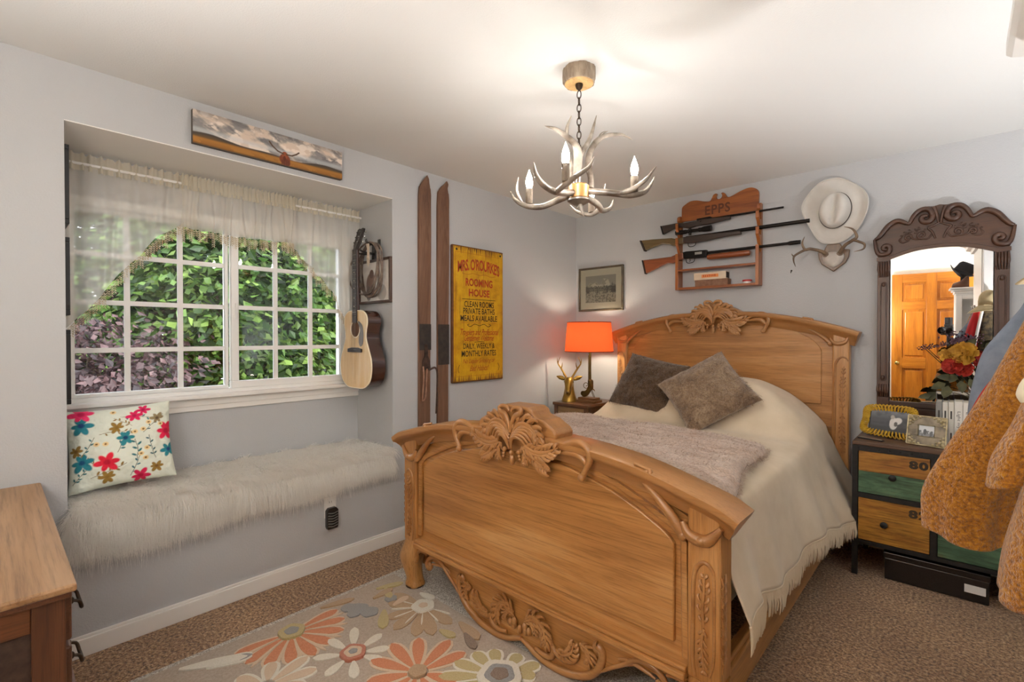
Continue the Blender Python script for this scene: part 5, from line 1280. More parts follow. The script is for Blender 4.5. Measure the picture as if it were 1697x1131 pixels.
P.put(((.60 - P.y) / .03) * (P.y > .38), '#7b735c'); P.put(((P.y > .40) & (P.y < .62) & (n2 > .52)) * 1., '#4d4736', .8); P.put((.42 - P.y) / .02, '#a89f84'); P.put(((P.y < .40) & (n2 > .55)) * 1., '#5f5844', .8)
for q, h_ in ((.05, .66), (.1, .58), (.88, .74), (.93, .68), (.98, .6), (.72, .6), (.4, .56)): P.put(((h_ - P.y) / .02) * (P.y > .35) * (np.abs(P.x - q) < .03 * (h_ - P.y + .05) * 3), '#4a4434')
Gp = np.array([[(x, 3.7612, z) for z in np.linspace(1.633, 1.877, 90)] for x in np.linspace(-2.553, -2.235, 110)])
MB().grid(Gp).build('print', vcol_mat('sepia_print', .6), fp, cols=P.flat())
g_ = MB().box(x0 + .018, x1 - .018, 3.7580, 3.7590, z0 + .018, z1 - .018).build('glass', M_glass, fp)

# ================================================================== nightstand, lamp, brass deer
M_nst = wood('nightstand_walnut', '#4a2c18', '#643e22', '#7a4e2c', axis='x', scale=8, rough=.35, coat=.3)
ns = thing('nightstand', (-2.38, 3.52, 0), 'small dark wooden nightstand between the wall and the bed', 'nightstand')
nx0, nx1, ny0, ny1, nzt = -2.565, -2.215, 3.300, 3.745, .765
MB().box(nx0 - .008, nx1, ny0 - .010, ny1, nzt - .024, nzt).build('top', M_nst, ns, bevel=.004)
for x in (nx0, nx1 - .04):
    for y in (ny0, ny1 - .04): MB().box(x, x + .04, y, y + .04, 0.001, nzt - .024).build('leg', M_nst, ns, bevel=.003)
MB().box(nx0 + .04, nx1 - .04, ny0 + .008, ny1 - .04, .45, nzt - .024).build('case', M_nst, ns)
dr = MB().box(nx0 + .045, nx1 - .045, ny0 - .002, ny0 + .008, .60, nzt - .035).build('drawer', wood('drawer_front', '#6a4a2c', '#8a6a44', '#a08058', axis='x', scale=10), ns, bevel=.003)
MB().ell(((nx0 + nx1) / 2, ny0 - .012, .665), (.014, .012, .014), 10, 8).build('knob', M_pull, dr, smooth=60)
M_brass = mat('dull_brass', '#8a6a2e', '#a3823e', scale=14, rough=.32, metal=.85)
# deer bust
dx, dy, dz = -2.487, 3.415, nzt
de = thing('brass_deer_head', (dx, dy, dz), 'brass deer head bust with tall antlers on the nightstand', 'figurine')
fdir = np.array([.50, -.866]); sdir = np.array([.866, .50])          # facing the room
def D(f, s, z): return (dx + fdir[0] * f + sdir[0] * s, dy + fdir[1] * f + sdir[1] * s, dz + z)
def oval(f, z, rf, rs, tilt=0.):
    return [D(f + rf * math.cos(a), rs * math.sin(a), z + tilt * rf * math.cos(a)) for a in np.linspace(0, 2 * math.pi, 18, endpoint=False)]
mb = MB(); mb.rings([oval(-.004, .001, .060, .066), oval(-.006, .02, .058, .062), oval(-.010, .06, .046, .050), oval(-.010, .10, .038, .042), oval(-.004, .135, .035, .038), oval(.002, .165, .035, .040), oval(.006, .190, .032, .036), oval(.006, .207, .014, .018)]); neck = mb.build('neck', M_brass, de, smooth=60)
hp_ = [(.006, .188, .040, .040), (.032, .168, .044, .040), (.062, .134, .036, .031), (.086, .104, .028, .024), (.100, .084, .026, .023), (.108, .070, .016, .016)]
rings = []
for f, z, r1, r2 in cat(hp_, 3):
    rings.append([D(f + r1 * math.cos(a) * .80, r2 * math.sin(a), z + r1 * math.cos(a) * .60) for a in np.linspace(0, 2 * math.pi, 16, endpoint=False)])
mb = MB(); mb.rings(rings); mb.build('head', M_brass, de, smooth=60)
mb = MB(); mb.ell(D(.124, 0, .088), (.014, .014, .011), 10, 8); mb.build('nose', mat('dark_brass', '#5a431e', rough=.4, metal=.8), de, smooth=60)
for s in (-1, 1):
    MB().tube([D(.0, s * .030, .185), D(-.008, s * .060, .198), D(-.010, s * .085, .205), D(-.010, s * .112, .214)], [.008, .019, .017, .002], n=10, smooth=4, sq=((fdir[0], fdir[1], 0), .4)).build('ear', M_brass, de, smooth=60)
    mb = MB(); mb.tube([D(.008, s * .020, .195), D(.0, s * .045, .240), D(-.006, s * .072, .285), D(-.004, s * .098, .325), D(.0, s * .106, .372)], [.011, .009, .008, .006, .001], n=8, smooth=5)
    mb.tube([D(-.005, s * .070, .282), D(.006, s * .062, .305), D(.008, s * .058, .335)], [.006, .005, .001], n=6, smooth=4); mb.tube([D(-.004, s * .098, .325), D(.004, s * .090, .355), D(.004, s * .076, .385)], [.005, .004, .001], n=6, smooth=4); mb.tube([D(.004, s * .032, .215), D(.022, s * .042, .225), D(.03, s * .052, .240)], [.005, .004, .001], n=6, smooth=4)
    mb.build('antler', M_brass, de, smooth=60)
    MB().ell(D(.046, s * .037, .172), (.006, .006, .005), 8, 6).build('eye', M_blackpl, de, smooth=60)
# revolver lamp
lx, ly, lz = -2.325, 3.475, nzt
lp = thing('table_lamp', (lx, ly, lz), 'table lamp with glowing orange-red drum shade and revolver-shaped base', 'lamp')
M_plinth = wood('lamp_plinth', '#5a3a1e', '#76502c', '#8c6238', axis='x', scale=9)
MB().box(lx - .095, lx + .095, ly - .060, ly + .060, lz + .0005, lz + .022).build('plinth', M_plinth, lp, bevel=.003)
MB().box(lx - .080, lx + .080, ly - .048, ly + .048, lz + .0225, lz + .042).build('plinth_step', M_plinth, lp, bevel=.003)
M_bronze = mat('antique_bronze', '#7a6030', '#5a4626', scale=14, rough=.35, metal=.8)
gs = cat([(-.085, .058), (-.060, .042), (-.030, .050), (-.008, .075), (.010, .100), (.028, .112), (.030, .150), (.026, .190), (-.012, .196), (-.014, .150), (-.022, .120), (-.045, .095), (-.075, .092), (-.088, .078)], 3, True)
MB().prism([(lx + .010 + a, lz + b) for a, b in gs], ly - .012, ly + .012).build('revolver_grip', M_bronze, lp, bevel=.005)
MB().lathe([(.020, 0), (.023, .004), (.023, .044), (.020, .048)], (lx + .016, ly, lz + .142), 14).build('revolver_cylinder', M_bronze, lp, smooth=40)
mb = MB(); mb.tube([(lx - .030 + .024 * math.cos(a), ly, lz + .140 + .024 * math.sin(a)) for a in np.linspace(0, 2 * math.pi, 20, endpoint=False)], .003, n=6, closed=True); mb.tube([(lx - .012, ly, lz + .145), (lx - .026, ly, lz + .140), (lx - .028, ly, lz + .130)], .003, n=5); mb.build('trigger_guard', M_bronze, lp, smooth=60)
mb = MB(); mb.tube([(lx + .034, ly, lz + .118), (lx + .052, ly, lz + .108), (lx + .060, ly, lz + .098)], [.006, .005, .002], n=6); mb.build('hammer', M_bronze, lp, smooth=60)
mb = MB(); mb.tube([(lx + .012, ly, lz + .19), (lx + .010, ly, lz + .46)], .0105, n=12); mb.tube([(lx - .002, ly, lz + .19), (lx - .002, ly, lz + .40)], .005, n=8); mb.build('barrel_stem', M_bronze, lp, smooth=40)
for q in (.018, .030): MB().tube([(lx + q, ly, lz + .105), (lx + q + .025, ly + .01, lz + .042)], .0025, n=6).build('strut', M_bronze, lp)
def shade_mat():
    m, nt, b = _new('red_shade'); nt.nodes.remove(b)
    d = nt.nodes.new('ShaderNodeBsdfDiffuse'); t = nt.nodes.new('ShaderNodeBsdfTranslucent')
    d.inputs['Color'].default_value = lin('#e8683a'); t.inputs['Color'].default_value = lin('#ff7440')
    mx = nt.nodes.new('ShaderNodeMixShader'); mx.inputs[0].default_value = .5
    nt.links.new(d.outputs[0], mx.inputs[1]); nt.links.new(t.outputs[0], mx.inputs[2]); nt.links.new(mx.outputs[0], nt.nodes['Material Output'].inputs['Surface']); return m
SX, SYY = lx, ly; sb, st_ = .433, .680; rb, rt = .205, .184
mb = MB(); mb.lathe([(rb, sb), (rt, st_)], (SX, SYY, lz), 48, caps=False); sh = mb.build('shade', shade_mat(), lp, smooth=180)
MB().lathe([(rb - .004, sb + .001), (rt - .004, st_ - .001)], (SX, SYY, lz), 48, caps=False).build('shade_liner', sheer_mat('white_liner', '#f4f0e8', 1.0, .42), sh, smooth=180)
for r_, z in ((rb, sb), (rt, st_)):
    MB().tube([(SX + r_ * math.cos(a), SYY + r_ * math.sin(a), lz + z) for a in np.linspace(0, 2 * math.pi, 48, endpoint=False)], .0032, n=6, closed=True).build('shade_rim', mat('shade_trim', '#8f2a12', rough=.8) if z == sb else bpy.data.materials['shade_trim'], sh, smooth=60)
mb = MB()
for a in (0, 2.09, 4.19): mb.tube([(SX, SYY, lz + st_ - .012), (SX + rt * math.cos(a), SYY + rt * math.sin(a), lz + st_)], .002, n=5)
mb.tube([(SX + .010, SYY, lz + .46), (SX, SYY, lz + .475), (SX, SYY, lz + .48)], .012, n=8); mb.lathe([(.006, 0), (.009, .008), (.004, .02), (.002, .026)], (SX, SYY, lz + st_ - .01), 10); mb.build('harp_and_finial', M_bronze, lp, smooth=60)
M_bulb = mat('lit_bulb', '#fff2dd', emit='#fff0d6', estr=LAMP_BULB)
MB().ell((SX, SYY, lz + .545), (.030, .030, .045), 12, 8).build('bulb', M_bulb, lp, smooth=180)

# ================================================================== reclaimed-wood dresser on the right
M_iron = mat('black_iron', '#1c1a19', '#2a2725', scale=30, rough=.55, metal=.3)
M_dtop = wood('dresser_top', '#3e2a1e', '#5c4230', '#745641', axis='x', scale=7, rough=.5, coat=.1)
def worn(name, cols, sc_=5):
    m, nt, b = _new(name); f = _noise(nt, _coords(nt, (.5, 1, 2.2)), sc_, 6, .65, .8)
    n_ = len(cols); c = _ramp(nt, f, [(.25 + .5 * k / (n_ - 1), q) for k, q in enumerate(cols)])
    g = _noise(nt, _coords(nt, (.1, 1, 1.5)), 60, 4, .7); gc = _ramp(nt, g, [(.32, '#6a5a4a'), (.55, '#ffffff')])
    mx = nt.nodes.new('ShaderNodeMix'); mx.data_type = 'RGBA'; mx.blend_type = 'MULTIPLY'; mx.inputs['Factor'].default_value = .7
    nt.links.new(c, mx.inputs[6]); nt.links.new(gc, mx.inputs[7]); nt.links.new(mx.outputs[2], b.inputs['Base Color']); b.inputs['Roughness'].default_value = .55
    _bump(nt, b, g, .3, .002); return m
M_wo = worn('worn_orange_wood', ['#5a3418', '#8f5a22', '#a8742c', '#8a4a1e'])
M_wg = worn('worn_green_wood', ['#2c3a26', '#3c5a42', '#5a7a5a', '#6a5a30'])
M_wy = worn('worn_mustard_wood', ['#6a3c16', '#a06a24', '#b98430', '#8a4a20'])
M_wt = worn('worn_teal_wood', ['#2a3a30', '#3a5a50', '#4f7a64', '#3a3a28'])
ds = thing('reclaimed_dresser', (.06, 3.51, 0), 'black iron dresser with colourful reclaimed wood drawers numbered 80 and 82', 'dresser')
DX0, DX1, DY0, DY1 = -.443, .575, 3.280, 3.740
MB().box(DX0, DX1, DY0, DY1, .724, .745).build('top', M_dtop, ds, bevel=.003)
for x in (DX0, DX1 - .026):
    for y in (DY0, DY1 - .026): MB().box(x, x + .026, y, y + .026, 0.001, .724).build('leg', M_iron, ds)
mb = MB()
for xa, xb in ((DX0 + .026, DX1 - .026),):
    for za, zb in ((.696, .724), (.437, .462), (.178, .200)): mb.box(xa, xb, DY0, DY0 + .02, za, zb)
mb.box(-.110, -.084, DY0, DY0 + .02, .2, .437); mb.box(-.110, -.084, DY0, DY0 + .02, .462, .696); mb.box(.232, .258, DY0, DY0 + .02, .2, .437); mb.box(.232, .258, DY0, DY0 + .02, .462, .696)
mb.build('front_frame', M_iron, ds)
MB().box(DX0 + .002, DX0 + .010, DY0 + .026, DY1 - .026, .178, .724).build('side_panel', M_iron, ds); MB().box(DX1 - .010, DX1 - .002, DY0 + .026, DY1 - .026, .178, .724).build('side_panel', M_iron, ds)
MB().box(DX0 + .026, DX1 - .026, DY1 - .02, DY1 - .01, .178, .724).build('back_panel', M_iron, ds); MB().box(DX0 + .026, DX1 - .026, DY0 + .026, DY1 - .026, .178, .186).build('bottom_panel', M_iron, ds)
mb = MB()
for k in range(22): mb.ell((DX0 + .03 + k * .045, DY0 - .001, .710), (.005, .003, .005), 6, 4)
mb.build('rivets', M_iron, ds, smooth=60)
cols_ = [(DX0 + .028, -.112), (-.082, .230), (.260, DX1 - .028)]
for ci, (xa, xb) in enumerate(cols_):
    for ri, (za, zb) in enumerate(((.464, .694), (.202, .435))):
        zm = za + (zb - za) * (.52 if ri == 0 else .55)
        ma, mb_ = ((M_wo, M_wg), (M_wy, M_wy))[ri] if ci == 0 else ((M_wt, M_wt), (M_wt, M_wg))[ri] if ci == 1 else ((M_wy, M_wo), (M_wg, M_wt))[ri]
        d_ = MB().box(xa, xb, DY0 + .012, DY0 + .20, za, zb).build('drawer', M_iron, ds)
        MB().box(xa + .001, xb - .001, DY0 + .002, DY0 + .012, zm + .0006, zb - .001).build('plank', ma, d_, bevel=.0015)
        MB().box(xa + .001, xb - .001, DY0 + .003, DY0 + .012, za + .001, zm - .0006).build('plank', mb_, d_, bevel=.0015)
        kx = (xa + xb) / 2 - (.0 if ri == 0 else .035 if ci == 0 else 0); kz = za + (zb - za) * .47
        mb = MB(); mb.lathe([(.006, 0), (.007, -.012), (.016, -.016), (.017, -.024), (.011, -.030), (.001, -.032)], (kx, DY0 + .002, kz), 16, axis='y'); mb.build('knob', M_iron, d_, smooth=50)
        if ci == 0:
            lettering(('80', '82')[ri], M_blk, d_, lambda a, b, zz=zb: (-.158 + a, DY0 + .0012, zz - .040 + b), .078, .044, .05, space=1.15, name='stencil_number')
ub = thing('storage_box', (-.09, 3.45, 0), 'flat black box with a white label pushed under the dresser', 'box')
MB().box(-.30, .11, 3.325, 3.62, .002, .118).build('box_body', M_blackpl, ub, bevel=.004); MB().box(-.305, .115, 3.32, 3.625, .1185, .150).build('lid', M_blackpl, ub, bevel=.004)
MB().box(.020, .098, 3.3238, 3.3246, .045, .085).build('label', M_white, ub)
# things on the dresser
M_ywk = mat('yellow_wicker', '#c9a227', '#a87f18', scale=40, rough=.6)
def frame_thing(name, label, cx, cy, cz, w_, h_, yaw, lean):
    t = thing(name, (cx, cy, .745), label, 'photo frame')
    M = Matrix.Translation((cx, cy, cz)) @ Matrix.Rotation(yaw, 4, 'Z') @ Matrix.Rotation(-lean, 4, 'X'); return t, M
t, M = frame_thing('photo_frame', 'yellow wicker photo frame with black and white couple photo', -.305, 3.475, .7485, .265, .190, R(-17), R(14))
rings_ = []
loop = cat([(-.128, .02), (-.132, .10), (-.118, .172), (0, .188), (.118, .178), (.132, .10), (.128, .015), (0, .004)], 7, True)
mb = MB(M)
for i, (a, b) in enumerate(loop):
    nx__, nz__ = -(a) / .13, -(b - .095) / .09; l_ = math.hypot(nx__, nz__); n2 = np.array([nx__, nz__]) / l_
    c0 = np.array([a, b]); c1 = c0 + n2 * .034
    side = np.array([-n2[1], n2[0]]) * .009
    mb.tube([(q[0], -.002 + dy_, q[1]) for q, dy_ in ((c1 - side, 0), (c0 * .5 + c1 * .5 - side, -.008), (c0, -.004), (c0 * .5 + c1 * .5 + side, -.008), (c1 + side, 0))], .0042, n=6, smooth=3)
mb.build('wicker_rim', M_ywk, t, smooth=60)
MB(M).box(-.100, .100, -.002, .006, .030, .160).build('backing', M_blackframe, t); MB(M).prism([(.006, .01), (.075, .0015), (.072, .0015), (.006, .12)], -.01, .01, 'yz').build('easel', M_blackframe, t)
P = Paint(60, 40, '#5a5c60', 1.6); n1 = vnoise(P.x * 5, P.y * 5, 71); P.put((P.y - .6) / .3, '#7d8086'); P.put((.3 - P.y) / .1, '#4c4c4e'); P.put((n1 - .5) / .2, '#45474b', .5)
P.ellipse(.62, .42, .18, .30, '#dcdad6'); P.ellipse(.72, .55, .20, .16, '#e6e4e0', .6); P.ellipse(.58, .72, .09, .10, '#b9b2aa'); P.ellipse(.68, .40, .08, .12, '#6d6a66')
MB(M).grid(np.array([[(x, -.0032, z) for z in np.linspace(.034, .156, 40)] for x in np.linspace(-.092, .092, 60)])).build('photo', vcol_mat('couple_photo', .3), t, cols=P.flat())
t, M = frame_thing('photo_frame', 'square antique silver photo frame with embossed corners', -.135, 3.362, .7485, .17, .155, R(-13), R(12))
M_sil = mat('antique_silver_wood', '#6d6252', '#a89a80', scale=16, rough=.45); M_emb = mat('gilt_relief', '#c9bb96', '#8d7d5a', scale=40, rough=.35, metal=.5)
mb = MB(M); mb.box(-.082, .082, -.004, .006, .0, .050); mb.box(-.082, .082, -.004, .006, .106, .156); mb.box(-.082, -.032, -.004, .006, .05, .106); mb.box(.032, .082, -.004, .006, .05, .106); mb.build('frame', M_sil, t, bevel=.002)
mb = MB(M)
for sx in (-1, 1):
    for sz in (-1, 1):
        c0 = np.array([sx * .070, .078 + sz * .066])
        for (a, b), r_ in (((0, 0), .011), ((-.022, .002), .008), ((0, -.020), .008), ((-.040, .003), .006), ((.002, -.038), .006), ((-.012, -.012), .008), ((-.026, -.010), .005), ((-.010, -.028), .005)):
            mb.ell((c0[0] + sx * a, -.004, c0[1] + sz * b), (r_, .004, r_), 8, 6)
for s in (-1, 1): mb.tube([(s * .081, -.004, .003), (s * .081, -.004, .153)], .0035, n=6); mb.tube([(-.081, -.004, .078 + s * .076), (.081, -.004, .078 + s * .076)], .0035, n=6)
mb.tube([(-.034, -.005, .048), (.034, -.005, .048), (.034, -.005, .108), (-.034, -.005, .108)], .003, n=5, closed=True); mb.build('embossed_relief', M_emb, t, smooth=60)
MB(M).prism([(.006, .01), (.06, .0015), (.057, .0015), (.006, .11)], -.01, .01, 'yz').build('easel', M_blackframe, t)
P = Paint(40, 40, '#dfe3e6', 1.); P.put((.35 - P.y) / .1, '#8d8f92'); P.put(((.55 - P.y) / .05) * (vnoise(P.x * 9, P.y * 2, 5) > .5), '#6d6f72'); P.ellipse(.4, .4, .12, .3, '#5d5f62')
MB(M).grid(np.array([[(x, -.001, z) for z in np.linspace(.05, .106, 40)] for x in np.linspace(-.032, .032, 40)])).build('photo', vcol_mat('street_photo', .3), t, cols=P.flat())
cpk = thing('comb_case', (-.37, 3.372, .745), 'flat dark pocket case lying on the dresser corner', 'case')
Mk = Matrix.Translation((-.37, 3.372, .7455)) @ Matrix.Rotation(R(-20), 4, 'Z')
MB(Mk).box(-.062, .062, -.014, .014, 0, .007).build('case_body', M_blackframe, cpk, bevel=.002); MB(Mk).box(-.054, .054, -.008, .008, .0071, .0085).build('inlay', M_sil, cpk)
M_bk = [mat('book_grey', '#8d8a86', rough=.6), mat('book_cream', '#d9d4c9', rough=.6), mat('book_white', '#e6e2da', rough=.6), mat('book_stone', '#bdb6aa', rough=.6)]
M_page = mat('book_pages', '#e8e0cc', rough=.9); M_ink = mat('book_ink', '#4a4640', rough=.7)
bxp = -.098; rnd = random.Random(9)
blab = ['grey spined book at the left end of the row beside the silver frame', 'thin cream spined book, second from the left in the dresser row', 'thin white spined book, third from the left in the dresser row', 'thick white spined book, fourth from the left in the dresser row', 'stone coloured book, fifth from the left in the dresser row', 'pale book half hidden behind the coats at the row end']
for k, (tw, hh, dpt, ms, title) in enumerate(((.026, .235, .15, 0, None), (.022, .232, .15, 1, None), (.022, .235, .155, 1, None), (.032, .240, .16, 2, 'Light my Life'), (.030, .238, .16, 2, 'Every Day'), (.024, .236, .155, 3, None))):
    t = thing('book', (bxp + tw / 2, 3.50, .745), blab[k], 'book', 'books on the dresser')
    y0_ = 3.455; ya = y0_ + dpt
    mb = MB(); mb.box(bxp, bxp + .0025, y0_, ya, .7455, .745 + hh); mb.box(bxp + tw - .0025, bxp + tw, y0_, ya, .7455, .745 + hh); mb.box(bxp + .0025, bxp + tw - .0025, y0_, y0_ + .003, .7455, .745 + hh)
    mb.build('cover', M_bk[ms], t, bevel=.001); MB().box(bxp + .003, bxp + tw - .003, y0_ + .0035, ya - .004, .748, .745 + hh - .004).build('pages', M_page, t)
    if title:
        v_, f_ = text_mesh(title); e_ = v_.max(0) - v_.min(0); v_ = v_ / e_ * np.array([.135, tw * .5])
        MB().add([(bxp + tw / 2 + b, y0_ - .0004, .745 + hh * .50 - a) for a, b in v_], f_).build('spine_title', M_ink, t)
    else:
        for z in (.05, .165): MB().box(bxp + tw * .35, bxp + tw * .65, y0_ - .0004, y0_ - .0002, .745 + z - .02, .745 + z + .022).build('spine_print', M_ink, t)
    bxp += tw + .0015

# ================================================================== carved mirror
M_mah = wood('carved_mahogany', '#382113', '#4d2e1c', '#5f3c26', axis='x', scale=8, rough=.4, coat=.25)
M_mahz = wood('carved_mahogany_post', '#382113', '#4d2e1c', '#5f3c26', axis='z', scale=8, rough=.4, coat=.25)
mr = thing('carved_mirror', (-.096, 3.75, .745), 'tall mahogany framed mirror with scrolled crest standing on the dresser', 'mirror')
MX = -.096; MYf = 3.728
mz = lambda p: [(MX - a, b) for a, b in reversed(p)] + [(MX + a, b) for a, b in p if a > 1e-6]
crt = cat([(0, 2.090), (.030, 2.084), (.060, 2.088), (.095, 2.076), (.120, 2.045), (.140, 2.008), (.165, 2.024), (.195, 2.032), (.235, 2.005), (.262, 1.965), (.285, 1.938), (.302, 1.926)], 3)
low = [(.300, 1.90), (.296, 1.86), (.286, 1.815), (.226, 1.800)]
arcl = cat([(.226, 1.800), (.15, 1.828), (.08, 1.843), (0, 1.848)], 3)
half_ = [tuple(p) for p in crt] + low + [tuple(p) for p in arcl[1:]]
poly = [(MX + a, b) for a, b in half_] + [(MX - a, b) for a, b in reversed(half_[1:-1])]
MB().prism(poly, 3.735, 3.770).build('crest_board', M_mah, mr, bevel=.003)
MB().sweep(mz([tuple(p) for p in reversed(arcl)] if arcl[0][0] < arcl[-1][0] else [tuple(p) for p in arcl[::-1]]), [(-.006, 3.74), (-.006, 3.728), (.012, 3.726), (.016, 3.74)]).build('arch_moulding', M_mah, mr, smooth=50)
rl = lambda l, s: [(MX + s * a, b) for a, b in l]
for s in (-1, 1):
    mb = MB()
    relief(mb, rl([tuple(p) for p in cat([(.302, 1.924), (.282, 1.934), (.262, 1.960), (.235, 1.998), (.197, 2.022), (.168, 2.014), (.146, 1.998)], 2)], s), [.006, .012, .014, .015, .015, .013, .010], 3.724, .9, smooth=2)
    relief(mb, rl([(.146, 1.998), (.134, 2.000), (.118, 2.036), (.094, 2.064), (.064, 2.072), (.040, 2.058), (.030, 2.030)], s) + rl(spiral((.062, 2.020), .032, .008, 165, .95), s), [.008, .012, .015, .016, .016, .015, .014, .012, .010, .007], 3.722, .9, smooth=3)
    relief(mb, rl([(.302, 1.924), (.298, 1.895), (.292, 1.860), (.280, 1.832), (.256, 1.826), (.232, 1.838), (.226, 1.862)], s) + rl(spiral((.246, 1.864), .020, .005, 180, -.9), s), [.007, .012, .014, .014, .013, .012, .010, .007], 3.722, .9, smooth=3)
    for q in ((.012, .020), (.0, .0)): pass
    relief(mb, rl([(.006, 1.985), (.012, 2.03), (.026, 2.075)], s), [.005, .008, .010], 3.722, .9)
    mb.build('scroll_moulding', M_mah, mr, smooth=60)
    mb = MB()
    relief(mb, rl([(.018, 1.895), (.032, 1.935), (.050, 1.960), (.024, 1.972), (.002, 1.985)], s), [.004, .006, .006, .006, .005], 3.730, .9)
    relief(mb, rl([(.030, 1.930), (.050, 1.900), (.075, 1.900)], s) + rl(spiral((.078, 1.922), .022, .005, -90, 1.15), s), [.004, .006, .007, .007, .005, .003], 3.730, .9)
    relief(mb, rl([(.085, 1.900), (.115, 1.905), (.130, 1.925)], s) + rl(spiral((.140, 1.915), .018, .004, 150, -1.2), s), [.004, .006, .006, .004, .003], 3.730, .9)
    leaf_relief(mb, rl([(.095, 1.935), (.120, 1.950), (.150, 1.945), (.175, 1.925)], s), .012, 3.732, 4)
    leaf_relief(mb, rl([(.060, 1.945), (.085, 1.960), (.108, 1.958)], s), .010, 3.732, 3)
    relief(mb, rl([(.135, 1.898), (.165, 1.890), (.180, 1.905), (.170, 1.92)], s), [.003, .005, .005, .003], 3.732, .9)
    mb.build('carved_scrollwork', M_mah, mr, smooth=60)
    po = MB().box(MX + s * .256 - .030, MX + s * .256 + .030, 3.733, 3.770, .79, 1.808).build('side_post', M_mahz, mr, bevel=.003)
    mb = MB()
    mb.box(MX + s * .256 - .034, MX + s * .256 + .034, 3.728, 3.734, 1.790, 1.812)
    for z0_, z1_ in ((1.690, 1.785), (.955, 1.035)):
        for k in range(5): mb.tube([(MX + s * .256 + (k - 2) * .012, 3.732, z1_), (MX + s * .256 + (k - 2) * .0125, 3.724, (z0_ + z1_) / 2), (MX + s * .256 + (k - 2) * .010, 3.731, z0_)], [.005, .007, .003], n=6, smooth=3)
    lp_ = [(-.014, 1.07), (-.014, 1.64), (-.010, 1.655), (0, 1.66), (.010, 1.655), (.014, 1.64), (.014, 1.07), (.010, 1.058), (0, 1.053), (-.010, 1.058)]
    mb.tube([(MX + s * .256 + a, 3.731, b) for a, b in lp_], .0035, n=6, closed=True)
    for z in (1.645, 1.075): mb.ell((MX + s * .256, 3.730, z), (.010, .006, .014), 8, 6)
    mb.build('carved_leaf', M_mah, po, smooth=60)
mb = MB(); mb.box(MX - .226, MX + .226, 3.733, 3.770, .90, .935); mb.box(MX - .300, MX + .300, 3.715, 3.770, .7455, .79); mb.box(MX - .24, MX + .24, 3.735, 3.770, .79, .90); mb.build('bottom_rail', M_mah, mr, bevel=.004)
M_mirror = mat('mirror_silver', '#f2f2f2', rough=.0, metal=1.)
nrm = Vector((.02544, -.99964, -.00848)); yv = -nrm; zv = Vector((0, 0, 1)); xv = yv.cross(zv).normalized(); zv = xv.cross(yv).normalized()
Mg = Matrix.Translation((MX, 3.742, 1.36)) @ Matrix((xv, yv, zv)).transposed().to_4x4()
MB(Mg).prism([(-.222, -.43), (.222, -.43), (.222, .436), (.15, .462), (.08, .478), (0, .483), (-.08, .478), (-.15, .462), (-.222, .436)], 0, .003).build('mirror_glass', M_mirror, mr)

# ================================================================== dried flower bouquet in front of the mirror
vs_ = thing('flower_bouquet', (.055, 3.60, .745), 'bouquet of mustard and dark red silk flowers in a stoneware jug before the mirror', 'flowers')
M_jug = mat('stoneware', '#a08e78', '#c0b09a', scale=12, rough=.4); M_stem = mat('dry_stem', '#4a4026', rough=.9); M_dleaf = mat('dull_leaf', '#3a3a26', '#55522f', scale=20, rough=.7)
BX, BY = .085, 3.645
MB().lathe([(.030, .001), (.040, .01), (.048, .07), (.044, .13), (.030, .17), (.026, .20), (.032, .225), (.030, .228), (.024, .20)], (BX, BY, .745), 24).build('jug', M_jug, vs_, smooth=50)
def bloom(c, r, m, layers, n0, seed):
    rnd = random.Random(seed); c = np.array(c); mb = MB()
    face = np.array([-.35, -.9, .30]); face /= np.linalg.norm(face); ux = np.cross(face, (0, 0, 1)); ux /= np.linalg.norm(ux); uz = np.cross(ux, face)
    for L_ in range(layers):
        f = L_ / max(1, layers - 1); n_ = n0 - L_
        for k in range(max(3, n_)):
            a = 6.283 * k / max(3, n_) + L_ * .5 + rnd.uniform(-.15, .15); out = ux * math.cos(a) + uz * math.sin(a); tan = -ux * math.sin(a) + uz * math.cos(a)
            rr_ = r * (1.05 - .62 * f); wd = rr_ * .46; lift = face * r * (.10 + .55 * f)
            rows = []
            for i in range(5):
                t_ = i / 4; w_ = wd * (.35 + .75 * math.sin(math.pi * (.15 + .6 * t_))); cup = face * r * .30 * (t_ ** 2) * (1 if L_ else .35) + face * rnd.uniform(-.10, .10) * r
                rows.append([tuple(c + lift * .5 + out * rr_ * (.15 + .85 * t_) + tan * w_ * q * .6 + cup + face * r * .12 * abs(q)) for q in (-1, -.4, .4, 1)])
            mb.rings(rows, caps=False, closed=False)
    return mb.build('bloom', m, vs_, smooth=180)
M_mus = mat('mustard_petal', '#a8741c', '#c9962c', scale=30, rough=.7); M_rd = mat('red_petal', '#8a1a14', '#b8301c', scale=30, rough=.7); M_pur = mat('purple_petal', '#4c3340', '#6a4a58', scale=30, rough=.8)
bloom((.012, 3.555, 1.232), .062, M_mus, 6, 10, 1); bloom((-.058, 3.56, 1.225), .036, M_mus, 3, 6, 2); bloom((-.032, 3.545, 1.168), .046, M_rd, 6, 11, 3); bloom((.015, 3.545, 1.150), .040, M_rd, 6, 11, 4); bloom((.000, 3.575, 1.305), .018, M_pur, 3, 6, 5); bloom((.045, 3.58, 1.312), .018, M_pur, 3, 6, 6); bloom((-.030, 3.565, 1.298), .015, M_pur, 3, 6, 7); bloom((.085, 3.57, 1.20), .04, M_rd, 3, 7, 8)
mb = MB()
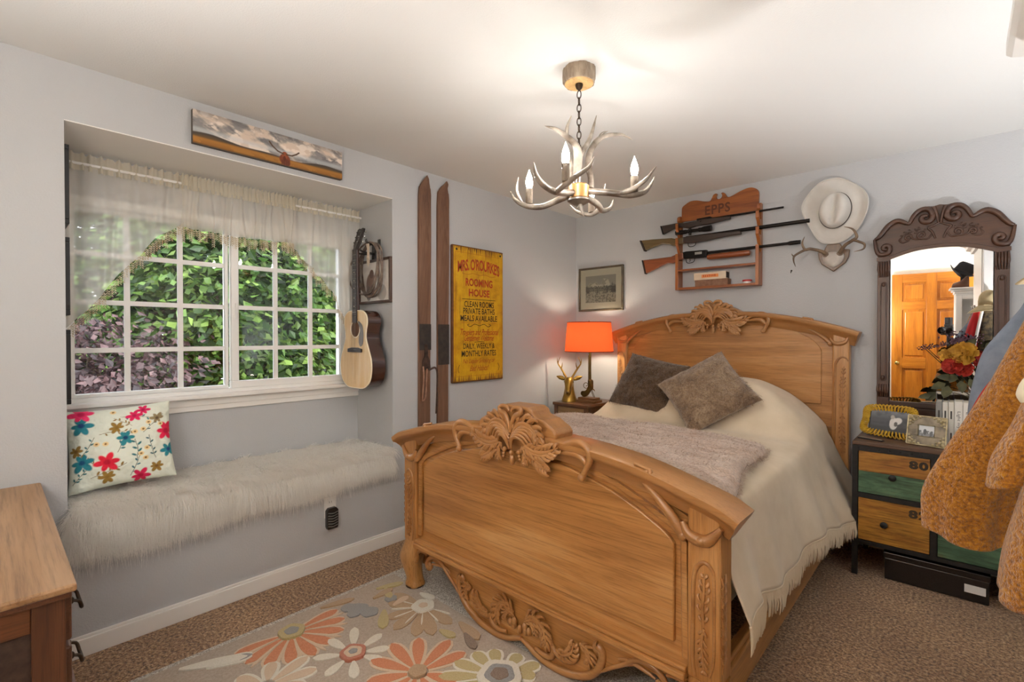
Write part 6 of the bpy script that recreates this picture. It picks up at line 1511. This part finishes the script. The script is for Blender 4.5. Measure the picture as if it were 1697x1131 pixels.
for q in ((.012, 3.575, 1.22), (-.058, 3.575, 1.21), (-.032, 3.56, 1.16), (.015, 3.56, 1.14), (.0, 3.585, 1.29), (.045, 3.59, 1.30), (-.03, 3.575, 1.29), (.085, 3.585, 1.19), (-.15, 3.58, 1.26), (-.11, 3.56, 1.03)): mb.tube([(BX, BY, .95), (BX * .6 + q[0] * .4, BY * .6 + q[1] * .4, .98 + (q[2] - .95) * .35), q], .0022, n=5, smooth=4)
mb.build('stems', M_stem, vs_, smooth=60)
rnd = random.Random(4)
def leafmesh(mb, p, d, L_, W_):
    p = np.array(p, float); d = np.array(d, float); d /= np.linalg.norm(d); s = np.cross(d, (0.2, -1, .3)); s /= np.linalg.norm(s); up_ = np.cross(s, d)
    mb.add([tuple(p), tuple(p + d * L_ * .35 + s * W_ * .5 + up_ * .006), tuple(p + d * L_ * .75 + s * W_ * .35 + up_ * .003), tuple(p + d * L_ - up_ * .01), tuple(p + d * L_ * .75 - s * W_ * .35 + up_ * .003), tuple(p + d * L_ * .35 - s * W_ * .5 + up_ * .006), tuple(p + d * L_ * .5 - up_ * .006)], [(0, 1, 6), (1, 2, 6), (2, 3, 6), (3, 4, 6), (4, 5, 6), (5, 0, 6)])
for p_, d_, L_, W_ in (((-.06, 3.56, 1.07), (-.6, -.2, -.3), .07, .045), ((-.05, 3.555, 1.06), (-.2, -.3, -.8), .075, .05), ((-.10, 3.56, 1.02), (-.5, 0, -.6), .07, .045), ((-.03, 3.55, 1.10), (-.9, -.2, .1), .07, .04), ((.03, 3.55, 1.10), (.4, -.2, -.5), .08, .05), ((.06, 3.56, 1.13), (.8, -.1, -.2), .08, .05), ((.0, 3.55, 1.09), (.1, -.4, -.8), .07, .045), ((.07, 3.57, 1.18), (.6, -.3, .3), .08, .05), ((.05, 3.55, 1.09), (.2, -.2, -.6), .08, .05), ((.02, 3.56, 1.27), (.5, -.2, .6), .06, .04), ((-.02, 3.56, 1.12), (-.3, -.5, -.5), .06, .04), ((.09, 3.58, 1.26), (.5, -.1, .4), .07, .04), ((-.12, 3.56, 1.00), (-.7, -.2, -.2), .06, .035)):
    mb = MB(); leafmesh(mb, p_, d_, L_, W_); mb.build('leaf', M_dleaf, vs_, smooth=180)
mb = MB()
for k in range(46):
    t_ = k / 45; p_ = np.array([-.055 - .12 * t_, 3.575, 1.285 - .025 * t_]); q = p_ + np.array([rnd.uniform(-.008, .008), rnd.uniform(-.008, .008), rnd.uniform(-.010, .010)]); mb.ell(tuple(q), (.0035, .0035, .0035), 6, 4)
for k in range(70):
    q = (rnd.gauss(.0, .035), 3.58 + rnd.uniform(-.02, .02), 1.315 + rnd.gauss(0, .020)); mb.ell(q, (.004, .004, .004), 6, 4)
o = mb.build('berries', M_pur, vs_, smooth=60); o['kind'] = 'stuff'

# ================================================================== white wardrobe, coats and hutch on the right
wd = thing('white_wardrobe', (.42, 1.6, 0), 'tall white wardrobe with crown moulding at the right edge of the room', 'wardrobe')
MB().box(.215, .75, 1.15, 2.02, .002, 2.12).build('carcass', M_white, wd, bevel=.004)
mb = MB(); prw = [(0, 2.06), (.022, 2.06), (.026, 2.085), (.055, 2.095), (.060, 2.125), (.110, 2.160), (.122, 2.175), (.122, 2.212), (0, 2.212)]
ringsw = []
for (x, y, sx, sy) in ((.215, 1.15, -1, -1), (.215, 1.97, -1, 1), (.75, 1.97, 1, 1), (.75, 1.15, 1, -1)): ringsw.append([(x + sx * a, y + sy * a, z) for a, z in prw])
ringsw.append(ringsw[0]); mb.rings(ringsw, caps=False); mb.box(.215, .75, 1.15, 2.02, 2.12, 2.205); o = mb.build('crown_moulding', M_white, wd); fix_normals(o)
for za, zb in ((.10, 1.02), (1.08, 2.05)): MB().box(.209, .215, 1.22, 1.95, za, zb).build('door_panel', M_white, wd, bevel=.004)
for k, y in enumerate((1.80, 2.0)):
    mb = MB(); mb.box(.210, .2145, y - .012, y + .012, 1.50, 1.58); mb.tube([(.210, y, 1.54), (.185, y, 1.525), (.170, y, 1.53), (.166, y, 1.552)], .006, n=8, smooth=4)
    tag(mb.build('coat_hook', M_chrome, loc=(.21, y, 1.50), smooth=50), ['chrome coat hook carrying the mustard coat', 'chrome coat hook carrying the denim shirt'][k], 'hook', 'hooks on the wardrobe')
def sherpa_mat():
    m, nt, b = _new('mustard_sherpa'); v = _coords(nt); f = _noise(nt, v, 120, 4, .6); g = _noise(nt, v, 6, 3)
    c = _ramp(nt, f, [(.32, '#7d4a08'), (.5, '#b2700f'), (.68, '#d09024')]); nt.links.new(c, b.inputs['Base Color']); b.inputs['Roughness'].default_value = .95; b.inputs['Sheen Weight'].default_value = .5; b.inputs['Specular IOR Level'].default_value = .1
    _bump(nt, b, f, 1., .012); return m
M_sherpa = sherpa_mat()
M_denim = mat('blue_chambray', '#6a7484', '#7e8898', scale=20, rough=.9, bump=.3, bscale=400, bdist=.001); M_redc = mat('red_cloth', '#b32a1c', rough=.9)
def garment(parent, name, m, secs, n_=40, folds=5, amp=.012, seed=1, solid=.012):
    """loft: secs = (z, cx, cy, rx, ry, rot)"""
    S = cat(secs, 6); rs = []; r = random.Random(seed); ph = r.uniform(0, 6)
    for i, (z, cx_, cy_, rx_, ry_, rot) in enumerate(S):
        f = i / (len(S) - 1); ring_ = []
        for k in range(n_):
            a = 6.283 * k / n_; q = 1 + (math.sin(a * folds + ph + f * 1.5) * .6 + math.sin(a * (folds + 2) + ph * 2) * .4) * amp / max(rx_, .02) * (.25 + .75 * f)
            x, y = rx_ * q * math.cos(a), ry_ * q * math.sin(a); c, s = math.cos(rot), math.sin(rot)
            ring_.append((cx_ + x * c - y * s, cy_ + x * s + y * c, z + .012 * math.sin(a * 2 + ph) * f))
        rs.append(ring_)
    o = MB().rings(rs, caps=False).build(name, m, parent, smooth=180, solid=solid); return o
ct = thing('sherpa_coat', (.09, 1.86, .55), 'fuzzy mustard yellow coat hanging from the wardrobe hook', 'coat')
garment(ct, 'coat_body', M_sherpa, [(1.52, .185, 1.80, .012, .03, 0), (1.42, .165, 1.80, .022, .045, 0), (1.325, .138, 1.80, .030, .05, 0), (1.2, .106, 1.80, .045, .055, 0), (1.1, .075, 1.80, .058, .06, 0), (1.0, .046, 1.80, .074, .06, 0), (.90, .018, 1.80, .084, .06, 0), (.83, .014, 1.80, .082, .06, 0), (.785, .018, 1.80, .082, .06, 0)], folds=5, amp=.013, seed=3)
garment(ct, 'sleeve', M_sherpa, [(1.40, .180, 1.55, .015, .02, 0), (1.30, .165, 1.55, .030, .03, 0), (1.15, .135, 1.55, .042, .04, 0), (1.06, .106, 1.55, .050, .045, 0), (1.000, .098, 1.55, .050, .045, 0)], folds=4, amp=.007, seed=5)
garment(ct, 'front_panel', M_sherpa, [(1.12, .165, 1.50, .020, .03, 0), (1.05, .150, 1.50, .035, .04, 0), (.95, .136, 1.50, .043, .045, 0), (.85, .120, 1.50, .046, .05, 0), (.765, .112, 1.50, .046, .05, 0)], folds=4, amp=.007, seed=9)
MB().tube([(.108, 1.50, 1.245), (.100, 1.495, 1.225), (.097, 1.495, 1.205), (.101, 1.495, 1.190)], [.006, .009, .011, .008], n=8, smooth=4).build('toggle', mat('bone_toggle', '#e6dcc4', rough=.4), ct, smooth=60)
dn = thing('denim_shirt', (.12, 2.0, .95), 'light blue chambray shirt hanging behind the mustard coat', 'shirt')
garment(dn, 'shirt_body', M_denim, [(1.54, .185, 2.0, .012, .03, 0), (1.46, .175, 2.0, .028, .04, 0), (1.41, .165, 2.0, .037, .05, 0), (1.38, .155, 2.0, .044, .05, 0), (1.325, .130, 2.0, .053, .05, 0), (1.28, .112, 2.0, .060, .05, 0), (1.22, .100, 2.0, .064, .05, 0), (1.12, .090, 2.0, .070, .05, 0), (1.0, .085, 2.0, .070, .05, 0), (.95, .085, 2.0, .068, .05, 0)], folds=4, amp=.004, seed=7, solid=.004)
rdg = thing('red_garment', (.1, 2.1, .85), 'red garment edge showing between the shirt and the mustard coat', 'garment')
garment(rdg, 'red_cloth', M_redc, [(1.30, .160, 1.91, .02, .02, 0), (1.2, .115, 1.91, .055, .03, 0), (1.09, .078, 1.91, .066, .03, 0), (1.0, .046, 1.91, .074, .03, 0), (.95, .040, 1.91, .066, .03, 0)], folds=3, amp=.004, seed=2, solid=.004)

# hutch beside the camera, seen in the mirror
hu = thing('white_hutch', (.30, .42, 0), 'white glazed hutch reflected in the mirror', 'cabinet')
mb = MB(); mb.box(.115, .52, .25, .27, .002, 1.72); mb.box(.115, .135, .27, .55, .002, 1.72); mb.box(.50, .52, .27, .55, .002, 1.72); mb.box(.135, .50, .27, .55, .002, .85); mb.box(.135, .50, .27, .55, 1.70, 1.72); mb.build('carcass', M_white, hu, bevel=.002)
mb = MB(); mb.box(.105, .53, .25, .555, 1.72, 1.745); mb.box(.09, .545, .25, .57, 1.745, 1.765); mb.box(.07, .565, .25, .59, 1.765, 1.785); mb.build('cornice', M_white, hu, bevel=.005)
mb = MB(); mb.box(.118, .165, .551, .570, .88, 1.70); mb.box(.34, .387, .551, .570, .88, 1.70); mb.box(.165, .34, .551, .570, 1.66, 1.70); mb.box(.165, .34, .551, .570, .88, .94); dd = mb.build('door_frame', M_white, hu, bevel=.003)
MB().box(.165, .34, .558, .561, .94, 1.66).build('pane', M_glass, dd)
MB().box(.136, .499, .272, .5495, 1.25, 1.262).build('shelf', M_white, hu)
M_blackfelt = mat('black_felt', '#1f1d1f', rough=.9); M_urn = mat('silver_urn', '#8d877c', '#b9b2a4', scale=20, rough=.35, metal=.6); M_boot = mat('brown_leather', '#5a3826', '#704a34', scale=20, rough=.5)
bh = thing('black_hat', (.19, .45, 1.786), 'black felt hat propped on top of the white hutch', 'hat')
Mh = Matrix.Translation((.175, .44, 1.95)) @ Matrix.Rotation(R(30), 4, 'Y')
mb = MB(Mh); mb.rings([[(r_ * math.cos(a), r_ * .85 * math.sin(a), z + .03 * (r_ / .13) ** 2 * math.cos(2 * a) * (r_ > .085)) for a in np.linspace(0, 6.283, 30, endpoint=False)] for r_, z in ((.13, .0), (.085, -.004), (.08, .03), (.075, .08), (.06, .10), (.02, .088), (.001, .088))], caps=False); mb.build('hat_shell', M_blackfelt, bh, smooth=180, solid=.003)
MB(Mh).tube([(.082 * math.cos(a), .07 * math.sin(a), .008) for a in np.linspace(0, 6.283, 24, endpoint=False)], .004, n=6, closed=True).build('hat_band', M_band, bh, smooth=60)
MB().lathe([(.05, 1.787), (.05, 1.80), (.02, 1.82), (.018, 1.90), (.05, 1.93)], (.175, .44, 0), 16).build('hat_stand', M_blackfelt, bh, smooth=40)
ur = thing('silver_urn', (.37, .45, 1.786), 'ornate silver urn on top of the white hutch', 'urn')
MB().lathe([(.062, .0), (.065, .012), (.05, .025), (.055, .05), (.062, .065), (.058, .075), (.062, .10), (.066, .16), (.058, .20), (.066, .215), (.060, .24), (.03, .27), (.008, .29)], (.37, .45, 1.786), 24).build('urn_body', M_urn, ur, smooth=50)
bt = thing('leather_boot', (.12, .50, 1.786), 'brown leather shoe on the front edge of the white hutch', 'boot')
mb = MB(); mb.rings([[(x + 0 * a, .50 + ry_ * math.cos(a), 1.787 + rz_ + rz_ * math.sin(a)) for a in np.linspace(0, 6.283, 16, endpoint=False)] for x, ry_, rz_ in ((.085, .008, .008), (.095, .028, .022), (.125, .036, .028), (.16, .034, .036), (.19, .034, .052), (.21, .030, .060), (.222, .015, .05))]); mb.build('upper', M_boot, bt, smooth=60)
# caps and clothes on the far side of the wardrobe, seen in the mirror
M_cap = mat('khaki_cap', '#b3a078', '#c4b28a', scale=20, rough=.9); M_plaid = mat('plaid_wool', '#6a5a40', '#2f2a24', scale=45, stretch=(1, 1, 1), rough=.95)
kc = thing('baseball_cap', (.24, 2.05, 1.52), 'khaki baseball cap hanging on the wardrobe end, reflected in the mirror', 'cap')
mb = MB(); mb.rings([[(.245 + .062 * k * math.cos(a), 2.075 + .045 * k * math.sin(a), z) for a in np.linspace(0, 6.283, 24, endpoint=False)] for k, z in ((1, 1.545), (1.02, 1.58), (.92, 1.62), (.65, 1.65), (.25, 1.665), (.01, 1.667))], caps=False); mb.build('cap_crown', M_cap, kc, smooth=180, solid=.003)
mb = MB(); g_ = np.array([[(.245 + r_ * math.cos(a) * .062, 2.075 + .045 + r_ * .05 * math.sin(a) - .045, 1.545 - .035 * (r_ - 1) - .02 * abs(math.cos(a)) * (r_ - 1)) for r_ in (1., 1.4, 1.8, 2.1)] for a in np.linspace(.2, 2.94, 16)]); mb.grid(g_); mb.build('cap_visor', M_cap, kc, smooth=180, solid=.004)
pc = thing('plaid_scarf', (.235, 2.05, 1.0), 'brown plaid scarf hanging on the wardrobe end, reflected in the mirror', 'scarf')
garment(pc, 'scarf_cloth', M_plaid, [(1.54, .24, 2.05, .03, .02, 0), (1.40, .235, 2.055, .05, .028, 0), (1.20, .235, 2.055, .06, .030, 0), (1.02, .235, 2.055, .06, .030, 0)], folds=4, amp=.006, seed=6, solid=.004)
rj = thing('red_jersey', (.15, 2.06, 1.1), 'red and white sports jersey hanging beside the scarf, reflected in the mirror', 'jersey')
garment(rj, 'jersey_cloth', mat('red_jersey', '#c01f24', rough=.7), [(1.52, .185, 2.05, .018, .02, 0), (1.40, .165, 2.055, .035, .028, 0), (1.26, .145, 2.055, .045, .030, 0), (1.12, .135, 2.055, .05, .030, 0)], folds=3, amp=.004, seed=8, solid=.004)
MB().tube([(.205, 2.088, 1.50), (.185, 2.092, 1.38), (.165, 2.096, 1.24), (.155, 2.096, 1.13)], .010, n=8, smooth=5, sq=(YA, .4)).build('white_stripe', M_white, rj, smooth=60)

# six-panel door and picture on the wall behind the camera, seen in the mirror
M_fir = wood('orange_fir', '#a85f14', '#c4761c', '#d68a2c', axis='z', scale=9, rough=.35, coat=.3)
M_firx = wood('orange_fir_rail', '#a85f14', '#c4761c', '#d68a2c', axis='x', scale=9, rough=.35, coat=.3)
dr_ = thing_struct('door_1', (-.05, FW, 0))
ox0, ox1, oy0, oy1 = -.460, .355, FW + .002, FW + .040
for xa, xb in ((ox0, ox0 + .11), (ox1 - .11, ox1), (-.105, 0.0)): MB().box(xa, xb, oy0, oy1, .01, 2.075).build('stile', M_fir, dr_, bevel=.003)
pan = [(ox0 + .11, -.105), (.0, ox1 - .11)]; zs_ = [(.01, .22), (.82, .96), (1.60, 1.71), (1.96, 2.075)]
for xa, xb in pan:
    for za, zb in zs_: MB().box(xa, xb, oy0, oy1, za, zb).build('rail', M_firx, dr_, bevel=.003)
    for k in range(3):
        za, zb = zs_[k][1], zs_[k + 1][0]
        MB().box(xa, xb, oy0, oy0 + .018, za, zb).build('panel', M_fir, dr_)
        MB().box(xa + .03, xb - .03, oy0 + .018, oy0 + .030, za + .03, zb - .03).build('raised_field', M_fir, dr_, bevel=.008)
MB().lathe([(.026, 0), (.026, .006), (.011, .012), (.011, .034), (.026, .044), (.029, .058), (.022, .070), (.002, .074)], (ox0 + .062, oy1, .89), 18, axis='y').build('door_knob', mat('polished_brass', '#d8b86a', rough=.12, metal=1.), dr_, smooth=50)
yp = thing('yellow_poster', (-.66, FW, 1.1), 'yellow poster with dark drawings beside the door, reflected in the mirror', 'poster')
MB().box(-.80, -.50, FW + .001, FW + .02, 1.05, 1.95).build('frame', M_blackframe, yp, bevel=.003)
MB().box(-.785, -.515, FW + .020, FW + .022, 1.065, 1.935).build('sheet', mat('yellow_sheet', '#d9a928', '#c9951c', scale=8, rough=.6), yp)
mb = MB()
for k in range(5): mb.tube([(-.56, FW + .0225, 1.15 + k * .15), (-.535, FW + .0225, 1.19 + k * .15), (-.56, FW + .0225, 1.22 + k * .15), (-.54, FW + .0225, 1.25 + k * .15)], .005, n=4, smooth=4, sq=(YA, .1))
mb.build('drawn_mark', M_blk, yp)
# camera on its tripod, seen in the mirror
cm = thing('camera_on_tripod', (.03, -.16, 0), 'black camera on a tripod reflected in the mirror', 'camera')
Mc = Matrix.Translation((0, 0, 1.33)) @ Matrix.Rotation(R(42.8), 4, 'Z')
MB(Mc).box(-.07, .07, -.16, -.095, -.055, .045).box(-.035, .035, -.155, -.10, .045, .075).build('camera_body', M_blackpl, cm, bevel=.008)
MB(Mc).lathe([(.034, -.095), (.036, -.07), (.040, -.045), (.040, -.022), (.036, -.022), (.034, -.04)], (0, 0, 0), 24, axis='y').build('lens', M_blackpl, cm, smooth=40)
MB(Mc).box(-.03, .03, -.15, -.105, .075, .15).build('flash_unit', M_blackpl, cm, bevel=.005)
hb = Mc @ Vector((0, -.128, 0))
MB().tube([(hb.x, hb.y, 1.275), (hb.x, hb.y, .70)], .018, n=10).build('centre_column', M_blackpl, cm, smooth=40)
for a in (0.4, 2.5, 4.6): MB().tube([(hb.x + .02 * math.cos(a), hb.y + .02 * math.sin(a), 1.0), (hb.x + .30 * math.cos(a), hb.y + .30 * math.sin(a), .012)], [.015, .011], n=8).build('tripod_leg', M_blackpl, cm, smooth=40)

# ================================================================== antler chandelier
M_horn = mat('cast_antler', '#43372c', '#aca194', scale=9, lo=.36, hi=.66, rough=.3, bump=.5, bscale=60, bdist=.003, coat=.3)
M_hubw = wood('hub_wood', '#8a5a24', '#b07a38', '#c79248', axis='z', scale=14, rough=.5)
M_barkc = mat('bark_canopy', '#6a5a4c', '#a89884', scale=30, stretch=(1, 1, .3), rough=.9, bump=.9, bscale=70, bdist=.006)
M_chain = mat('bronze_chain', '#3a2c1e', rough=.4, metal=.7)
HX, HYY = -1.175, 1.680
chd = thing('antler_chandelier', (HX, HYY, 1.82), 'antler chandelier with four candle bulbs hanging from the ceiling by a chain', 'chandelier')
rnd = random.Random(2)
mb = MB(); prof_ = [(.062, 2.380), (.066, 2.385), (.067, 2.41), (.066, 2.4395)]
mb.rings([[(HX + r_ * (1 + .03 * math.sin(7 * a) + .02 * math.sin(19 * a)) * math.cos(a), HYY + r_ * (1 + .03 * math.sin(7 * a) + .02 * math.sin(19 * a)) * math.sin(a), z) for a in np.linspace(0, 6.283, 48, endpoint=False)] for r_, z in prof_])
can = mb.build('canopy', M_barkc, chd, smooth=50)
MB().lathe([(.058, 2.378), (.060, 2.3805)], (HX, HYY, 0), 30).build('canopy_disc', wood('canopy_endgrain', '#a8844e', '#c4a068', '#d6b880', axis='z', scale=10), can)
MB().lathe([(.003, 2.352), (.012, 2.360), (.016, 2.372), (.016, 2.379)], (HX, HYY, 0), 16).build('chain_cap', M_chain, can, smooth=40)
z = 2.352; k = 0
while z > 2.085:
    h_ = .034; rot = (math.pi / 2) * (k % 2) + .3
    pts = []
    for a in np.linspace(0, 2 * math.pi, 20, endpoint=False):
        u = .0085 * math.cos(a); v = (h_ / 2) * math.sin(a); pts.append((HX + u * math.cos(rot), HYY + u * math.sin(rot), z - h_ / 2 + v))
    MB().tube(pts, .0022, n=6, closed=True).build('chain_link', M_chain, chd, smooth=60); z -= h_ - .006; k += 1
MB().tube([(HX, HYY, 2.10), (HX, HYY, 1.93)], .006, n=10).build('stem', M_chain, chd, smooth=40)
mb = MB(); mb.lathe([(.036, 1.900), (.042, 1.904), (.042, 1.955), (.036, 1.960)], (HX, HYY, 0), 20); hub = mb.build('hub', M_hubw, chd, smooth=40)
MB().lathe([(.004, 1.872), (.020, 1.876), (.048, 1.892), (.048, 1.899)], (HX, HYY, 0), 24).build('hub_plate', M_horn, hub, smooth=40)
ANT = {
 'left': ([(-1.195, 1.665, 1.925), (-1.258, 1.629, 1.898), (-1.315, 1.603, 1.880), (-1.373, 1.577, 1.889), (-1.422, 1.559, 1.919), (-1.453, 1.558, 1.963)], [.015, .014, .013, .012, .009, .001], [([(-1.395, 1.568, 1.903), (-1.426, 1.569, 1.963), (-1.440, 1.597, 2.032)], [.009, .007, .001])]),
 'near': ([(-1.180, 1.660, 1.925), (-1.180, 1.592, 1.909), (-1.171, 1.506, 1.895), (-1.165, 1.429, 1.904), (-1.164, 1.389, 1.930), (-1.158, 1.368, 1.969)], [.015, .014, .013, .012, .009, .001],
          [([(-1.172, 1.518, 1.893), (-1.097, 1.479, 1.901), (-1.041, 1.462, 1.911), (-.991, 1.481, 1.942), (-.978, 1.493, 1.978)], [.011, .012, .010, .007, .001]), ([(-1.097, 1.479, 1.903), (-1.089, 1.458, 1.942), (-1.083, 1.436, 1.973)], [.009, .006, .001])]),
 'right': ([(-1.150, 1.700, 1.932), (-1.083, 1.723, 1.921), (-1.034, 1.742, 1.910), (-.985, 1.772, 1.901), (-.947, 1.808, 1.912), (-.933, 1.834, 1.941), (-.924, 1.857, 1.983)], [.014, .014, .014, .014, .011, .007, .001],
           [([(-1.014, 1.746, 1.909), (-.966, 1.750, 1.916), (-.919, 1.766, 1.945), (-.883, 1.786, 1.995)], [.011, .011, .008, .001]), ([(-1.090, 1.730, 1.925), (-1.087, 1.734, 1.945), (-1.083, 1.736, 1.960)], [.007, .005, .001])]),
 'far': ([(-1.172, 1.705, 1.920), (-1.184, 1.833, 1.912), (-1.212, 1.917, 1.905), (-1.217, 1.994, 1.932), (-1.227, 2.039, 1.984)], [.015, .014, .013, .009, .001], [([(-1.205, 1.890, 1.906), (-1.272, 1.916, 1.897), (-1.328, 1.891, 1.913), (-1.344, 1.850, 1.941)], [.011, .011, .008, .001])]),
 'drop': ([(-1.172, 1.681, 1.890), (-1.156, 1.669, 1.855), (-1.142, 1.668, 1.821)], [.010, .008, .001], [([(-1.166, 1.677, 1.876), (-1.185, 1.668, 1.855)], [.007, .001])]),
 'up_a': ([(-1.178, 1.668, 1.955), (-1.174, 1.668, 2.023), (-1.172, 1.668, 2.085), (-1.170, 1.643, 2.118), (-1.181, 1.592, 2.141), (-1.191, 1.541, 2.154), (-1.204, 1.489, 2.153)], [.016, .018, .019, .014, .012, .008, .001],
          [([(-1.177, 1.595, 2.139), (-1.168, 1.590, 2.175), (-1.156, 1.601, 2.217)], [.010, .007, .001]), ([(-1.171, 1.678, 2.080), (-1.170, 1.724, 2.134), (-1.172, 1.763, 2.187), (-1.167, 1.781, 2.239), (-1.165, 1.796, 2.285)], [.014, .011, .009, .006, .001])]),
 'up_b': ([(-1.145, 1.725, 1.948), (-1.155, 1.738, 2.000), (-1.166, 1.738, 2.053), (-1.171, 1.755, 2.115), (-1.157, 1.790, 2.171), (-1.138, 1.836, 2.202), (-1.107, 1.905, 2.219), (-1.086, 1.966, 2.208)], [.013, .013, .014, .014, .013, .010, .007, .001],
          [([(-1.157, 1.790, 2.167), (-1.148, 1.813, 2.206), (-1.139, 1.848, 2.226)], [.009, .006, .001])]),
 'up_c': ([(-1.205, 1.690, 1.950), (-1.226, 1.699, 2.040), (-1.257, 1.712, 2.133), (-1.282, 1.716, 2.190)], [.012, .011, .008, .001], []),
}
for k_, (main, rd_, tines) in ANT.items():
    a_ = MB().tube(main, rd_, n=10, smooth=6).build('antler', M_horn, chd, smooth=70)
    for tp, tr in tines: MB().tube(tp, tr, n=8, smooth=6).build('tine', M_horn, a_, smooth=70)
M_cand = mat('bark_candle', '#5a4e44', '#9a8c7c', scale=40, stretch=(1, 1, .25), rough=.9, bump=.9, bscale=90, bdist=.004)
M_flame = mat('lit_candle_bulb', '#fff6e8', emit='#fffaf4', estr=CANDLE_BULB)
for bx_, by_, bz_ in ((-1.366, 1.584, 1.905), (-1.082, 1.462, 1.912), (-.974, 1.780, 1.918), (-1.264, 1.908, 1.912)):
    cd_ = MB().lathe([(.014, bz_ - .008), (.0155, bz_), (.0155, bz_ + .055), (.013, bz_ + .058)], (bx_, by_, 0), 16).build('candle_sleeve', M_cand, chd, smooth=40)
    MB().lathe([(.008, .0), (.013, .012), (.0150, .026), (.0125, .044), (.0065, .062), (.002, .074), (.0006, .080)], (bx_, by_, bz_ + .058), 16).build('candle_bulb', M_flame, cd_, smooth=180)

# ================================================================== fill lamps added out of view behind the camera and beside the wardrobe (uplights that bounce off the ceiling)
M_fill_bulb = mat('fill_uplight_bulb', '#fff2dd', emit='#fff0dd', estr=20.)
def fill_torchiere(x, y, power, label, h=0.):  # added fill lamp out of view, brightens the room by ceiling bounce
    t = thing('fill_torchiere_lamp', (x, y, 0), label, 'floor lamp', 'added fill lamps')
    MB().lathe([(.14, .001), (.14, .012), (.05, .022), (.014, .035)], (x, y, 0), 28).build('base', M_blackpl, t, smooth=40)
    MB().lathe([(.011, .035), (.011, 1.15 - h)], (x, y, 0), 12).build('pole', M_blackpl, t, smooth=40)
    MB().lathe([(.014, 1.15), (.05, 1.16), (.13, 1.20), (.17, 1.245), (.172, 1.251), (.165, 1.247), (.12, 1.208), (.04, 1.172)], (x, y, -h), 32, caps=False).build('bowl', M_white, t, smooth=60)
    MB().ell((x, y, 1.225 - h), (.025, .025, .03), 12, 8).build('bulb', M_fill_bulb, t, smooth=180)
    l_ = bpy.data.lights.new('fill_uplight', 'SPOT'); l_.energy = power; l_.spot_size = R(128); l_.spot_blend = .6; l_.color = (.99, .99, 1.); l_.shadow_soft_size = .05
    o_ = bpy.data.objects.new('fill_uplight', l_); COL.objects.link(o_); o_.parent = t; o_.location = (0, 0, 1.31 - h); o_.rotation_euler = (R(180), 0, 0)
fill_torchiere(-1.05, -.32, FILL_UPLIGHT_W * .42, 'black floor lamp added for ceiling bounce, unseen behind the camera, left of the door')
fill_torchiere(.80, -.32, FILL_UPLIGHT_W * .85, 'black floor lamp added for ceiling bounce, unseen behind the camera, right of the door')
fill_torchiere(.88, 2.45, FILL_UPLIGHT_W * .75, 'black floor lamp added for ceiling bounce, unseen between the wardrobe and the dresser', .45)
gl = thing('fill_globe_lamp', (-.72, -.42, 0), 'opal globe lamp added as fill, unseen behind the camera', 'floor lamp')  # added fill lamp, lights the footboard from the camera side
MB().lathe([(.13, .001), (.13, .014), (.04, .024), (.012, .036)], (-.72, -.42, 0), 28).build('base', M_blackpl, gl, smooth=40)
MB().lathe([(.010, .036), (.010, 1.36)], (-.72, -.42, 0), 12).build('pole', M_blackpl, gl, smooth=40)
MB().lathe([(.012, 1.34), (.05, 1.35), (.055, 1.372), (.03, 1.38)], (-.72, -.42, 0), 20).build('globe_holder', M_blackpl, gl, smooth=40)
MB().ell((-.72, -.42, 1.50), (.135, .135, .135), 28, 18).build('fill_globe', mat('fill_globe_glass', '#f6f2ea', rough=.2, emit='#fffcf8', estr=FILL_GLOBE), gl, smooth=180)
for o in bpy.data.objects:
    if '_at' in o: del o['_at']
